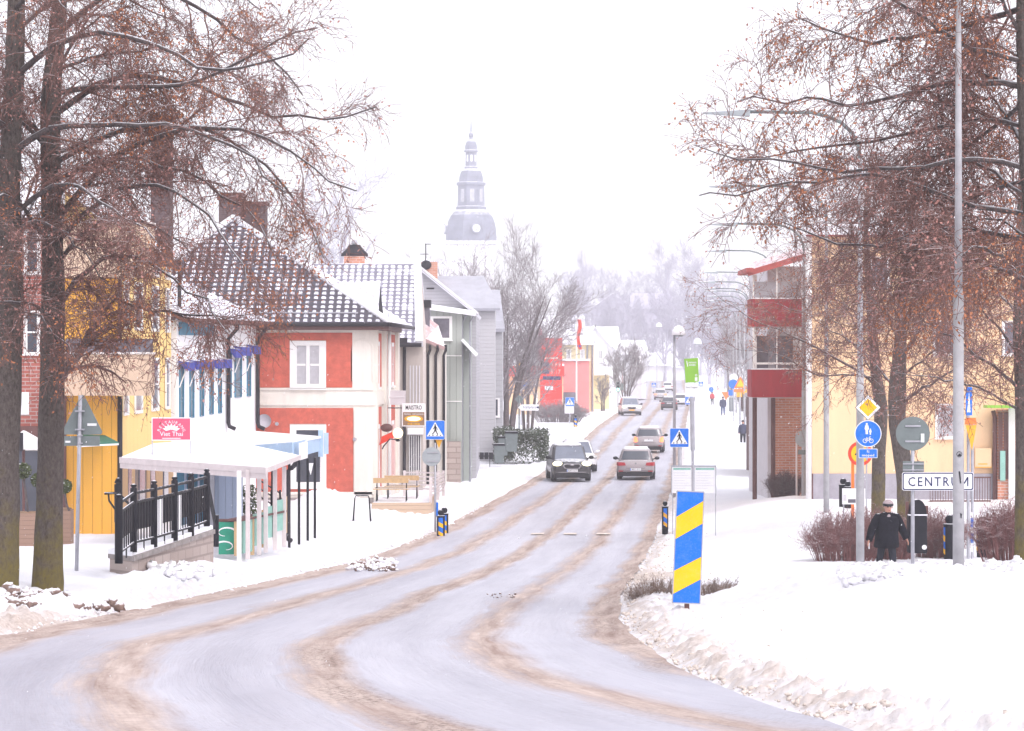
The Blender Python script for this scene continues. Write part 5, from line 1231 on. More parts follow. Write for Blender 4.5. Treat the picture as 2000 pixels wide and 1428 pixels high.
for k in range(8):
    a = 2*math.pi*(k+.5+.62)/8; r_ = 10.9/s_; c_, s2 = math.cos(a), math.sin(a); hw = 2/s_
    mb.add([(r_*c_+hw*s2, r_*s2-hw*c_, hz_(316)), (r_*c_-hw*s2, r_*s2+hw*c_, hz_(316)), (r_*c_-hw*s2, r_*s2+hw*c_, hz_(303)), (r_*c_+hw*s2, r_*s2-hw*c_, hz_(303))], [(0, 1, 2, 3)])
mb.build('lantern_window', 'white_wall', T)
sqlathe(pr([(14.5, 297), (14.5, 294), (12, 293), (12, 285), (9, 277), (4, 272), (3, 269), (5, 266), (4, 261), (1.5, 258), (.8, 236)]), 12, .5).build('spire_top', 'spire_copper_hazed', T)
for a in (-90+12, -90-72):
    c_, s2 = math.cos(R(a)), math.sin(R(a)); r_ = 49/s_; mb = MB(); q = (r_*c_, r_*s2, hz_(448))
    mb.cyl(q, (q[0]+c_*.6, q[1]+s2*.6, q[2]), 10/s_, n=24); o = mb.build('clock_dormer', 'spire_copper_hazed', T)
    q2 = (q[0]+c_*.62, q[1]+s2*.62, q[2]); MB().cyl(q2, (q2[0]+c_*.08, q2[1]+s2*.08, q2[2]), 7.5/s_, n=24).build('clock_face', 'white_wall', T)
    u_ = Vector((-s2, c_, 0)); q3 = Vector((q2[0]+c_*.1, q2[1]+s2*.1, q2[2])); mb = MB(); mb.cyl(q3, q3+u_*.45+Vector((0, 0, .4)), .06, n=4); mb.cyl(q3, q3+Vector((0, 0, -.75)), .05, n=4); mb.build('clock_hands', 'black_pipe', T)
mb = MB(); mb.box(-28, -w2*.98, -7, 7, -6, hz_(560)); mb.build('nave_wall', 'white_wall', T)
mb = MB(); slab(mb, [(-28, -7.5, hz_(560)), (-w2, -7.5, hz_(560)), (-w2, 0, hz_(505)), (-28, 0, hz_(505))], .3); slab(mb, [(-28, 7.5, hz_(560)), (-w2, 7.5, hz_(560)), (-w2, 0, hz_(505)), (-28, 0, hz_(505))], .3); mb.build('nave_roof', 'snow', T)
# ------------------------------------------------------------------ the restaurant terrace
d = 82.0
T = thing('terrace_canopy', 'snow covered lean-to canopy on thin white posts over the restaurant terrace', 'canopy', (PX(420, 79), 79, Gs(PX(420, 79), 79)))
A = PP(236, 893, 82.5); B = PP(522, 913, 77.0); Cc = PP(584, 889, 84); D = PP(430, 856, 88); E_ = PP(300, 866, 88)
mb = MB(); slab(mb, [A, B, Cc, D, E_], .10); 
mb.build('roof', 'snow', T, True)
def band(a, b, h, th=.06, dz=0.0):
    mb = MB(); a = Vector(a); b = Vector(b); u = (b-a).normalized(); n_ = Vector((u.y, -u.x, 0)).normalized()*th
    z = Vector((0, 0, dz)); q = Vector((0, 0, h)); return mb.hexa([a-q+n_-z, b-q+n_-z, b-q-z, a-q-z, a+n_-z, b+n_-z, b-z, a-z])
band(A, B, .16, .05, .0).build('fascia', 'canopy_trim', T, True); band(A, B, .13, .03, .165).build('fascia', 'canopy_trim', T, True)
band(B, Cc, .12, .05).build('fascia', 'canopy_trim', T, True)
mb = MB()
posts = [(467, 1085, 77.2), (484, 1080, 77.6), (506, 1072, 78.8), (519, 1068, 79.6), (537, 1064, 80.8), (555, 1057, 82.0)]
for i, (px, py, dd) in enumerate(posts):
    x = PX(px, dd); k = (px-467)/(555-467); ztop = PZ(918-8*k, dd)-.02
    MB().box(x-.055, x+.055, dd-.05, dd+.05, PZ(py, dd)-.15, ztop).build('post', 'canopy_trim' if i else 'white_paint', T, True, bevel=.01)
zc = Gs(PX(420, 79), 79)
# counters with painted panels
T2 = thing('terrace_counter', 'green and pale green panelled counter under the canopy edge', 'counter', (PX(490, 78.5), 78.5, zc))
MB().box(PX(427, 77.6), PX(457, 77.6), 77.6, 77.66, PZ(1083, 77.6), PZ(1020, 77.6)).build('panel', 'board_green', T2, True)
mb = MB(); 
def curl(c, s_, y):
    m_ = MB(); pts = [(math.cos(a)*.28*(1-a/9)*s_+c[0], math.sin(a)*.16*(1-a/9)+c[1]) for a in [i*.35 for i in range(14)]]
    for i in range(13): m_.stroke(pts[i], pts[i+1], .05*(1-i/16), y)
    return m_
curl((PX(441, 77.6), PZ(1041, 77.6)), 1, 77.59).build('painted_scroll', 'sign_white', T2, True); curl((PX(440, 77.6), PZ(1068, 77.6)), -1, 77.59).build('painted_scroll', 'sign_white', T2, True)
MB().box(PX(457, 77.5), PX(469, 77.5), 77.5, 77.62, PZ(1086, 77.5), PZ(1019, 77.5)).build('corner_post', 'tan_wood', T2, True)
q0 = Vector((PX(469, 77.6), 77.6, 0)); q1 = Vector((PX(556, 82.3), 82.3, 0)); pc_ = Pl(q0, q1-q0); Lc = (q1-q0).length
for i in range(4):
    a0, a1 = Lc*i/4+.1, Lc*(i+1)/4-.1; mb = MB(); zb0 = PZ(1082, 77.6)+.12*i; pc_.box(mb, a0, a1, 0, .04, zb0, zb0+.82); mb.build('panel', 'board_aqua' if i != 3 else 'board_aqua', T2, True)
    mb = MB(); pc_.box(mb, a1+.02, a1+.18, -.02, .05, zb0-.1, zb0+.88); mb.build('upright', 'tan_wood', T2, True)
mb = MB(); pc_.box(mb, -.1, Lc, -.35, .08, PZ(1018, 77.6), PZ(1018, 77.6)+.05); mb.build('counter_top', 'brown_metal', T2, True)
mb = MB(); mb.box(PX(425, 77.8), PX(468, 77.8), 77.7, 78.1, PZ(1020, 77.6), PZ(1020, 77.6)+.06); mb.build('counter_top', 'brown_metal', T2, True)
# inner blue booth and plants seen under the canopy
T = thing('blue_booth', 'slate blue boarded booth at the back of the covered terrace', 'booth', (PX(440, 84), 84, zc))
MB().box(PX(417, 84), PX(465, 84), 84, 85.5, zc-.2, PZ(912, 84)).build('wall', 'blue_boards', T, True); MB().box(PX(410, 83.8), PX(418, 83.8), 83.8, 84, zc-.2, PZ(915, 84)).build('corner_post', 'galvanised', T, True)
MB().box(PX(345, 87), PX(412, 87), 87, 87.3, zc-.2, PZ(900, 87)).build('back_panel', 'teal_frame', T, True)
mb = MB()
for px in (360, 372, 386, 400): mb.box(PX(px, 86.9), PX(px+4, 86.9), 86.9, 86.98, zc, PZ(902, 87))
mb.build('batten', 'blue_boards', T, True)
def box_pts(w_, dp, h_):
    return lambda rs, n: np.stack([(rs.rand(n)-.5)*w_, (rs.rand(n)-.5)*dp, rs.rand(n)*h_], 1)
leafy_box('potted_shrub', 'dark evergreen shrub standing behind the terrace counter', 'plant', box_pts(.5, .5, 1.4), 900, .09, 'topiary_green', (PX(483, 86), 86, zc+.1), 91)
# black framed screens and posts right of the canopy
T = thing('blue_porch', 'pale blue awning porch on slim black posts in front of the red house', 'porch', (PX(590, 92), 92, Gs(PX(590, 92), 92)))
zr = T.location.z
a0 = PP(430, 858, 93); b0 = PP(640, 848, 100); c0 = PP(575, 862, 90)
mb = MB(); slab(mb, [PP(436, 872, 90), PP(572, 862, 88), PP(628, 852, 93), PP(500, 842, 101), PP(432, 846, 99)], .06); mb.build('roof', 'snow', T, True)
band(PP(436, 874, 90), PP(572, 864, 88), .30, .03).build('valance', 'awning_blue', T, True); band(PP(572, 864, 88), PP(624, 851, 93), .46, .03).build('side_valance', 'awning_blue', T, True)
MB().box(PX(622, 93), PX(631, 93), 92.9, 93.1, PZ(892, 93), PZ(840, 93)).build('end_box', 'awning_blue', T, True)
band(PP(584, 866, 87.8), PP(598, 862, 88.8), .48, .045).build('blind', 'white_paint', T, True)
for px, py, dd, top in ((565, 1035, 86, 900), (584, 1026, 88, 898), (601, 1020, 90, 895), (615, 1016, 92, 893), (532, 1000, 93, 905), (508, 1000, 94, 905)):
    MB().box(PX(px, dd)-.035, PX(px, dd)+.035, dd-.035, dd+.035, Gs(PX(px, dd), dd)-.2, PZ(top, dd)).build('post', 'black_metal', T, True)
MB().tube([PP(578, 902, 84.3), PP(576, 908, 84.2), PP(570, 914, 84), PP(562, 920, 84), PP(561, 1040, 84), PP(562, 1052, 83.9), PP(568, 1056, 83.8)], .07, 8).build('downpipe', 'black_pipe', T, True)
T = thing('steel_steps', 'black steel stair railing under the blue porch', 'railing', (PX(525, 95), 95, zr))
mb = MB()
for q in (0, .25, .5): mb.tube([PP(510, 940, 95)-Vector((0, 0, q)), PP(545, 962, 95)-Vector((0, 0, q)), PP(549, 975, 95)-Vector((0, 0, q))], .025, 5)
mb.build('handrail', 'black_metal', T, True)
for px in (516, 530, 547): MB().cyl(PP(px, 948 if px < 520 else 957, 95), (PX(px, 95), 95, zr-.1), .03).build('post', 'black_metal', T, True)
# Viet Thai sign on its two thin legs
d = 83.0
T = thing('restaurant_sign', 'pink restaurant sign with a white lotus reading Viet Thai', 'sign', (PX(335, d), d, PZ(884, d)))
k = d/FPX; W_, H_ = 77*k, 45*k; zc_ = (884-838)*k
MB().rrect(W_, H_, -.03, (0, zc_), .01, .06).build('border', 'sign_white', T); MB().rrect(W_-.05, H_-.05, -.036, (0, zc_), .01).build('board', 'sign_pink', T)
for sx in (-1, 1): MB().cyl((sx*W_/2*.98, 0, -.15), (sx*W_/2*.98, 0, zc_-H_/2), .015).build('leg', 'galvanised', T)
mb = MB()
for i, ch in enumerate('RESTAURANG'):
    a = R(160-140*i/9); c_ = (math.cos(a)*.36, zc_-.14+math.sin(a)*.335); mb.text(ch, .075, -.042, c_, None, a-math.pi/2)
mb.build('lettering', 'sign_white', T)
mb = MB(); mb.text('Viet Thai', .12, -.042, (0, zc_-.13), .62); mb.build('lettering', 'sign_white', T)
mb = MB(); mb.stroke((-.25, zc_-.25), (.25, zc_-.25), .018, -.042)
mb.build('lettering', 'sign_white', T)
mb = MB()
for a in (-75, -50, -25, 0, 25, 50, 75):
    ca, sa = math.cos(R(a)), math.sin(R(a)); P = [(0, 0), (.045, .08), (0, .19), (-.045, .08)]; mb.flat([(x_*ca+z_*sa, -x_*sa*.9+z_*ca) for x_, z_ in P], -.042-.0015*abs(a)/25, .002, (sa*.06, zc_-.03))
mb.build('lotus', 'sign_white', T)
# ramp railing with its stone wall
T = thing('ramp_railing', 'black steel ramp railing with ball topped posts and snow on its rails', 'railing', (PX(310, 70), 70, Gs(PX(310, 70), 70)))
pts = [(232, 1096, 968, 64), (261, 1074, 948, 66.5), (301, 1064, 941, 68.2), (341, 1052, 933, 69.8), (373, 1043, 926, 71.4), (404, 1031, 918, 73)]
P3 = []
for px, py, tp, dd in pts:
    x = PX(px, dd); r_ = .075 if px > 240 else .085
    mb = MB(); mb.lathe([(r_, 0), (r_, PZ(tp+6, dd)-PZ(py, dd)+.05), (r_*.55, PZ(tp+5, dd)-PZ(py, dd)+.06), (r_, PZ(tp+3, dd)-PZ(py, dd)+.08), (r_*.6, PZ(tp, dd)-PZ(py, dd)+.07), (.01, PZ(tp, dd)-PZ(py, dd)+.085)], (x, dd, PZ(py, dd)-.05), 12)
    mb.build('post', 'black_metal', T, True, True); P3.append((Vector((x, dd, PZ(py, dd))), Vector((x, dd, PZ(tp, dd)))))
for i in range(5):
    (a, at_), (b_, bt) = P3[i], P3[i+1]
    for q, nm in ((.17, 'rail'), (.37, 'rail')):
        MB().tube([at_-Vector((0, 0, q)), bt-Vector((0, 0, q))], .035, 8).build(nm, 'black_metal', T, True)
    MB().tube([a+Vector((0, 0, .16)), b_+Vector((0, 0, .16))], .03, 6).build('rail', 'black_metal', T, True)
    for j in range(7):
        t = (j+.5)/7; p0 = a.lerp(b_, t)+Vector((0, 0, .16 if j != 3 else -.05)); p1 = at_.lerp(bt, t)-Vector((0, 0, .37))
        if i < 5: MB().box(p0.x-.014, p0.x+.014, p0.y-.014, p0.y+.014, p0.z, p1.z).build('baluster', 'black_metal', T, True)
    p0 = a+Vector((0, .03, .42)); p1 = b_+Vector((0, .03, .42)); q0_ = at_-Vector((0, -.03, .38)); q1_ = bt-Vector((0, -.03, .38)); e_ = Vector((0, .012, 0))
    MB().hexa([p0, p1, p1+e_, p0+e_, q0_, q1_, q1_+e_, q0_+e_]).build('screen', 'black_metal', T, True)
    if i in (2, 3): 
        t0, t1 = (.05, .42); p0 = a.lerp(b_, t0); p1 = a.lerp(b_, t1); h_ = (at_.z-a.z)
        MB().hexa([p0+Vector((0, -.03, .2)), p1+Vector((0, -.03, .2)), p1+Vector((0, 0, .2)), p0+Vector((0, 0, .2)), p0+Vector((0, -.03, h_-.42)), p1+Vector((0, -.03, h_-.42)), p1+Vector((0, 0, h_-.42)), p0+Vector((0, 0, h_-.42))]).build('white_panel', 'sign_white', T, True)
(a, at_) = P3[-1]; e = PP(421, 1060, 75.5)
for q in (.12, .35): MB().tube([at_-Vector((0, 0, q)), PP(421, 1010, 75.5)-Vector((0, 0, q-.05))], .03, 6).build('rail', 'black_metal', T, True)
MB().cyl(PP(422, 1068, 75.5), PP(422, 1006, 75.5), .07, n=12).build('post', 'black_metal', T, True)
b2 = PP(231, 1020, 69); MB().lathe([(.09, 0), (.09, .85), (.05, .86), (.09, .89), (.05, .98), (.01, 1.0)], (b2.x, b2.y, b2.z), 12).build('post', 'black_metal', T, True, True)
MB().tube([PP(204, 964, 67.5), PP(231, 963, 67.5), PP(262, 995, 69.5), PP(270, 1000, 69.8)], .03, 6).build('handrail', 'black_metal', T, True)
MB().tube([PP(212, 966, 67.5), PP(213, 978, 67.5), PP(227, 998, 68)], .022, 6).build('handrail', 'black_metal', T, True)
T = thing('ramp_wall', 'low stone block wall with a snowy coping under the black ramp railing', 'wall', (PX(350, 70), 70, Gs(PX(350, 70), 70)))
w0 = PP(258, 1096, 66.3); w1 = PP(417, 1042, 73.2); w2_ = PP(428, 1082, 74.5)
mb = MB(); off = Vector((.12, -.25, 0)); up = lambda v, z: Vector((v.x, v.y, z))
zlo = zc-.6
mb.hexa([up(w0, zlo), up(w1, zlo), up(w1, zlo)+Vector((-.6, .9, 0)), up(w0, zlo)+Vector((-.6, .9, 0)), w0, w1, w1+Vector((-.6, .9, 0)), w0+Vector((-.6, .9, 0))]); mb.build('wall', 'stone_block', T, True)
mb = MB(); q = Vector((0, 0, .10)); o_ = Vector((-.65, .95, 0)); f_ = Vector((.05, -.06, 0)); mb.hexa([w0+f_, w1+f_, w1+o_, w0+o_, w0+f_+q, w1+f_+q, w1+o_+q, w0+o_+q]); mb.build('coping', 'stone_base', T, True)
mb = MB(); f_ = Vector((-.02, .05, .102)); mb.hexa([w0+f_, w1+f_, w1+o_+q, w0+o_+q, w0+f_+q*.9, w1+f_+q*.9, w1+o_+q*2, w0+o_+q*2]); mb.build('coping_snow', 'snow', T, True)
# planters with ball topped trees
def planter(px0, px1, d, py0, py1, label, ball=None):
    z0 = Gs(PX(px0, d), d)-.05
    T = thing('planter', label, 'planter', ((PX(px0, d)+PX(px1, d))/2, d, z0), group='brown planters outside the brick house')
    w_ = (PX(px1, d)-PX(px0, d))/2; h_ = PZ(py1, d)-z0
    MB().box(-w_, w_, -.3, .3, 0, h_).build('box', 'brown_boards', T); MB().box(-w_+.05, w_-.05, -.25, .25, h_, h_+.04).build('soil', 'cardboard_brown', T)
    return T
planter(34, 82, 82, 1045, 1002, 'wooden planter between the two lime trunks'); planter(114, 141, 83, 1040, 995, 'wooden planter right of the second lime trunk')
def ball_pts(r):
    def fn(rs, n):
        a = rs.randn(n, 3); a /= np.linalg.norm(a, axis=1, keepdims=True); return a*(r*(.72+.3*rs.rand(n)))[:, None]*np.array([1, 1, .95])
    return fn
for px, py, r, b, lab in ((45, 920, .22, 1000, 'ball clipped box tree on a thin stem in the left planter'), (75, 938, .2, 1002, 'small ball clipped box tree hidden behind the second lime trunk'), (126, 950, .2, 998, 'ball clipped box tree just right of the second lime trunk')):
    d = 81.8; c_ = PP(px, py, d); T = leafy_box('topiary_tree', lab, 'plant', ball_pts(r), 1100, .06, 'topiary_green', tuple(c_), 90+px, 'ball clipped trees in planters')
    MB().tube([(0, 0, -r*.7), (.06, 0, -.5), (.13, 0, PZ(b, d)-c_.z)], .03, 6).build('stem', 'bark_limb', T)
T = thing('parasol', 'white snow covered parasol canopy between the two lime trunks', 'parasol', (PX(60, 85), 85, Gs(PX(60, 85), 85)))
c_ = PX(40, 85)
mb = MB(); 
zt_ = PZ(840, 85); ze_ = PZ(876, 85); xs0, xs1 = PX(10, 85), PX(92, 85)
mb.add([(xs0, 84, ze_), (xs1, 84, ze_), (xs1, 86.4, ze_), (xs0, 86.4, ze_), ((xs0+xs1)/2-.1, 85.2, zt_)], [(0, 1, 4), (1, 2, 4), (2, 3, 4), (3, 0, 4), (0, 3, 2, 1)]); mb.build('canopy', 'awning_white', T, True)
MB().box(PX(36, 84), PX(46, 84), 83.9, 83.98, PZ(881, 84), PZ(845, 84)).build('strap', 'black_pipe', T, True)
MB().cyl(((xs0+xs1)/2-.1, 85.2, T.location.z), ((xs0+xs1)/2-.1, 85.2, zt_), .04).build('pole', 'brown_metal', T, True)
T = thing('shop_awning', 'dark green shop awning with a snowy edge behind the triangular sign', 'awning', (PX(200, 88.6), 88.6, PZ(868, 88.6)))
a0 = PP(190, 850, 88.9); a1 = PP(232, 865, 88.2)
mb = MB(); slab(mb, [PP(150, 866, 87.6), PP(232, 864, 87.6), PP(205, 850, 89.8), PP(150, 848, 89.8)], .04); mb.build('canvas', 'awning_green', T, True)
band(PP(150, 870, 87.6), PP(232, 866, 87.6), .05, .03).build('edge', 'awning_white', T, True)

# ------------------------------------------------------------------ deck, benches, board in front of the red house
d = 108.0; zD = PZ(996, d); xD0, xD1 = PX(726, d), PX(842, d)
T = thing('terrace_deck', 'low wooden terrace deck covered in snow beside the red house', 'deck', ((xD0+xD1)/2, d, zD))
MB().box(xD0, xD1, d, d+.08, zD-.3, PZ(982, d)).build('edge_board', 'deck_wood', T, True)
MB().box(xD1-.08, xD1, d+.08, d+7, zD-.55, PZ(982, d)).build('edge_board', 'deck_wood', T, True)
MB().box(xD0, xD1-.08, d+.08, d+7, zD-.1, PZ(984, d)).build('deck', 'snow', T, True)
zd = PZ(984, d)
def fence(label, pts, posts_h, rails, mat='pale_plaster', grp=None):
    T = thing('slat_railing', label, 'railing', tuple(pts[0]), 0, grp)
    for p in pts: MB().box(p[0]-.05, p[0]+.05, p[1]-.05, p[1]+.05, p[2], p[2]+posts_h).build('post', mat, T, True)
    for i in range(len(pts)-1):
        for r in rails: band(Vector(pts[i])+Vector((0, 0, r)), Vector(pts[i+1])+Vector((0, 0, r)), .05, .03).build('rail', mat, T, True)
    return T
fence('pale slat railing across the back of the terrace deck', [(PX(790, 114), 114, zd), (PX(815, 114), 114, zd), (PX(856, 113.5), 113.5, zd)], .95, (.3, .45, .6, .75, .9), 'canopy_trim')
fence('pale slat railing along the street side of the terrace deck', [(PX(841, 108.3), 108.3, zd), (PX(855, 111), 111, zd), (PX(866, 114), 114, zd)], .95, (.3, .42, .54, .66, .78, .9), 'canopy_trim')
def picnic(label, x, y, z, rz=0):
    T = thing('beer_table_set', label, 'table', (x, y, z), rz, 'picnic tables on the terrace deck')
    MB().box(-.95, .95, -.28, .28, .74, .78).build('table_top', 'bench_wood', T)
    for sy in (-.62, .62): MB().box(-.95, .95, sy-.14, sy+.14, .44, .475).build('bench_seat', 'bench_wood', T)
    MB().box(-.95, .95, -.80, -.76, .68, .86).build('backrest', 'bench_wood', T)
    for sx in (-.8, .8):
        MB().box(sx-.025, sx+.025, -.03, .03, 0, .74).build('leg', 'black_metal', T); MB().tube([(sx, -.65, 0), (sx, -.1, .7)], .02, 5).build('leg', 'black_metal', T); MB().tube([(sx, .65, 0), (sx, .1, .7)], .02, 5).build('leg', 'black_metal', T)
    return T
t_ = picnic('nearer folding picnic table with a brown bench back on the deck', PX(765, 110), 110, zd)
place(dup(t_), (PX(786, 112.3), 112.3, zd), 0, 'further folding picnic table with a brown bench back on the deck', scale=(.66, 1, 1)); t_.scale = (.66, 1, 1)
T = thing('a_board', 'black framed pavement board with a blank white face', 'sign', (PX(707, 103.5), 103.5, PZ(1018, 103.5)))
k = 103.5/FPX; hw = 17*k; h_ = 50*k
mb = MB(); mb.tube([(-hw, -.15, 0), (-hw*.82, 0, h_*.9), (-hw*.7, 0, h_), (hw*.7, 0, h_), (hw*.82, 0, h_*.9), (hw, -.15, 0)], .025, 6); mb.build('frame', 'black_metal', T)
mb = MB(); mb.tube([(-hw, .3, 0), (-hw*.8, 0.03, h_*.9)], .02, 6); mb.tube([(hw, .3, 0), (hw*.8, .03, h_*.9)], .02, 6); mb.build('rear_leg', 'black_metal', T)
mb = MB(); mb.hexa([(-hw*.86, -.13, h_*.12), (hw*.86, -.13, h_*.12), (hw*.86, -.1, h_*.12), (-hw*.86, -.1, h_*.12), (-hw*.74, -.02, h_*.9), (hw*.74, -.02, h_*.9), (hw*.74, 0, h_*.9), (-hw*.74, 0, h_*.9)]); mb.build('poster', 'sign_white', T)

# ------------------------------------------------------------------ TRAFFIC SIGNS
def pole(T, h, r=.035, mat='galvanised', z0=-.3): return MB().cyl((0, .03, z0), (0, .03, h), r, n=12).build('pole', mat, T, smooth=True)
def ped_face(T, cz, s=.6, flip=1, cx=0.0):
    MB().rrect(s, s, -.03, (cx, cz), .03, .02).build('sign_plate', 'sign_white', T); o = MB().rrect(s*.965, s*.965, -.034, (cx, cz), .03).build('sign_face', 'sign_blue', T)
    MB().flat([(-.44*s, -.33*s), (.44*s, -.33*s), (0, .42*s)], -.038, .003, (cx, cz)).build('triangle', 'sign_white', T)
    mb = MB(); f = flip*s; y = -.042
    mb.disc(.042*s, y, (cx+.0, cz+.265*s), .002, 14)
    S = lambda a, b, w_: mb.stroke((cx+a[0]*f, cz+a[1]*s), (cx+b[0]*f, cz+b[1]*s), w_*s, y, .002)
    S((0, .22), (.01, .0), .10); S((0, .19), (.09, .11), .035); S((.09, .11), (.115, .0), .032); S((0, .19), (-.08, .1), .035); S((-.08, .1), (-.12, .03), .032)
    S((.02, .02), (.06, -.1), .06); S((.06, -.1), (.145, -.235), .05); S((.0, .02), (-.05, -.1), .06); S((-.05, -.1), (-.15, -.22), .05)
    mb.build('walking_figure', 'sign_black', T)
    mb = MB()
    for q in (-.3, -.12, .1, .28): mb.flat([(cx+(q-.05)*s, cz-.30*s), (cx+(q+.03)*s, cz-.30*s), (cx+(q+.05)*s, cz-.25*s), (cx+(q-.02)*s, cz-.25*s)], y, .002)
    mb.build('stripes', 'sign_black', T)
def round_back(T, cz, r=.3, mat='sign_back', cx=0.0, y=-.005):
    mb = MB(); mb.cyl((cx, y, cz), (cx, y+.012, cz), r, n=36); o = mb.build('sign_plate', mat, T)
    mb = MB()
    for q in (-.45, .45): mb.box(cx-r*.45, cx+r*.45, y-.02, y-.002, cz+q*r-.015, cz+q*r+.015)
    mb.build('bracket', 'galvanised', T)
# left zebra crossing sign with the back of a round sign below
d = 100.0; x = PX(850, d); zg = Gs(x, d)
T = thing('crossing_sign', 'blue pedestrian crossing sign left of the road with a grey round back below', 'sign', (x, d, zg))
pole(T, PZ(865, d)-zg); ped_face(T, PZ(840, d)-zg, .62)
mb = MB(); mb.cyl((-.12, -.02, PZ(892, d)-zg), (-.12, -.005, PZ(892, d)-zg), .31, n=36); mb.build('round_plate', 'sign_back_pale', T)
mb = MB(); mb.box(-.26, .1, -.05, -.021, PZ(884, d)-zg-.015, PZ(884, d)-zg+.015); mb.box(-.26, .1, -.05, -.021, PZ(901, d)-zg-.015, PZ(901, d)-zg+.015); mb.build('bracket', 'galvanised', T)
MB().flat([(-.12, 0), (.12, 0), (0, -.3)], .06, .01, (.12, PZ(858, d)-zg)).build('small_plate', 'sign_amber', T)
MB().box(.035, .1, -.02, .05, .55, 1.0).build('blue_band', 'sign_blue', T)
# right one, behind the striped marker
d = 97.0; x = PX(1328, d); zg = Gs(x, d)
T = thing('crossing_sign', 'blue pedestrian crossing sign above the timetable boards right of the road', 'sign', (x, d, zg)); pole(T, PZ(874, d)-zg, .06); ped_face(T, PZ(855, d)-zg, .6, 1, -.02)
# small far ones
for px, py, d, fl, s, lab in ((1113, 785, 262, 1, .75, 'small pedestrian crossing sign beside the two walkers on the left pavement'), (1346, 782, 330, 1, .9, 'small pedestrian crossing sign half hidden behind the bus stop pole'), (1369, 750, 450, 1, .7, 'tiny pedestrian crossing sign furthest up the street'),
        (1277, 752, 470, 1, .7, 'tiny pedestrian crossing sign in the middle of the far street')):
    x = PX(px, d); zg = Gs(x, d); T = thing('crossing_sign', lab, 'sign', (x, d, zg)); pole(T, PZ(py, d)-zg, .04); ped_face(T, PZ(py, d)-zg, s)
    if px == 1113: MB().box(-.45, .35, -.02, .0, .9, 1.7).build('notice_board', 'grey_panel', T)
# combined priority / cycle path signs
def cyclesign(T, cz, s):
    mb = MB(); mb.cyl((0, -.045, cz), (0, -.03, cz), .3*s, n=40); mb.build('sign_plate', 'sign_white', T); MB().disc(.282*s, -.049, (0, cz)).build('sign_face', 'sign_blue', T)
    mb = MB(); y = -.053
    def fig(cx, h, k):
        mb.disc(.024*k, y, (cx, cz+h+.0), .002, 12); mb.flat([(-.035*k, -.03*k), (.035*k, -.03*k), (.05*k, -.12*k), (.028*k, -.13*k), (.025*k, -.23*k), (-.025*k, -.23*k), (-.028*k, -.13*k), (-.05*k, -.12*k)], y, .002, (cx, cz+h))
    fig(-.03*s, .215*s, .98*s); fig(.05*s, .10*s, .55*s)
    for q in (-.07, .07): mb.ring(.038*s, .05*s, y, (q*s, cz-.16*s), .002, 18)
    for a, b in (((-.07, -.16), (-.03, -.10)), ((-.03, -.10), (.045, -.10)), ((.045, -.10), (.07, -.16)), ((-.03, -.10), (0, -.16)), ((0, -.16), (.045, -.10)), ((-.07, -.16), (0, -.16)), ((-.04, -.085), (-.02, -.085)), ((.04, -.1), (.03, -.07)), ((.03, -.07), (.06, -.07))):
        mb.stroke((a[0]*s, cz+a[1]*s), (b[0]*s, cz+b[1]*s), .012*s, y, .002)
    mb.build('pictogram', 'sign_white', T)
    MB().rrect(.42*s, .21*s, -.045, (0, cz-.44*s), .015).build('sub_plate', 'sign_white', T); MB().rrect(.395*s, .185*s, -.049, (0, cz-.44*s), .012).build('sub_face', 'sign_blue', T)
    mb = MB(); mb.text('Ej', .068*s, -.053, (0, cz-.40*s)); mb.text('moped', .074*s, -.053, (0, cz-.49*s), .27*s); mb.build('lettering', 'sign_white', T)
def diamond(T, cz, s, y=-.04, inner='sign_yellow'):
    MB().flat([(0, s), (s, 0), (0, -s), (-s, 0)], y, .012, (0, cz)).build('diamond_plate', 'sign_black', T); MB().flat([(0, s*.95), (s*.95, 0), (0, -s*.95), (-s*.95, 0)], y-.004, .003, (0, cz)).build('diamond_border', 'sign_white', T)
    MB().flat([(0, s*.70), (s*.70, 0), (0, -s*.70), (-s*.70, 0)], y-.008, .003, (0, cz)).build('diamond_face', inner, T)
d = 68.6; x = PX(1695, d); zg = Gs(x, d)
T = thing('cycle_path_sign', 'large blue walking and cycling sign reading Ej moped under a yellow diamond', 'sign', (x, d, PZ(886, d))); k = d/FPX
cyclesign(T, 39*k, 1.0); diamond(T, (886-796)*k, .29)
mb = MB(); mb.cyl((-.02, .02, -.15), (-.02, .02, 1.15), .022, n=8); mb.build('bracket', 'galvanised', T)
d = 128.0; x = PX(1540, d); zg = Gs(x, d); k = d/FPX
T = thing('cycle_path_sign', 'smaller blue walking and cycling sign on its own pole further up the path', 'sign', (x, d, PZ(976, d))); 
pole(T, (976-826)*k, .09, 'concrete_pole', -.2); cyclesign(T, (976-839)*k, .98); diamond(T, (976-807)*k, .27, -.05, 'sign_amber')
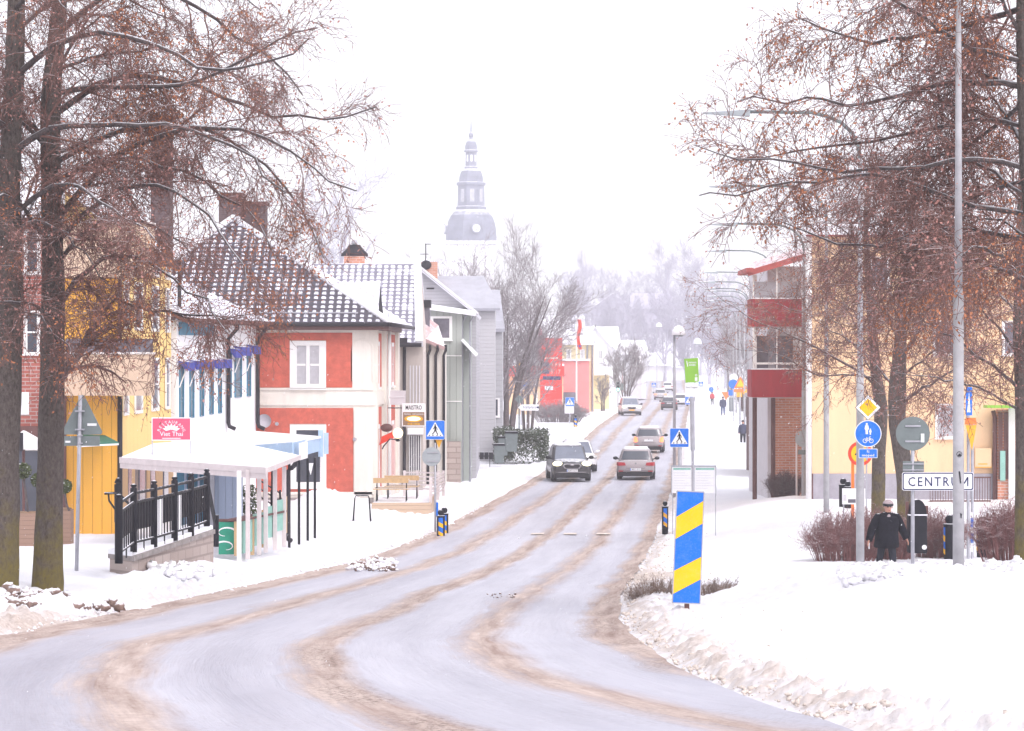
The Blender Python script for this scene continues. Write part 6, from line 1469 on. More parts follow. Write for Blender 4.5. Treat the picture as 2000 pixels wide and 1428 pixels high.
# CENTRUM sign
d = 55.0; x = PX(1783, d); k = d/FPX; zg = PZ(1097, d)
T = thing('direction_sign', 'white direction sign reading CENTRUM below the back of a round sign', 'sign', (x, d, zg))
pole(T, (1097-824)*k, .034, z0=-.4); round_back(T, (1097-847)*k, .305)
MB().box(.14, .2, -.03, -.006, (1097-864)*k, (1097-847)*k).build('sticker', 'sign_white', T)
xc = (1831-1783)*k; W_, H_ = 140*k, 36*k; cz = (1097-940)*k
MB().rrect(W_, H_, -.06, (xc, cz), .04, .02).build('sign_plate', 'sign_white', T); 
mb = MB(); mb.rrect(W_-.02, H_-.02, -.063, (xc, cz), .035, .002); mb.build('sign_border', 'sign_navy', T); MB().rrect(W_-.06, H_-.06, -.067, (xc, cz), .025, .003).build('sign_face', 'sign_white', T)
mb = MB(); mb.text('CENTRU', .165, -.071, (xc-9.5*k, cz-.005), 97*k)
mx0, mx1, mz0, mz1 = xc+44.5*k, xc+58*k, cz-.0875, cz+.0775
for a, b_ in (((mx0, mz0), (mx0, mz1)), ((mx0, mz1), ((mx0+mx1)/2, mz0+.05)), (((mx0+mx1)/2, mz0+.05), (mx1, mz1)), ((mx1, mz1), (mx1, mz0))): mb.stroke(a, b_, .022, -.071, .001)
mb.build('lettering', 'sign_navy', T)
MB().box(-.18, .2, -.0, .015, (1097-922)*k, (1097-901)*k).build('lower_plate', 'sign_back', T)
mb = MB(); mb.box(-.18, .2, -.025, -.002, (1097-907)*k, (1097-905)*k); mb.box(-.18, .2, -.025, -.002, (1097-919)*k, (1097-917)*k); mb.build('bracket', 'galvanised', T)
# second round back among the poles
d = 112.0; x = PX(1572, d); k = d/FPX
T = thing('round_sign', 'pale back of a round sign on a thin pole behind a lamp post', 'sign', (PX(1556, d), d, Gs(PX(1556, d), d))); zg = T.location.z
pole(T, PZ(845, d)-zg, .035, 'canopy_trim'); round_back(T, PZ(857, d)-zg, .30, 'sign_back_pale', .24); MB().box(.05, .48, -.02, 0, PZ(888, d)-zg, PZ(879, d)-zg).build('lower_plate', 'sign_back', T)
# warning triangle back on the left
d = 66.0; zg = PZ(1100, d); x = PX(149, d); k = d/FPX
T = thing('warning_sign', 'back of a triangular warning sign leaning in front of the yellow boards', 'sign', (x, d, zg)); lean = 8*k/(328*k)
MB().cyl((0, 0, -.4), (8*k, 0, 328*k), .042, n=12).build('pole', 'galvanised', T, smooth=True)
tri = [(160-149, 1100-771), (162-149+2, 1100-773), (199-149, 1100-843), (198-149, 1100-847), (196-149, 1100-849), (122-149, 1100-849), (120-149, 1100-846), (121-149, 1100-842), (157-149, 1100-773)]
MB().flat([(a*k, b_*k) for a, b_ in tri], .05, .015).build('sign_plate', 'sign_back', T)
MB().box((123-149)*k, (194-149)*k, .05, .065, (1100-871)*k, (1100-852)*k).build('lower_plate', 'sign_back', T)
mb = MB()
for py, hw in ((803, 9), (839, 9), (851, 5), (866, 5)): mb.box((156-149-hw)*k, (156-149+hw)*k, -.05, .049, (1100-py)*k-.015, (1100-py)*k+.015)
mb.build('bracket', 'galvanised', T); mb = MB(); mb.box((170-149)*k, (188-149)*k, .04, .049, (1100-832)*k, (1100-827)*k); mb.box((127-149)*k, (137-149)*k, .04, .049, (1100-865)*k, (1100-861)*k); mb.build('sticker', 'sign_white', T)
# striped blue and yellow marker
d = 44.0; k = d/FPX; zg = PZ(1190, d); x = PX(1341, d)
T = thing('striped_marker', 'tall blue and yellow diagonally striped marker panel in the snow', 'marker', (x, d, zg))
bl, br, tr_, tl_ = (1313-1341, 1190-1177), (1367-1341, 1190-1179), (1375-1341, 1190-961), (1322-1341, 1190-959)
C4 = [(a*k, b_*k) for a, b_ in (bl, br, tr_, tl_)]
MB().flat(C4, -.03, .03).build('panel', 'sign_blue', T)
def lerp2(a, b, t): return (a[0]+(b[0]-a[0])*t, a[1]+(b[1]-a[1])*t)
mb = MB(); H4 = 218
for l0, l1, r0, r1 in ((1160, 1115, 1131, 1087), (1053, 1010, 1022, 978)):
    f = lambda py, side: lerp2(C4[0] if side == 0 else C4[1], C4[3] if side == 0 else C4[2], ((1177 if side == 0 else 1179)-py)/218)
    mb.flat([f(l0, 0), f(r0, 1), f(r1, 1), f(l1, 0)], -.034, .003)
mb.build('yellow_stripe', 'sign_yellow', T)
mb = MB()
for i in range(4): mb.stroke(C4[i], C4[(i+1) % 4], .014, -.037, .04)
mb.build('edge', 'galvanised', T)
mb = MB(); mb.box(-.03, .04, .0, .05, -.3, .12); mb.build('post', 'brown_metal', T)
# bollards
def bollard(label, px, d, h, z=None, rz=0, grp=None, r=.14, fac='sign_yellow'):
    x = PX(px, d); z = Gs(x, d)-.05 if z is None else z
    T = thing('bollard', label, 'bollard', (x, d, z), rz, grp)
    MB().lathe([(r*.95, -.2), (r, 0), (r, h*.76), (r*1.08, h*.77), (r*1.08, h*.81), (r*.4, h*.82), (r*.35, h*.85)], n=18).build('body', 'black_metal', T, smooth=False); MB().ball((0, 0, h*.92), r*.78, 16, 10).build('ball_top', 'black_metal', T, smooth=True)
    return T
def stripes_on(T, r, h, w_=.075, rot=-90, yel='sign_yellow'):
    for nm, mt, bands in (('blue_reflector', 'sign_blue', [(0, 1)]), ('yellow_reflector', yel, [(.06, .26)]), ('yellow_reflector', yel, [(.55, .78)])):
        mb = MB()
        for b0, b1 in bands:
            q = 6; rr = r*1.02+(.004 if nm[0] == 'y' else 0); z0, z1 = h*.08+h*.66*b0, h*.08+h*.66*b1
            sl2 = .05*(nm[0] == 'y')
            for i in range(q):
                a, b = R(rot-32+64*i/q), R(rot-32+64*(i+1)/q); ka, kb = sl2*i/q*1.6, sl2*(i+1)/q*1.6
                mb.add([(rr*math.cos(a), rr*math.sin(a), z0-ka), (rr*math.cos(b), rr*math.sin(b), z0-kb), (rr*math.cos(b), rr*math.sin(b), z1-kb), (rr*math.cos(a), rr*math.sin(a), z1-ka)], [(0, 1, 2, 3)])
        mb.build(nm, mt, T)
T = bollard('black ball topped bollard with blue and yellow reflectors beside the left crossing sign, nearer one', 861, 98, .86, None, 0, 'striped bollards at the crossing', .13); stripes_on(T, .13, .86)
T = bollard('black ball topped bollard with blue and yellow reflectors beside the left crossing sign, further one', 868, 100, .86, None, 0, 'striped bollards at the crossing', .13); stripes_on(T, .13, .86)
T = bollard('black ball topped bollard with orange reflector just left of the striped marker', 1299, 95, .82, PZ(1031, 95), 0, None, .10); stripes_on(T, .10, .82, yel='sign_amber')
T = bollard('small striped bollard by the far left crossing below the two walkers', 1124, 252, 1.0, None, 0, None, .16); stripes_on(T, .16, 1.0)
T = bollard('black ball topped bollard just left of the tall lamp post near the right edge', 1856, 79, 1.02, PZ(1086, 79), 0, 'black bollards on the right', .17); stripes_on(T, .17, 1.0, rot=-178)
T = bollard('black ball topped bollard right of the tall lamp post near the right edge', 1919, 80, .9, PZ(1079, 80), 0, 'black bollards on the right', .155); stripes_on(T, .155, .9, rot=-182)
bollard('black ball topped bollard in front of the grey plinth of the yellow block', 1647, 100, .9, PZ(990, 100), 0, None, .14)
T = bollard('second ball top peeping over the white notice board', 1656, 99, .8, PZ(990, 99), 0, None, .12)
# road work sign
d = 84.0; k = d/FPX; x = PX(1680, d); zg = Gs(x, d)
T = thing('speed_sign', 'red ringed yellow 40 speed sign on an orange stand behind the cycle path sign', 'sign', (x, d, zg)); cz = PZ(886, d)-zg
MB().box(-.24, -.16, 0, .06, -.2, cz).build('post', 'sign_orange', T); mb = MB(); mb.cyl((0, -.03, cz), (0, 0, cz), .335, n=40); mb.build('sign_plate', 'sign_red', T); MB().disc(.25, -.034, (0, cz)).build('sign_face', 'sign_yellow', T); MB().text('40', .24, -.038, (0, cz)).build('numerals', 'sign_black', T)
MB().box(.16, .2, .02, .06, -.2, cz).build('post', 'galvanised', T)
T = thing('notice_board', 'white notice board with small pictures in front of the grey plinth', 'sign', (PX(1668, d-2), d-2, Gs(PX(1668, d-2), d-2))); zq = T.location.z; dd = d-2
MB().box(PX(1645, dd)-PX(1668, dd), PX(1690, dd)-PX(1668, dd), -.03, .03, PZ(985, dd)-zq, PZ(954, dd)-zq).build('board', 'sign_white', T); MB().box(PX(1656, dd)-PX(1668, dd), PX(1671, dd)-PX(1668, dd), -.036, -.031, PZ(982, dd)-zq, PZ(975, dd)-zq).build('picture', 'grey_glass', T); MB().box(PX(1647, dd)-PX(1668, dd), PX(1653, dd)-PX(1668, dd), -.036, -.031, PZ(978, dd)-zq, PZ(966, dd)-zq).build('picture', 'grey_panel', T)
for px in (1648, 1687): MB().box(PX(px, dd)-PX(1668, dd)-.02, PX(px, dd)-PX(1668, dd)+.02, .03, .06, -.2, PZ(956, dd)-zq).build('leg', 'galvanised', T)
# narrow signs right of the tall lamp
d = 79.0; k = d/FPX; zg = PZ(1083, d)
T = thing('crossing_sign', 'side-on blue crossing sign with an orange capped yield triangle near the right edge', 'sign', (PX(1893, d), d, zg))
for px, tp, r in ((1891, 757, .04), (1899, 828, .04)): MB().cyl((PX(px, d)-PX(1893, d), 0, -.2), (PX(px, d)-PX(1893, d), 0, (1083-tp)*k), r, n=10).build('pole', 'galvanised', T)
mb = MB(); cx = PX(1890, d)-PX(1893, d); mb.box(cx-.09, cx+.07, -.3, -.27, (1083-811)*k, (1083-756)*k); mb.build('sign_face', 'sign_blue', T); mb = MB(); mb.flat([(cx-.06, (1083-805)*k), (cx+.03, (1083-805)*k), (cx-.01, (1083-765)*k)], -.31, .004); mb.build('pictogram', 'sign_white', T)
mb = MB(); cx = PX(1895, d)-PX(1893, d); mb.flat([(cx-.15, (1083-830)*k), (cx+.13, (1083-830)*k), (cx+.02, (1083-880)*k)], -.2, .02); mb.build('yield_triangle', 'sign_amber', T)
mb = MB(); mb.hexa([(cx-.16, -.22, (1083-829)*k), (cx+.14, -.22, (1083-829)*k), (cx+.14, -.1, (1083-829)*k), (cx-.16, -.1, (1083-829)*k), (cx-.13, -.2, (1083-816)*k), (cx+.11, -.2, (1083-816)*k), (cx+.11, -.1, (1083-816)*k), (cx-.13, -.1, (1083-816)*k)]); mb.build('cap', 'sign_orange', T)
mb = MB(); mb.box(.04, .1, -.05, .05, (1083-1030)*k, (1083-1012)*k); mb.box(.04, .1, -.05, .05, (1083-1060)*k, (1083-1042)*k); mb.build('blue_band', 'sign_blue', T); MB().box(.045, .09, -.04, .04, (1083-1078)*k, (1083-1000)*k).build('white_band', 'sign_white', T)
# far signs on the right footway
def small_sign(label, px, py, d, shape, mat, s, cat='sign'):
    x = PX(px, d); zg = Gs(x, d); T = thing('far_sign', label, cat, (x, d, zg)); cz = PZ(py, d)-zg; pole(T, cz, .035)
    if shape == 'disc': MB().cyl((0, -.04, cz), (0, -.02, cz), s, n=20).build('sign_face', mat, T)
    elif shape == 'tri': MB().flat([(-s, -s*.8), (s, -s*.8), (0, s)], -.04, .02, (0, cz)).build('sign_face', mat, T); MB().flat([(-s*.6, -s*.55), (s*.6, -s*.55), (0, s*.55)], -.045, .004, (0, cz)).build('sign_inner', 'sign_yellow', T); MB().box(-s, s, -.04, -.02, cz-s*1.45, cz-s*.95).build('sub_plate', mat, T)
    elif shape == 'box': MB().rrect(s*1.6, s*1.6, -.04, (0, cz), .03, .02).build('sign_face', mat, T)
    elif shape == 'dia': MB().flat([(0, s), (s, 0), (0, -s), (-s, 0)], -.04, .02, (0, cz)).build('sign_face', mat, T)
    elif shape == 'yield': MB().flat([(-s, s*.8), (s, s*.8), (0, -s)], -.04, .02, (0, cz)).build('sign_face', mat, T)
small_sign('orange road work triangle among the lamp posts', 1446, 748, 260, 'tri', 'sign_orange', .55); small_sign('light blue round sign left of the orange triangle', 1432, 750, 275, 'disc', 'sign_blue', .42)
small_sign('pale round sign at the top of a post in the haze', 1433, 738, 300, 'disc', 'sign_white', .4); small_sign('navy cycle route plate below the light blue round sign', 1428, 767, 285, 'box', 'sign_blue', .32)
small_sign('small orange plate under the orange triangle', 1444, 770, 262, 'box', 'sign_amber', .3); small_sign('half hidden yellow diamond at the corner of the red balcony', 1461, 768, 240, 'dia', 'sign_amber', .42)
small_sign('orange yield triangle behind the distant walker', 1418, 773, 330, 'yield', 'sign_orange', .5); small_sign('small blue round sign beyond the distant red walker', 1389, 761, 380, 'disc', 'sign_blue', .3)
T = thing('direction_sign', 'white arrow sign reading Ställplats above the hedge', 'sign', (PX(1014, 195), 195, .25)); d = 195; zg = .25; k = d/FPX
pole(T, PZ(775, d)-zg, .05, 'sign_back'); MB().flat([(0, 0), (7*k, 6*k), (40*k, 6*k), (40*k, -6*k), (7*k, -6*k)], -.06, .03, (-2*k, PZ(796, d)-zg)).build('sign_plate', 'sign_white', T); MB().text('Ställplats', .22, -.064, (20*k, PZ(796, d)-zg), 25*k).build('lettering', 'sign_navy', T)
MB().box(34*k, 38*k, -.066, -.061, PZ(797.5, d)-zg, PZ(794, d)-zg).build('camper_symbol', 'sign_navy', T); MB().flat([(0, .3), (.3, 0), (0, -.3), (-.3, 0)], .06, .02, (0, PZ(780, d)-zg)).build('diamond_back', 'sign_back', T)
# traffic light
d = 345.0; x = PX(1207, d)
T = thing('traffic_light', 'distant traffic light showing green beside the round bare tree', 'traffic light', (x, d, .3)); k = d/FPX
pole(T, 2.5, .07); MB().box(-.2, .2, -.15, .15, 2.0, 3.1).build('housing', 'sign_back', T); MB().box(.3, .6, -.1, .15, 2.1, 2.9).build('housing', 'sign_back', T); MB().cyl((0, -.2, 2.2), (0, -.16, 2.2), .15, n=16).build('green_lamp', 'green_on', T); mb = MB(); mb.cyl((0, -.3, 2.55), (0, -.16, 2.55), .13, n=12); mb.cyl((0, -.3, 2.9), (0, -.16, 2.9), .13, n=12); mb.build('hood', 'black_metal', T)
# bus stop
d = 93.0; k = d/FPX; x = PX(1353, d); zg = Gs(x, d)
T = thing('bus_stop_sign', 'bus stop pole with a bright green flag sign over a white plate', 'bus stop', (x, d, zg)); ztop = PZ(776, d)-zg
mb = MB(); mb.cyl((0.03, 0, -.2), (0, 0, PZ(880, d)-zg), .045, n=12); mb.cyl((0, 0, PZ(880, d)-zg), (-.02, 0, ztop), .07, n=12); mb.build('pole', 'galvanised', T)
zz = lambda py: PZ(py, d)-zg; xx = lambda px: PX(px, d)-x
MB().flat([(xx(1339), zz(748)), (xx(1365), zz(745)), (xx(1363), zz(699)), (xx(1336), zz(701))], -.05, .05).build('green_plate', 'sign_green', T)
MB().box(xx(1338), xx(1364), -.05, 0, zz(775), zz(750)).build('white_plate', 'sign_white', T)
mb = MB(); mb.text('LÄNSTRAFIKEN', .055, -.054, (xx(1352), zz(708)), .24); mb.text('KRONOBERG', .055, -.054, (xx(1352), zz(713)), .2); mb.stroke((xx(1341), zz(705)), (xx(1343), zz(716)), .025, -.054); mb.box(xx(1357), xx(1362), -.054, -.051, zz(744), zz(737)); mb.ring(.02, .035, -.054, (xx(1359.5), zz(733)), .002, 12); mb.build('lettering', 'sign_white', T)
MB().text('Norra Torggatan', .06, -.054, (xx(1351), zz(757)), .34).build('stop_name', 'sign_black', T)
MB().box(xx(1339), xx(1364), -.055, -.051, zz(747.2), zz(746)).build('green_line', 'sign_green', T)
T = thing('timetable_board', 'twin framed bus timetable boards below the bus stop sign', 'board', (PX(1355, 94), 94, Gs(PX(1355, 94), 94))); d = 94; zg = T.location.z; x = T.location.x
for a, b in ((1311, 1353), (1355, 1399)):
    MB().box(xx(a+1), xx(b-1), .0, .03, zz(963), zz(912)).build('poster', 'sign_white', T); mb = MB(); mb.box(xx(a), xx(b), -.02, .04, zz(912), zz(909)); mb.box(xx(a), xx(a)+.025, -.02, .04, zz(968), zz(912)); mb.box(xx(b)-.025, xx(b), -.02, .04, zz(968), zz(912)); mb.build('frame', 'galvanised', T)
    MB().box(xx(a+4), xx(b-4), -.006, -.001, zz(918), zz(914)).build('heading_strip', 'board_aqua', T)
    mb = MB()
    for i in range(7): mb.box(xx(a+5), xx(a+5)+.35+.1*(i % 3), -.006, -.001, zz(924+5*i), zz(923.3+5*i))
    mb.build('timetable_lines', 'grey_panel', T)
    MB().box(xx(a+2), xx(a+2)+.03, 0, .04, -.25, zz(966)).build('leg', 'galvanised', T)
MB().box(xx(1397), xx(1398.5), 0, .04, -.25, zz(966)).build('leg', 'galvanised', T)
# bins and mailboxes on the left
def bin_(label, px, d, py, w_, h_, grp='grey wheeled bins'):
    x = PX(px, d); T = thing('wheeled_bin', label, 'bin', (x, d, PZ(py, d)), 0, grp)
    mb = MB(); mb.hexa([(-w_*.4, -w_*.4, 0), (w_*.4, -w_*.4, 0), (w_*.4, w_*.4, 0), (-w_*.4, w_*.4, 0), (-w_*.5, -w_*.5, h_*.9), (w_*.5, -w_*.5, h_*.9), (w_*.5, w_*.5, h_*.9), (-w_*.5, w_*.5, h_*.9)]); mb.build('body', 'sign_back', T, bevel=.02)
    mb = MB(); mb.hexa([(-w_*.55, -w_*.55, h_*.9), (w_*.55, -w_*.55, h_*.9), (w_*.55, w_*.55, h_*.9), (-w_*.55, w_*.55, h_*.9), (-w_*.45, -w_*.4, h_), (w_*.45, -w_*.4, h_), (w_*.45, w_*.5, h_), (-w_*.45, w_*.5, h_)]); mb.build('lid', 'black_metal', T)
    for s in (-1, 1): MB().cyl((s*w_*.42, w_*.35, .1), (s*w_*.34, w_*.35, .1), .1, n=12).build('wheel', 'tyre', T)
bin_('grey wheeled bin standing nearest, beside the mailboxes', 975, 163, 905, .6, 1.05); bin_('grey wheeled bin behind the nearest one, against the hedge', 983, 166, 890, .55, 1.05); bin_('dark bin at the corner of the hedge', 999, 166, 882, .7, 1.1)
T = thing('mailbox_rack', 'row of five black mailboxes on a rack in the snow', 'mailboxes', (PX(940, 160), 160, PZ(905, 160))); k = 160/FPX
for i, px in enumerate((922, 932, 941, 950, 959)): MB().box((px-940-4)*k, (px-940+4)*k, -.15, .15, (905-897)*k, (905-883)*k).build('mailbox', 'black_metal', T, bevel=.02)
MB().box(-22*k, 24*k, .16, .2, (905-892)*k, (905-890)*k).build('rack', 'black_metal', T); 
for px in (-18, 16): MB().box(px*k, (px+1.2)*k, .15, .2, -.2, (905-890)*k).build('leg', 'black_metal', T)
# black street bin behind the walking man
d = 77.0; k = d/FPX; x = PX(1791, d); zg = PZ(1072, d)
T = thing('litter_bin', 'tall black litter bin with a rounded hood behind the direction sign pole', 'bin', (x, d, zg))
mb = MB(); mb.box(-18*k, 18*k, -.2, .25, -.1, 66*k); mb.build('body', 'black_metal', T, bevel=.03)
mb = MB(); n_ = 12; pts = [(17*k*math.cos(math.pi*i/n_), 68*k+29*k*math.sin(math.pi*i/n_)) for i in range(n_+1)]; mb.flat(pts, -.2, .42); mb.build('hood', 'black_metal', T); MB().box(-18.5*k, 18.5*k, -.22, .26, 66*k, 68*k).build('rim', 'snow', T)
MB().cyl((12*k, -.23, 4*k), (12*k, -.2, 4*k), .06, n=14).build('badge', 'sign_white', T)
for sx in (-1, 1): MB().box(sx*19*k-.04, sx*19*k+.04, .0, .08, 66*k, 92*k-8*k*(sx > 0)).build('side_bracket', 'sign_amber' if 0 else 'brown_metal', T)
# street cabinets and railings on the far right footway
for px0, px1, d, py, tp, lab, m_ in ((1487, 1494, 185, 862, 822, 'grey street cabinet under the lowest red balcony', 'grey_panel'), (1424, 1434, 330, 808, 776, 'dark shelter panel left of the far walker', 'sign_back'), (1455, 1462, 290, 812, 778, 'dark narrow cabinet among the far lamp posts', 'sign_back')):
    x0, x1 = PX(px0, d), PX(px1, d); T = thing('street_cabinet', lab, 'cabinet', ((x0+x1)/2, d, PZ(py, d))); w_ = (x1-x0)/2; MB().box(-w_, w_, -.2, .2, -.1, PZ(tp, d)-PZ(py, d)).build('body', m_, T, bevel=.02); MB().box(-w_-.03, w_+.03, -.23, .23, PZ(tp, d)-PZ(py, d), PZ(tp, d)-PZ(py, d)+.06).build('snow_cap', 'snow', T)
# ------------------------------------------------------------------ RIGHT SIDE: the yellow block with red balconies
d = 107.0; z0 = Gs(PX(1750, d), d)-.4; x0 = PX(1586, d); x1 = PX(2300, d)
T = bldg('apartment_block', 'pale yellow apartment block on a grey plinth behind the right hand trees', 'apartment block', PX(1750, d), d, z0); p = Pl((0, d), (1, 0))
zt = PZ(462, d)
mb = MB(); prism(mb, [(x0, d), (x1, d), (x1, d+14), (PX(1588, d+14), d+14)], z0, zt); mb.build('wall', 'pale_yellow', T, True)
mb = MB(); p.box(mb, x0-.02, PX(1942, d), .001, .05, z0, PZ(925, d)); mb.build('plinth', 'grey_plinth', T, True)
mb = MB(); p.box(mb, x0-.2, x1, -.2, .35, zt, zt+.12); mb.build('eaves', 'red_roof', T, True)
mb = MB(); slab(mb, [(x0-.4, d-.4, zt+.2), (x1, d-.4, zt+.2), (x1, d+7, zt+.75), (x0+.9, d+7, zt+.75)], .15); slab(mb, [(x0+2.3, d+14.4, zt+.2), (x1, d+14.4, zt+.2), (x1, d+7, zt+.75), (x0+.9, d+7, zt+.75)], .15); mb.build('roof', 'snow', T, True)
for a, b_, c, e in ((1830, 1872, 852, 792), (1825, 1868, 690, 630), (1835, 1872, 560, 505), (1960, 1998, 690, 630), (1700, 1735, 560, 505)): window(T, p, PX(a, d), PX(b_, d), PZ(c, d), PZ(e, d), 1, 1, fw=.06, trim=.06, glass='curtain' if c > 700 else 'grey_glass')
pipe(T, [(x0-.12, d-.05, z0), (x0-.12, d-.05, zt)], .11, 'white_paint'); pipe(T, [(PX(1941, d), d-.2, z0), (PX(1941, d), d-.2, PZ(815, d)), (PX(1938, d), d-.2, PZ(802, d))], .08, 'brown_metal')
mb = MB(); p.box(mb, x0-.02, x0+.03, .051, .09, z0, PZ(925, d)); mb.build('corner_strip', 'brown_metal', T, True)
# shop entrance on the right
mb = MB(); p.box(mb, PX(1946, d), PX(2080, d), .002, .3, z0, PZ(800, d)); mb.build('entrance_wall', 'orange_brick', T, True)
for a, b_ in ((1947, 1955), (1958, 1966)):
    mb = MB(); p.box(mb, PX(a, d), PX(b_, d), .31, .36, PZ(935, d), PZ(805, d)); mb.build('entrance_glass', 'brown_metal', T, True)
mb = MB(); p.box(mb, PX(1966, d), PX(1978, d), .31, .5, z0+.4, PZ(795, d)); mb.build('column', 'white_paint', T, True)
mb = MB(); p.box(mb, PX(1950, d), PX(1960, d), .37, .40, PZ(938, d), PZ(880, d)); mb.build('entrance_poster', 'board_aqua', T, True)
mb = MB(); p.box(mb, PX(1918, d), PX(2060, d), .3, 1.2, PZ(796, d), PZ(791, d)); mb.build('green_canopy', 'sign_green', T, True)
T = thing('shop_sign', 'cream sign board on the yellow wall right of the tall lamp post', 'sign', (PX(1918, d), d-.12, PZ(913, d))); k = d/FPX
MB().box(-15*k, 17*k, -.06, .05, 0, 38*k).build('board', 'pale_yellow', T); MB().box(-15*k, 17*k, -.075, -.061, 0, 1.5*k).build('lower_edge', 'sign_amber', T)
mb = MB()
mb.box(-9*k, 9*k, -.066, -.0605, 6*k, 8*k)
mb.build('lettering', 'sign_amber', T)
T = thing('iron_railing', 'brown iron railing on a low step before the plinth of the yellow block', 'railing', (PX(1890, 104), 104, PZ(982, 104))); k = 104/FPX
for q in (2, 48): MB().box(-74*k, 45*k, -.02, .02, q*k, q*k+.05).build('rail', 'brown_metal', T)
for i in range(24): MB().box((-74+i*5.1)*k, (-74+i*5.1)*k+.02, -.01, .01, 2*k, 48*k).build('bar', 'brown_metal', T)
MB().box(-78*k, 50*k, .05, 1.2, -.4, 0).build('step', 'stone_base', T)
# the balcony block further on
d = 120.0; z0 = .2
T = bldg('balcony_house', 'grey house end with deep red balconies under a red lean roof', 'apartment block', PX(1520, d), d, z0); p = Pl((0, d), (1, 0))
MB().box(PX(1500, 124), PX(1640, 124), 124.2, 134, z0, PZ(520, 124)).build('wall', 'grey_panel', T, True)
MB().box(PX(1512, 124), PX(1580, 124), 124.0, 124.18, z0, PZ(775, 124)).build('brick_wall', 'orange_brick', T, True)
def floor_(top, bot, dd=120):
    z1, z2 = PZ(top, dd), PZ(bot, dd); xa, xb = PX(1469, dd), PX(1566, dd)
    o = MB().box(xa, xb, dd, dd+.08, z2, z1).build('balcony', 'balcony_red', T, True)
    MB().box(xa-.02, xa+.06, dd+.08, dd+2.2, z2, z1).build('side_panel', 'balcony_red', o, True)
    MB().box(xa, xb, dd+.08, dd+4, z2-.02, z2+.14).build('floor', 'grey_panel', o, True); MB().box(xa-.03, xb, dd-.03, dd+.11, z1, z1+.05).build('rail', 'snow', o, True)
    return o
floor_(584, 638); floor_(722, 776)
MB().box(PX(1462, 126), PX(1469, 126), 125.9, 126, PZ(640, 126), PZ(595, 126)).build('side_panel', 'balcony_red', T, True)
for top, bot in ((548, 584), (649, 720)):
    mb = MB(); p.box(mb, PX(1472, d), PX(1480, d), -.6, -.5, PZ(bot, d), PZ(top-12, d)); mb.build('post', 'white_paint', T, True)
mb = MB(); p.box(mb, PX(1484, d), PX(1516, d), -3.9, -3.8, PZ(720, d), PZ(655, d)); p.box(mb, PX(1530, d), PX(1566, d), -3.9, -3.8, PZ(720, d), PZ(655, d)); mb.build('balcony_window', 'grey_glass', T, True)
mb = MB(); p.box(mb, PX(1470, d), PX(1566, d), -.4, -.3, PZ(584, d), PZ(550, d)); mb.build('glazed_screen', 'pale_glass', T, True)
for px in (1470, 1516, 1562): MB().box(PX(px, d), PX(px+2.5, d), d-.02, d+.05, PZ(722, d), PZ(640, d)).build('post', 'white_paint', T, True); 
for px in (1470, 1516): MB().box(PX(px, d), PX(px+2.5, d), d-.02, d+.05, PZ(584, d), PZ(520, d)).build('post', 'white_paint', T, True)
MB().box(PX(1470, d), PX(1562, d), d+.0, d+.04, PZ(712, d), PZ(708, d)).build('mid_rail', 'white_paint', T, True)
for a in (0, 14, 30):
    MB().tube([PP(1490+a*1.0, 516, d+.3), PP(1530+a*1.1, 548, d+.6)], .05, 5).build('rafter', 'grey_panel', T, True)
mb = MB(); slab(mb, [PP(1458, 529, d-.4), PP(1590, 490, d-.4), PP(1590, 478, d+5), PP(1470, 512, d+5)], .22); mb.build('roof', 'red_roof', T, True)
MB().box(PX(1456, d), PX(1470, d), d-.5, d+4, PZ(533, d), PZ(524, d)).build('gutter', 'red_roof', T, True)
for px, py in ((1474, 886), (1510, 935)): MB().cyl((PX(px, 122), 122, 0), (PX(px, 122), 122, PZ(776, 122)), .09).build('column', 'brown_metal', T, True)
MB().box(PX(1488, 150), PX(1512, 150), 150, 160, .2, PZ(776, 150)).build('recess', 'brown_metal', T, True)
# dark hedge and fence band further on, right of the footway
for i, (px, d, w_, h_) in enumerate(((1467, 225, 2.2, 2.6), (1452, 275, 3, 2.8), (1440, 330, 3, 3.0))):
    shrub('leafless_bush', ['dark thicket beside the path just beyond the red balconies', 'dark thicket further along the path, middle of three', 'dark thicket furthest along the path'][i], (PX(px, d)+1.5, d, .2), w_, 4, h_, 200+i, 'bush_dark', 260, group='thickets along the footway', r=.012)
for i, (px, d, h_) in enumerate(((1480, 330, 9), (1450, 400, 9), (1425, 460, 10))):
    bare_tree(['hazy bare tree behind the red balconies', 'hazy bare tree between the lamp posts', 'hazy bare tree beyond the last lamp posts'][i], (PX(px, d), d, .2), h_, 7, 230+i, stems=2, nl=20, dens=1.0, mat='twig_grey', tw=.03, lv=3, group='trees along the footway')

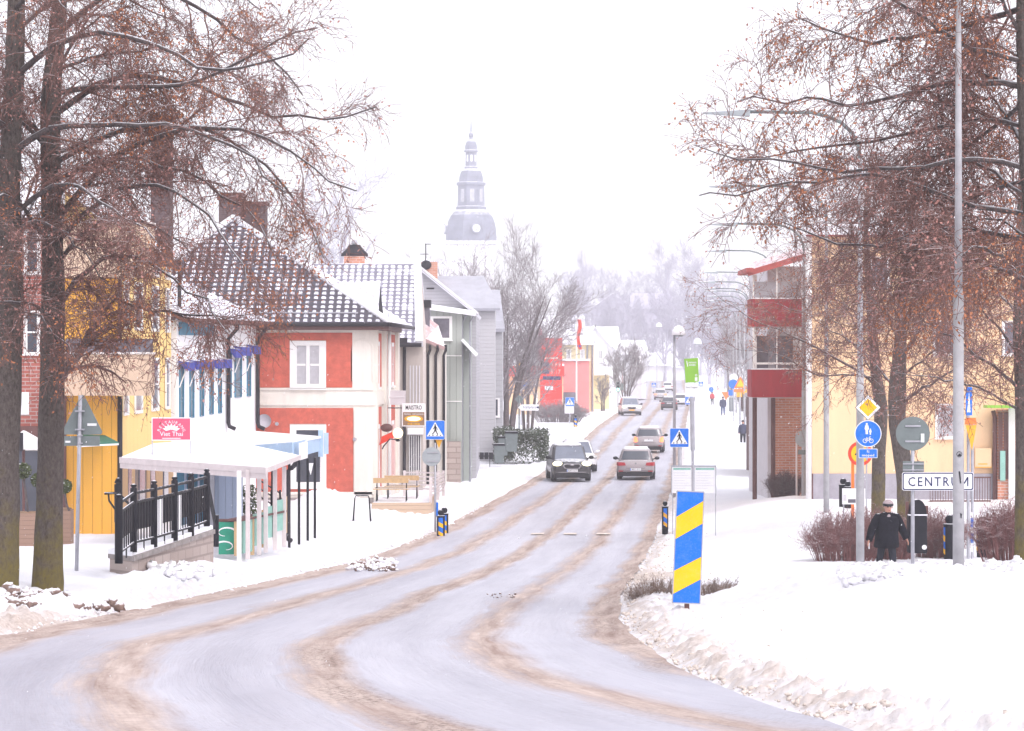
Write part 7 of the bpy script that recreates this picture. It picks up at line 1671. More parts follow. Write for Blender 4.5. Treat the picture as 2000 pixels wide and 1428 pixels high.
# ------------------------------------------------------------------ LAMP POSTS
def lamp_post(label, px, d, topy, tippx=None, r0=.075, base=None, grp='tall street lamps along the footway', basepy=None):
    x = PX(px, d); zg = Gs(x, d)-.1 if basepy is None else PZ(basepy, d); H = PZ(topy, d)-zg
    T = thing('street_lamp', label, 'street lamp', (x, d, zg), 0, grp); arm = PX(px, d)-PX(tippx, d)
    hs_ = H*.42; mb = MB()
    mb.cyl((0, 0, -.5), (0, 0, hs_), r0*1.12, r0, 14); mb.cyl((0, 0, hs_), (0, 0, hs_+.12), r0, r0*.78, 14); mb.cyl((0, 0, hs_+.12), (0, 0, H-1.0), r0*.78, r0*.5, 14); mb.build('pole', 'concrete_pole', T, smooth=True)
    pts = [(0, 0, H-1.02)]+[(-1.0+math.cos(R(a)), 0, H-1.0+math.sin(R(a))*.95) for a in (15, 35, 55, 75)]+[(-1.1, 0, H), (-arm*.72, 0, H+.02)]
    MB().tube(pts, [r0*.55, r0*.53, r0*.5, .042, .042, .04, .038] if d < 125 else .034, 8).build('arm', 'sign_back', T, smooth=True)
    mb = MB(); a0, a1 = -arm*.70, -arm; mb.hexa([(a1, -.06, H-.03), (a0, -.11, H-.09), (a0, .11, H-.09), (a1, .06, H-.03), (a1, -.05, H), (a0, -.09, H+.07), (a0, .09, H+.07), (a1, .05, H)]); mb.build('lamp_head', 'sign_back_pale', T, bevel=.01)
    mb = MB(); mb.hexa([(a1+.02, -.05, H+.005), (a0-.05, -.08, H+.06), (a0-.05, .08, H+.06), (a1+.02, .05, H+.005), (a1+.05, -.03, H+.03), (a0-.1, -.05, H+.09), (a0-.1, .05, H+.09), (a1+.05, .03, H+.03)]); mb.build('snow_cap', 'snow', T)
    return T
lamp_post('nearest tall grey lamp post at the right with a small black sticker, head out of frame', 1872, 46, -170, 1640, .078, basepy=1122)
T = bpy.data.objects['street_lamp']; k = 46/FPX
T['label'] = 'nearest tall grey lamp post, a small black sticker on it'
mb = MB(); mb.ring(.035, .042, -.09, (.0, (1122-887)*k), .003, 16); mb.flat([(-.028, -.012), (.03, -.008), (.012, .03), (-.012, .012)], -.09, .003, (0, (1122-889)*k)); mb.build('sticker', 'sign_black', T)
mb = MB(); mb.flat([(-.01, .09), (.012, .09), (.03, -.09), (.012, -.09)], -.092, .003, (-.0, (1122-932)*k)); mb.flat([(-.01, .04), (.02, .03), (.012, -.04), (0, -.03)], -.092, .003, (.02, (1122-1007)*k)); mb.build('tape_mark', 'sign_black', T)
MB().cyl((0, 0, (1122-823)*k-.01), (0, 0, (1122-823)*k+.01), .079, n=14).build('strap', 'black_metal', T)
LP = [(1680, 69, 220, 1372, 1094, 'second tall lamp post, carrying the yellow diamond and blue cycle sign'), (1614, 96, 364, 1385, None, 'third tall lamp post, in front of the pale yellow wall'), (1570, 118, 438, 1385, 998, 'fourth tall lamp post, before the round sign back'),
      (1508, 150, 490, 1380, None, 'fifth tall lamp post, passing the red balconies'), (1474, 190, 532, 1371, None, 'sixth tall lamp post at the left edge of the balconies'), (1468, 205, 551, 1366, None, 'seventh tall lamp post in the haze'),
      (1462, 222, 564, 1370, None, 'eighth tall lamp post in the haze'), (1461, 235, 569, 1375, None, 'ninth tall lamp post in the haze'), (1454, 255, 579, 1378, None, 'tenth tall lamp post in the haze'), (1445, 280, 588, 1375, None, 'eleventh tall lamp post in the haze'),
      (1438, 320, 604, 1373, None, 'twelfth tall lamp post in the haze'), (1432, 365, 618, 1373, None, 'thirteenth tall lamp post in the haze'), (1425, 430, 632, 1370, None, 'fourteenth tall lamp post in the haze'), (1420, 490, 640, 1374, None, 'fifteenth tall lamp post in the haze'),
      (1415, 545, 646, 1378, None, 'sixteenth tall lamp post in the haze'), (1410, 590, 650, 1375, None, 'seventeenth tall lamp post in the haze')]
for px, d, ty, tip, bp, lab in LP: lamp_post(lab, px, d, ty, tip, .085 if d < 125 else .08, basepy=bp)
# low path lamp with a snow capped hood
def path_lamp(label, px, d, topy, s=1.0):
    x = PX(px, d); zg = Gs(x, d)-.1; H = PZ(topy, d)-zg; T = thing('path_lamp', label, 'street lamp', (x, d, zg))
    MB().cyl((0, 0, -.3), (0, 0, H), .065, .05, 12).build('pole', 'galvanised', T, smooth=True)
    mb = MB(); mb.lathe([(.02, .0), (.16*s, -.12*s), (.2*s, -.3*s), (.16*s, -.36*s)], (.18*s, 0, H), 16); mb.build('lamp_head', 'sign_back_pale', T, smooth=True)
    mb = MB(); mb.lathe([(.01, .10*s), (.17*s, .03*s), (.25*s, -.10*s), (.30*s, -.30*s), (.28*s, -.31*s), (.2*s, -.12*s)], (.18*s, 0, H), 18); mb.build('snow_cap', 'snow', T, smooth=True); return T
path_lamp('slim path lamp with a snow capped hood beside the bus stop', 1317, 125, 640)
path_lamp('tiny snow capped path lamp in the distance left of the lamp row', 1357, 420, 663, 2.0)
path_lamp('distant snow capped lamp above the middle of the street', 1283, 560, 632, 2.0)

# ------------------------------------------------------------------ CARS
def loft(secs, n=24, e=4.0):
    """secs: (y, half width, z bottom, z top) -> superellipse rings"""
    mb = MB(); vs = []
    for y, hw, zb, zt in secs:
        for j in range(n):
            a = 2*math.pi*(j+.5)/n; c, s = math.cos(a), math.sin(a)
            vs.append((hw*math.copysign(abs(c)**(2/e), c), y, (zb+zt)/2+(zt-zb)/2*math.copysign(abs(s)**(2/e), s)))
    m = len(secs); fs = [(i*n+j, (i+1)*n+j, (i+1)*n+(j+1) % n, i*n+(j+1) % n) for i in range(m-1) for j in range(n)]
    fs += [tuple(range(n)), tuple(range((m-1)*n, m*n))[::-1]]
    return mb.add(vs, fs)
def car(label, px, d, W=1.8, L=4.3, H=1.5, kind='hatch', paint='paint_grey', facing='rear', lights=False, rz=0.0, py=None, snow_roof=True, plate=None, tail='tail_red', platem='plate_white'):
    """local frame: the visible end at y = 0 looking towards -y, body running to +y"""
    x = PX(px, d); zg = Gs(x, d)+.03 if py is None else PZ(py, d)
    T = thing('parked_car' if kind == 'parked' else 'car', label, 'car', (x, d, zg), rz); w = W/2; hz2 = H
    front = facing == 'front'; belt = {'suv': .98, 'hatch': .9, 'wagon': .92, 'sedan': .9}.get(kind, .9)*H/1.5 if kind != 'suv' else 1.02
    if front: secs = [(0, w*.80, .26, .74), (.05, w*.90, .22, .84), (.25, w*.975, .2, .93), (1.0, w, .2, belt+.03), (2.2, w, .2, belt+.06), (L-1, w, .2, belt+.05), (L-.2, w*.95, .24, belt), (L, w*.82, .3, belt-.1)]
    elif kind == 'sedan': secs = [(0, w*.80, .28, belt-.02), (.06, w*.92, .24, belt+.06), (.4, w*.97, .2, belt+.08), (1.0, w, .2, belt+.04), (2.2, w, .2, belt), (L-1.1, w, .2, .92), (L-.2, w*.93, .22, .8), (L, w*.8, .3, .7)]
    else: secs = [(0, w*.86, .30, belt-.02), (.06, w*.95, .24, belt+.05), (.3, w*.985, .2, belt+.06), (1.0, w, .2, belt+.05), (2.2, w, .2, belt+.02), (L-1.1, w, .2, .95), (L-.25, w*.93, .22, .82), (L, w*.8, .3, .7)]
    body = loft(secs).build('body', paint, T, smooth=True)
    # cabin: belt ring to roof ring
    if front: y0, y1, r0, r1 = 1.05, L-.35, 1.95, L-.9
    elif kind == 'sedan': y0, y1, r0, r1 = .75, L-1.15, 1.35, L-2.05
    elif kind == 'hatch': y0, y1, r0, r1 = .08, L-1.1, .48, L-1.95
    else: y0, y1, r0, r1 = .06, L-1.15, .34, L-2.0
    zb = belt-.08; tw = .70 if kind != 'suv' else .74
    def ring(t, z):
        ya, yb_ = y0+(r0-y0)*t, y1+(r1-y1)*t; hw = w*(.93+(tw-.93)*t); pts = []
        for j in range(32):
            a = 2*math.pi*(j+.5)/32; c, s = math.cos(a), math.sin(a); pts.append((hw*math.copysign(abs(c)**.36, c), (ya+yb_)/2+(yb_-ya)/2*math.copysign(abs(s)**.30, s), z))
        return pts
    mb = MB(); levels = [(0, zb), (.45, zb+(H-zb)*.5), (.86, zb+(H-zb)*.88), (.97, H-.03)]
    vs = sum([ring(t, z) for t, z in levels], []); top = ring(1.25, H); vs += top
    mb.add(vs, [(i*32+j, i*32+(j+1) % 32, (i+1)*32+(j+1) % 32, (i+1)*32+j) for i in range(4) for j in range(32)]+[tuple(range(128, 160))]); mb.build('cabin', paint, T, smooth=True)
    # glass of the visible end and the sides, standing 6 mm proud
    def gl(t, u, side):      # u -1..1 across
        z = np.interp(t, [l[0] for l in levels], [l[1] for l in levels]); ya = y0+(r0-y0)*t; yb_ = y1+(r1-y1)*t; hw = w*(.93+(tw-.93)*t)
        return (u*hw, ya+(1-math.sqrt(max(0, 1-abs(u*.97)**6)))*(yb_-ya)*.08-.012, z) if side == 'f' else None
    mb = MB(); nu = 12; nt_ = 5; ts = [.22+.60*i/nt_ for i in range(nt_+1)] if not front else [.06+.84*i/nt_ for i in range(nt_+1)]
    vs = []
    for t in ts:
        for i in range(nu+1):
            u = -1+2*i/nu; u *= .88-.02*abs(u); vs.append(gl(t, u, 'f'))
    mb.add(vs, [(a*(nu+1)+i, a*(nu+1)+i+1, (a+1)*(nu+1)+i+1, (a+1)*(nu+1)+i) for a in range(nt_) for i in range(nu)]); mb.build('windscreen' if front else 'rear_window', 'car_glass' if front else 'car_glass_dark', T, smooth=True)
    for s in (-1, 1):
        mb = MB(); P = []
        for t, k0, k1 in ((.08, .16, .9), (.86, .14, .88)):
            z = np.interp(t, [l[0] for l in levels], [l[1] for l in levels]); ya = y0+(r0-y0)*t; yb_ = y1+(r1-y1)*t; hw = w*(.93+(tw-.93)*t)+.012; P.append([(s*hw, ya+(yb_-ya)*k0, z), (s*hw, ya+(yb_-ya)*k1, z)])
        mb.add([P[0][0], P[0][1], P[1][1], P[1][0]], [(0, 1, 2, 3)]); mb.build('side_window', 'car_glass_dark', T)
        mb = MB(); ym = (1.35 if front else L-1.75); mb.ball((s*(w+.10), ym, belt+.08), .11, 10, 6, (1.15, .5, .75)); mb.cyl((s*(w*.9), ym, belt+.03), (s*(w+.06), ym, belt+.06), .03, n=6); mb.build('wing_mirror', 'black_trim' if paint != 'paint_white' else 'paint_white', T, smooth=True)
        for yy in ((.82, L-.85)):
            wr = .335; xx_ = s*(w-.12)
            mb = MB(); mb.cyl((xx_-.11, yy, wr), (xx_+.125, yy, wr), wr, n=28); o = mb.build('wheel', 'tyre', T, smooth=False); MB().cyl((s*(w+.006)-.01, yy, wr), (s*(w+.006)+.01, yy, wr), wr*.62, n=20).build('rim', 'rim', o)
    # lower trim across the end
    mb = MB(); mb.hexa([(-w*.86, -.015, .17), (w*.86, -.015, .17), (w*.9, .3, .17), (-w*.9, .3, .17), (-w*.86, -.02, .40), (w*.86, -.02, .40), (w*.95, .3, .36), (-w*.95, .3, .36)]); mb.build('lower_bumper', 'black_trim', T, bevel=.03)
    if front:
        zg_ = .66 if kind != 'suv' else .74
        mb = MB(); mb.flat([(-.44, 0), (-.36, .10), (.36, .10), (.44, 0), (.34, -.13), (-.34, -.13)], -.045, .06, (0, zg_)); mb.build('grille_frame', 'chrome', T, bevel=.008)
        mb = MB(); mb.flat([(-.40, 0), (-.33, .075), (.33, .075), (.40, 0), (.31, -.105), (-.31, -.105)], -.055, .02, (0, zg_)); mb.build('grille', 'black_trim', T); MB().flat([(.09*math.cos(a), .035*math.sin(a)) for a in [i*math.pi/8 for i in range(16)]], -.062, .006, (0, zg_+.05)).build('badge', 'chrome', T)
        for s in (-1, 1):
            mb = MB(); mb.ball((s*w*.74, .09, zg_+.10), .19, 14, 8, (1.2, .8, .62)); mb.build('headlight', 'lamp_on' if lights else 'lens_clear', T, smooth=True)
            mb = MB(); mb.ball((s*w*.76, .06, .44), .085, 12, 6, (1.1, .6, .8)); mb.build('fog_lamp', 'rim', T, smooth=True)
        MB().flat([(-.5, 0), (.5, 0), (.42, .12), (-.42, .12)], -.03, .03, (0, .28)).build('lower_grille', 'black_trim', T)
        MB().box(-w*.7, w*.7, -.035, .0, .43, .45).build('bumper_line', 'chrome', T)
        for s in (-1, 1): MB().tube([(s*w*tw*.86, r0+.25, H-.01), (s*w*tw*.86, r0+.3, H+.04), (s*w*tw*.86, r1-.3, H+.04)], .018, 5).build('roof_rail', 'chrome', T)
        zp = .52
    else:
        zp = .50 if kind == 'hatch' else .74
        zl = belt-.13 if kind == 'hatch' else belt-.12
        for s in (-1, 1):
            if kind == 'wagon': mb = MB(); mb.hexa([(s*w*.99, .10, zl-.18), (s*w*.72, -.01, zl-.16), (s*w*.72, .15, zl-.16), (s*w*.98, .35, zl-.18), (s*w*.99, .10, zl+.16), (s*w*.76, -.0, zl+.14), (s*w*.76, .15, zl+.14), (s*w*.98, .35, zl+.16)])
            else: mb = MB(); mb.hexa([(s*w*.985, .12, zl-.075), (s*w*.55, -.02, zl-.055), (s*w*.55, .1, zl-.055), (s*w*.97, .4, zl-.07), (s*w*.98, .12, zl+.085), (s*w*.55, -.01, zl+.065), (s*w*.55, .1, zl+.065), (s*w*.97, .4, zl+.085)])
            zc3, hh = (zl-.01, .16) if kind == 'wagon' else (zl+.005, .085)
            mb = MB(); xi = .74 if kind == 'wagon' else .52
            mb.hexa([(s*w*.90, -.03, zc3-hh), (s*w*xi, -.03, zc3-hh*.8), (s*w*xi, .1, zc3-hh*.8), (s*w*.90, .1, zc3-hh), (s*w*.90, -.03, zc3+hh), (s*w*(xi+.05), -.03, zc3+hh*.8), (s*w*(xi+.05), .1, zc3+hh*.8), (s*w*.90, .1, zc3+hh)])
            mb.hexa([(s*w*.90, -.03, zc3-hh), (s*w*1.005, .14, zc3-hh*.9), (s*w*1.005, .34, zc3-hh*.9), (s*w*.90, .1, zc3-hh), (s*w*.90, -.03, zc3+hh), (s*w*1.0, .14, zc3+hh), (s*w*1.0, .34, zc3+hh), (s*w*.90, .1, zc3+hh)])
            mb.build('tail_light', 'tail_on' if lights else tail, T)
            MB().box(s*w*.78-.11, s*w*.78+.11, -.03, .02, .40, .44).build('reflector', 'tail_red', T)
        mb = MB(); mb.box(-w*.5, w*.5, -.006, .03, belt-.33, belt-.315); mb.box(-w*.9, w*.9, -.02, .02, .45, .458); mb.build('boot_line', 'black_trim', T)
        MB().cyl((0, -.03, belt-.1), (0, -.005, belt-.1), .045, n=14).build('badge', 'chrome', T)
        MB().tube([(.0, r0*.55-.02, belt+.10), (.28, r0*.5-.02, belt+.13)], .012, 4).build('rear_wiper', 'black_trim', T)
    MB().rrect(.52, .115, -.075 if front else -.03, (0, zp), .01, .03).build('number_plate', platem, T)
    if plate: MB().text(plate, .07, -.079 if front else -.034, (.02, zp), .40).build('plate_text', 'sign_black', T); MB().box(-.255, -.225, -.078 if front else -.033, -.074 if front else -.029, zp-.05, zp+.05).build('plate_strip', 'sign_blue', T)
    if snow_roof:
        mb = MB(); pts = ring(1.12, H); c0 = [(a*.98, b_, H-.02) for a, b_, c_ in pts]; c1 = [(a*.9, b_*.98+.03, H+.075) for a, b_, c_ in pts]; n_ = len(pts)
        mb.add(c0+c1, [(i, (i+1) % n_, n_+(i+1) % n_, n_+i) for i in range(n_)]+[tuple(range(n_, 2*n_))]); mb.build('roof_snow', 'snow', T, smooth=True)
    return T
car('black car with glowing headlights driving towards the camera, snow on its roof', 1117.5, 145, 1.86, 4.5, 1.68, 'suv', 'paint_black', 'front', True, R(4), plate='RXY 617')
car('white car half hidden behind the black one', 1133, 156, 1.8, 4.3, 1.55, 'hatch', 'paint_white', 'front', False, R(3), snow_roof=False)
car('grey hatchback driving away, snow on its roof, nearer of the two grey cars', 1241.5, 147, 1.82, 4.25, 1.47, 'hatch', 'paint_grey', 'rear', False, R(-3), plate='MJC 412')
car('grey estate car driving away with orange lit tail lamps', 1267, 184, 1.76, 4.5, 1.5, 'wagon', 'paint_grey', 'rear', True, R(-4))
car('pale car with glowing headlights and yellow plate coming down the far street', 1234, 300, 1.95, 4.8, 1.72, 'suv', 'paint_silver', 'front', True, R(3), platem='sign_amber')
car('small dark saloon driving away beside the street lamp pole', 1307, 338, 1.82, 4.7, 1.42, 'sedan', 'paint_dark', 'rear', False, R(-3))
car('pale car half hidden behind the lamp pole and bus stop', 1330, 372, 1.8, 4.5, 1.45, 'hatch', 'paint_white', 'rear', False, R(-3))
car('tiny car with red tail lights far up the street', 1290, 440, 1.85, 4.4, 1.5, 'hatch', 'paint_silver', 'rear', True, R(-3), tail='tail_red')
car('tiny pale car furthest up the street', 1304, 520, 1.85, 4.4, 1.5, 'hatch', 'paint_white', 'rear', False, R(-3))
car('white car parked by the dark bush under the red balconies', 1534, 152, 1.75, 4.2, 1.5, 'hatch', 'paint_white', 'rear', False, R(-6), py=903)

# ------------------------------------------------------------------ PEOPLE
def skin_mesh(name, verts, edges, radii, mat, parent, sub=2, root=0):
    me = bpy.data.meshes.new(name); me.from_pydata(verts, edges, []); o = bpy.data.objects.new(name, me); COL.objects.link(o)
    sk = o.modifiers.new('s', 'SKIN'); 
    for i, r in enumerate(radii):
        rr = r if isinstance(r, tuple) else (r, r); me.skin_vertices[0].data[i].radius = rr; me.skin_vertices[0].data[i].use_root = (i == root)
    sk.use_smooth_shade = True; sk.branch_smoothing = .6; ss = o.modifiers.new('ss', 'SUBSURF'); ss.levels = sub; ss.render_levels = sub
    dg = C.evaluated_depsgraph_get(); m2 = bpy.data.meshes.new_from_object(o.evaluated_get(dg)); bpy.data.objects.remove(o); bpy.data.meshes.remove(me)
    m2.materials.clear(); m2.materials.append(MATS[mat]); m2.polygons.foreach_set('use_smooth', np.ones(len(m2.polygons), bool))
    o = bpy.data.objects.new(name, m2); COL.objects.link(o)
    if parent is not None: o.parent = parent
    return o
def person(label, loc, h=1.76, rz=0.0, stride=.0, coat='coat_black', legs='trouser_black', bulk=1.0, detailed=False, hat=None, coat_len=.5, arms='swing', back=False, headtilt=0.0, hair='hair_dark'):
    """walks towards -y unless turned; units scaled from a 1.76 m body"""
    s = h/1.76; T = thing('person', label, 'person', loc, rz)
    V = lambda *a: tuple(q*s for q in a)
    hip = .92; st = stride
    J = {'pel': (0, 0, .95), 'ch': (0, .0, 1.22), 'up': (0, -.02, 1.40), 'nk': (0, -.03, 1.50), 'hd0': (0, -.04-headtilt*.3, 1.575), 'hd1': (0, -.045-headtilt*.8, 1.67-headtilt*.15), 'hd2': (0, -.035-headtilt, 1.72-headtilt*.2)}
    for sd, sx in (('L', -1), ('R', 1)):
        f = -st*sx   # one leg ahead, the other behind
        J['hip'+sd] = (sx*.10, 0, .90); J['kn'+sd] = (sx*.11, -.04+f*.55, .49); J['an'+sd] = (sx*.11, f-.0+(.10 if f > 0 else 0), .09+(.07 if f > .02 else 0)); J['to'+sd] = (sx*.125, f-.17+(.1 if f > 0 else 0), .035+(.0 if f < 0 else .02))
        J['sh'+sd] = (sx*.185, 0, 1.42)
        if arms == 'out': J['el'+sd] = (sx*.36, .05*sx, 1.16); J['wr'+sd] = (sx*.47, -.10+.08*sx, .90)
        elif arms == 'fold': J['el'+sd] = (sx*.25, -.02, 1.16); J['wr'+sd] = (sx*.08, -.24, 1.18)
        else: J['el'+sd] = (sx*.25, .03-f*.3, 1.15); J['wr'+sd] = (sx*.26, -.10-f*.5, .93)
    order = ['pel', 'ch', 'up', 'nk', 'hd0', 'hd1', 'hd2', 'hipL', 'knL', 'anL', 'toL', 'hipR', 'knR', 'anR', 'toR', 'shL', 'elL', 'wrL', 'shR', 'elR', 'wrR']
    idx = {k: i for i, k in enumerate(order)}
    rad = {'pel': .135, 'ch': .14, 'up': .13, 'nk': .055, 'hd0': .075, 'hd1': .092, 'hd2': .072, 'hip': .095, 'kn': .06, 'an': .042, 'to': .035, 'sh': .06, 'el': .045, 'wr': .027}
    E = [('pel', 'ch'), ('ch', 'up'), ('up', 'nk'), ('nk', 'hd0'), ('hd0', 'hd1'), ('hd1', 'hd2')]
    for sd in 'LR': E += [('pel', 'hip'+sd), ('hip'+sd, 'kn'+sd), ('kn'+sd, 'an'+sd), ('an'+sd, 'to'+sd), ('up', 'sh'+sd), ('sh'+sd, 'el'+sd), ('el'+sd, 'wr'+sd)]
    verts = [V(*J[k]) for k in order]; rr = [rad.get(k, rad.get(k[:-1], .05))*s for k in order]; ed = [(idx[a], idx[b]) for a, b in E]
    if detailed:       # hands: palm, five fingers each
        for sd, sx in (('L', -1), ('R', 1)):
            w0 = Vector(J['wr'+sd]); dr = (w0-Vector(J['el'+sd])).normalized(); side = Vector((0, -1, 0)); 
            pm = w0+dr*.06; n0 = len(verts); verts.append(V(*pm)); rr.append((.034*s, .02*s)); ed.append((idx['wr'+sd], n0))
            for k, (off, ln) in enumerate(((-.03, .062), (-.01, .075), (.01, .07), (.03, .055))):
                b0 = pm+dr*.03+side*off; b1 = b0+dr*ln*.5+Vector((-sx*.008, 0, 0)); b2 = b1+dr*ln*.45+Vector((-sx*.022, 0, 0)); m0 = len(verts)
                verts += [V(*b0), V(*b1), V(*b2)]; rr += [.010*s, .009*s, .007*s]; ed += [(n0, m0), (m0, m0+1), (m0+1, m0+2)]
            b0 = pm-dr*.01+side*.035; b1 = b0+dr*.035+side*.022; m0 = len(verts); verts += [V(*b0), V(*b1)]; rr += [.012*s, .009*s]; ed += [(n0, m0), (m0, m0+1)]
    else:
        for sd in 'LR':
            w0 = Vector(J['wr'+sd]); dr = (w0-Vector(J['el'+sd])).normalized(); n0 = len(verts); verts.append(V(*(w0+dr*.12))); rr.append((.035*s, .02*s)); ed.append((idx['wr'+sd], n0))
    body = skin_mesh('body', verts, ed, rr, 'skin', T, 2)
    # trousers
    b = bulk
    tv = ['pel', 'hipL', 'knL', 'anL', 'hipR', 'knR', 'anR']; ti = {k: i for i, k in enumerate(tv)}
    skin_mesh('trousers', [V(*J[k]) for k in tv], [(0, 1), (1, 2), (2, 3), (0, 4), (4, 5), (5, 6)], [.155*s, .112*s, .085*s, .068*s, .112*s, .085*s, .068*s], legs, T, 2)
    for sd in 'LR':
        a, t_ = Vector(J['an'+sd]), Vector(J['to'+sd]); skin_mesh('shoe', [V(a.x, a.y+.03, a.z-.02), V(*((a+t_)/2)), V(t_.x, t_.y-.03, t_.z+.01)], [(0, 1), (1, 2)], [.055*s, .05*s, .045*s], 'shoe', T, 1)
    # coat: torso with skirt, collar and sleeves
    zl_ = .95-.28*coat_len/.5; mb = MB(); rg = []
    prof = [(zl_, .215, .185), (zl_+.01, .222, .19), (1.0, .205, .17), (1.12, .20, .165), (1.25, .21, .165), (1.36, .215, .15), (1.43, .185, .125), (1.475, .125, .105), (1.51, .085, .09), (1.545, .08, .088)]
    n_ = 20
    for z_, a_, b_ in prof: rg += [V((a_*b if z_ < 1.45 else a_)*math.cos(2*math.pi*q/n_), -.01*(z_-.9)*4+(b_*b if z_ < 1.45 else b_)*math.sin(2*math.pi*q/n_), z_+.008*math.sin(q*2.1)) for q in range(n_)]
    mb.add(rg, [(i*n_+q, i*n_+(q+1) % n_, (i+1)*n_+(q+1) % n_, (i+1)*n_+q) for i in range(len(prof)-1) for q in range(n_)]+[tuple(range(n_))[::-1]])
    mb.build('coat', coat, T, smooth=True)
    for sd, sx in (('L', -1), ('R', 1)):
        sh = Vector(J['sh'+sd])*b**.5; sh.z = J['sh'+sd][2]-.02; el = Vector(J['el'+sd]); wr = Vector(J['wr'+sd]); dn = (wr-el).normalized()
        pts = [Vector((sh.x*.55, -.01, 1.41)), sh, sh.lerp(el, .35), sh.lerp(el, .7), el, el.lerp(wr, .35), el.lerp(wr, .7), wr-dn*.0]
        MB().tube([V(*q) for q in pts], [.075*b*s, .088*b*s, .086*b*s, .078*b*s, .074*b*s, .07*b*s, .062*b*s, .056*b*s], 12).build('sleeve', coat, T, smooth=True)
    hx, hy, hz3 = J['hd1']
    if detailed:
        MB().ball(V(hx, hy-.105, hz3-.022), .02*s, 8, 6, (.9, 1.1, 1.5)).build('nose', 'skin', body, smooth=True)
        for sx in (-1, 1):
            MB().ball(V(hx+sx*.034, hy-.088, hz3+.012), .017*s, 8, 6, (1.3, .6, .7)).build('eye', 'hair_dark', body, smooth=True); MB().ball(V(hx+sx*.094, hy-.0, hz3-.005), .026*s, 8, 6, (.45, .8, 1.2)).build('ear', 'skin', body, smooth=True)
        MB().ball(V(hx, hy-.092, hz3-.065), .022*s, 8, 6, (1.3, .4, .3)).build('mouth', 'tail_red', body, smooth=True)
        MB().ball(V(0, -.03, 1.475), .13*s, 14, 8, (1.3, 1.0, .55)).build('fur_collar', 'coat_black', T, smooth=True); MB().ball(V(.0, -.15, 1.45), .05*s, 8, 6, (.9, .5, 1.1)).build('scarf', 'hat_grey', T, smooth=True); MB().tube([V(-.46, -.17, .84), V(-.47, -.19, .78), V(-.46, -.19, .70)], .018, 6).build('rolled_bag', 'grey_panel', T, smooth=True)
    if hat:
        mb = MB(); mb.ball(V(hx, hy+.03, hz3+.075), .124*s, 16, 10, (1.0, 1.0, .74)); o = mb.build('hat', hat, T, smooth=True)
        if detailed: MB().lathe([(.122*s, -.03*s), (.128*s, -.01), (.127*s, .025*s), (.11*s, .03*s)], V(hx, hy+.028, hz3+.055), 20).build('hat_band', 'sign_black', T, smooth=True)
    else:
        MB().ball(V(hx, hy+.022, hz3+.03), .103*s, 14, 8, (.98, 1.02, .98)).build('hair', hair, T, smooth=True)
    return T
d = 73.0; x = PX(1730, d); zf = PZ(1128, d)
man = person('elderly man in a long black coat and grey hat walking between the poles', (x, d, zf), 1.8, R(8), .27, bulk=1.34, detailed=True, hat='hat_grey', arms='out', headtilt=.05, coat_len=.42); man.rotation_euler.x = R(5)
d = 207.0; person('walker in dark clothes with a rucksack strap on the snowy footway', (PX(1451, d), d, PZ(873, d)), 1.78, R(-5), .16, coat='coat_navy', legs='trouser_black', coat_len=.1)
d = 275.0; person('pedestrian in a dark jacket beside the far left notice board, left one of two', (PX(1104, d), d, Gs(PX(1104, d), d)), 1.72, R(150), .12, coat='coat_black', coat_len=.15)
person('pedestrian in a navy coat and jeans with a pale hat, right one of two', (PX(1124, d), d, Gs(PX(1124, d), d)), 1.78, R(20), .06, coat='coat_navy', legs='jeans', arms='fold', hat='hat_grey', coat_len=.3)
d = 300.0; person('distant walker in blue with his back to the camera', (PX(1412, d), d, Gs(PX(1412, d), d)), 1.85, R(180), .1, coat='coat_navy', legs='jeans', bulk=1.15, coat_len=.2)
d = 380.0; person('tiny distant walker in a red jacket', (PX(1391, d), d, Gs(PX(1391, d), d)), 1.7, R(180), .1, coat='coat_red', coat_len=.15)
# bicycles leaning by the cabinet
def bike(label, x, y, z, rz):
    T = thing('bicycle', label, 'bicycle', (x, y, z), rz, 'bicycles by the balconies')
    for s in (-.52, .52):
        mb = MB(); pts = [(s+.33*math.cos(a), 0, .34+.33*math.sin(a)) for a in [i*math.pi/10 for i in range(21)]]; mb.tube(pts, .02, 5); mb.build('wheel', 'tyre', T)
    mb = MB(); 
    for a, b in (((-.52, .34), (-.15, .8)), ((-.15, .8), (.38, .8)), ((-.52, .34), (0, .3)), ((0, .3), (-.15, .8)), ((0, .3), (.4, .78)), ((.38, .95), (.52, .34))): mb.tube([(a[0], 0, a[1]), (b[0], 0, b[1])], .018, 5)
    mb.build('frame', 'sign_navy', T); MB().box(-.27, -.05, -.06, .06, .86, .92).build('saddle', 'black_trim', T, bevel=.02); MB().tube([(.36, -.25, .98), (.4, 0, .98), (.36, .25, .98)], .015, 5).build('handlebar', 'chrome', T); return T
bike('bicycle parked beside the grey cabinet under the balconies', PX(1478, 188), 188, .2, R(70)); place(dup(bpy.data.objects['bicycle']), (PX(1483, 194), 194, .2), R(80), 'second bicycle parked just behind the first one')
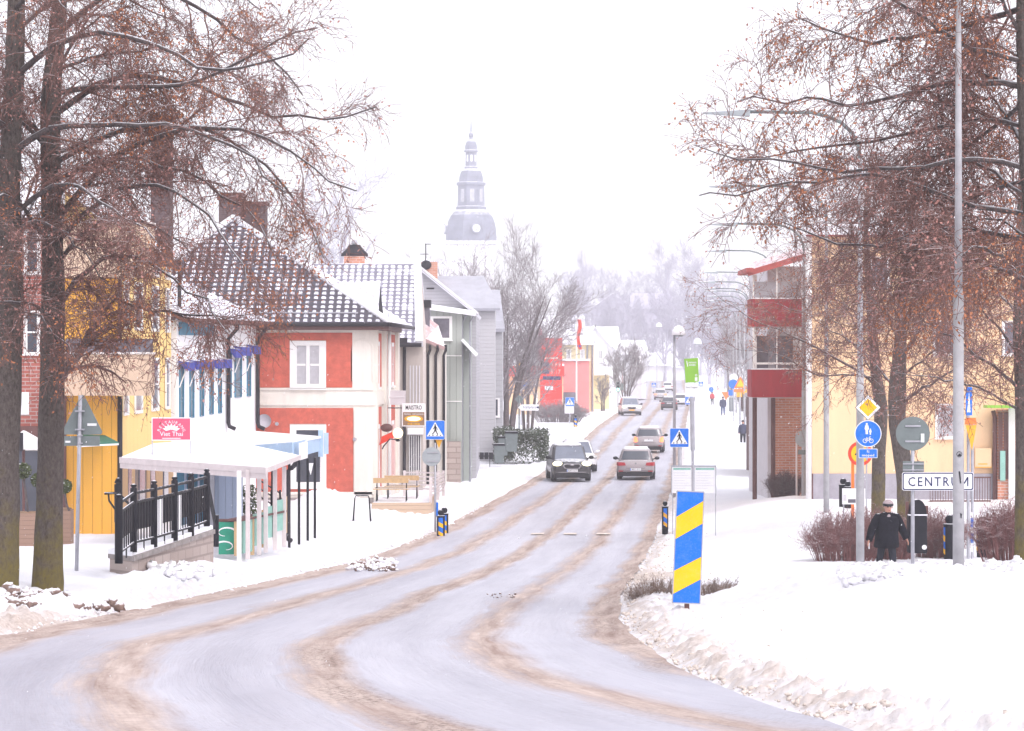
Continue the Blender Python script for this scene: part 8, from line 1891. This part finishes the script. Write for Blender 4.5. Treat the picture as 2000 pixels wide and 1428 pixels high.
# ------------------------------------------------------------------ small life: snow clods on the verges, clods on the road, falling flakes
rs = np.random.RandomState(77)
def clods(name, label, spots, n, smin, smax, mat, sink=.35):
    VV = []; FF = []; k = 0
    base = MB().ball((0, 0, 0), 1, 7, 4); bv = np.array(base.v); bf = [f for f in base.f]
    for i in range(n):
        x, y, z = spots(i); s = smin+(smax-smin)*rs.rand()**2.2
        v = bv*(1+.8*(rs.rand(len(bv), 1)-.5))*np.array([s*(.8+.5*rs.rand()), s*(.8+.5*rs.rand()), s*(.55+.35*rs.rand())])+np.array([x, y, z+s*sink]); VV.append(v); FF += [tuple(a+k for a in f) for f in bf]; k += len(bv)
    o = np_obj(name, np.concatenate(VV), np.array(FF), mat, None, True); tag(o, label, name.replace('_', ' '), kind='stuff'); return o
def right_edge(i):
    y = 24+rs.rand()**1.5*75; t = abs(rs.randn())*.8+.12; x = float(XR(y))+t; return x, y, Gs(x, y)+.16*math.exp(-((t-.7)/.5)**2)
def left_edge(i):
    y = 38+rs.rand()*85; t = abs(rs.randn())*.5+.05; x = float(XL(y))-t; return x, y, Gs(x, y)+.12*math.exp(-((t-.7)/.5)**2)
clods('snow_lumps', 'dirty snow lumps thrown up along the right edge of the road', right_edge, 1500, .008, .034, 'dirty_snow')
clods('snow_lumps', 'dirty snow lumps thrown up along the left edge of the road', left_edge, 1500, .01, .042, 'clean_snow')
def bankn(px0, px1, d0, d1, dz=.12): return lambda i: (lambda px, dd: (PX(px, dd), dd, Gs(PX(px, dd), dd)+dz))(px0+(px1-px0)*rs.rand(), d0+(d1-d0)*rs.rand())
clods('snow_lumps', 'broken snow lumps on the bank before the direction sign', bankn(1640, 1990, 48, 60, .08), 420, .03, .10, 'clean_snow')
clods('snow_lumps', 'broken snow lumps heaped beside the ramp wall', bankn(290, 425, 65, 70.5, .16), 260, .04, .13, 'clean_snow')
clods('dirty_clods', 'brown frozen clods lying under the lime trees', bankn(5, 235, 50.5, 55, .14), 130, .03, .12, 'earth_clod')
clods('dirty_clods', 'brown heap of earth and snow before the terrace', bankn(688, 768, 74, 82, .03), 70, .025, .10, 'earth_clod')
clods('snow_lumps', 'white snow lumps mixed into the brown heap before the terrace', bankn(680, 775, 74, 82, .03), 160, .02, .09, 'clean_snow')
def onroad(i):
    dd = 59+rs.rand()*2.2; px = 945+62*rs.rand(); return PX(px, dd), dd, HC-float(HR(dd))+.01
clods('dirty_clods', 'dark slush clods lying in the middle of the road', onroad, 30, .01, .03, 'earth_clod')
def fleck():
    n = 3000; d = 26+rs.rand(n)**.8*110; px = rs.rand(n)*2300-150; py = rs.rand(n)*1500-30; x = (px-1000)/FPX*d; z = HC+(700-py)/FPX*d
    zz = np.maximum(z, G0(x, d)+.1); S = np.stack([x, d, zz], 1); s = (.003+.004*rs.rand(n))[:, None]; tl = np.array([[.45, 0, 1.0]])
    tl = tl/np.linalg.norm(tl); q = np.array([[1., 0, -.45]])/1.1; L = s*(1.2+1.4*rs.rand(n))[:, None]
    y = np.array([[0, 1., 0]])
    V = np.stack([S-q*s*.7, S-tl*L, S+q*s*.7, S+tl*L, S-y*s, S+y*s], 1).reshape(-1, 3); b = np.arange(n)[:, None, None]*6
    F = (b+np.array([[0, 1, 4], [1, 2, 4], [2, 3, 4], [3, 0, 4], [1, 0, 5], [2, 1, 5], [3, 2, 5], [0, 3, 5]])[None]).reshape(-1, 3)
    tag(np_obj('snowfall', V, F, 'flake', None, False), 'fine snowflakes drifting down over the street', 'snowfall', kind='stuff')
fleck()
# ------------------------------------------------------------------ haze
hb = MB(); hb.box(-330, 430, -40, 1150, -20, 95)
hz = hb.build('haze', None); tag(hz, 'pale winter haze hanging over the whole street', 'haze', kind='stuff')
hm = bpy.data.materials.new('haze_air'); hm.use_nodes = True; hn = hm.node_tree; hn.nodes.clear()
ho = hn.nodes.new('ShaderNodeOutputMaterial'); hv = hn.nodes.new('ShaderNodeVolumePrincipled')
hv.inputs['Color'].default_value = (.955, .95, .985, 1); hv.inputs['Density'].default_value = .00055; hv.inputs['Anisotropy'].default_value = 0.0
hn.links.new(hv.outputs[0], ho.inputs['Volume']); hz.data.materials.append(hm)
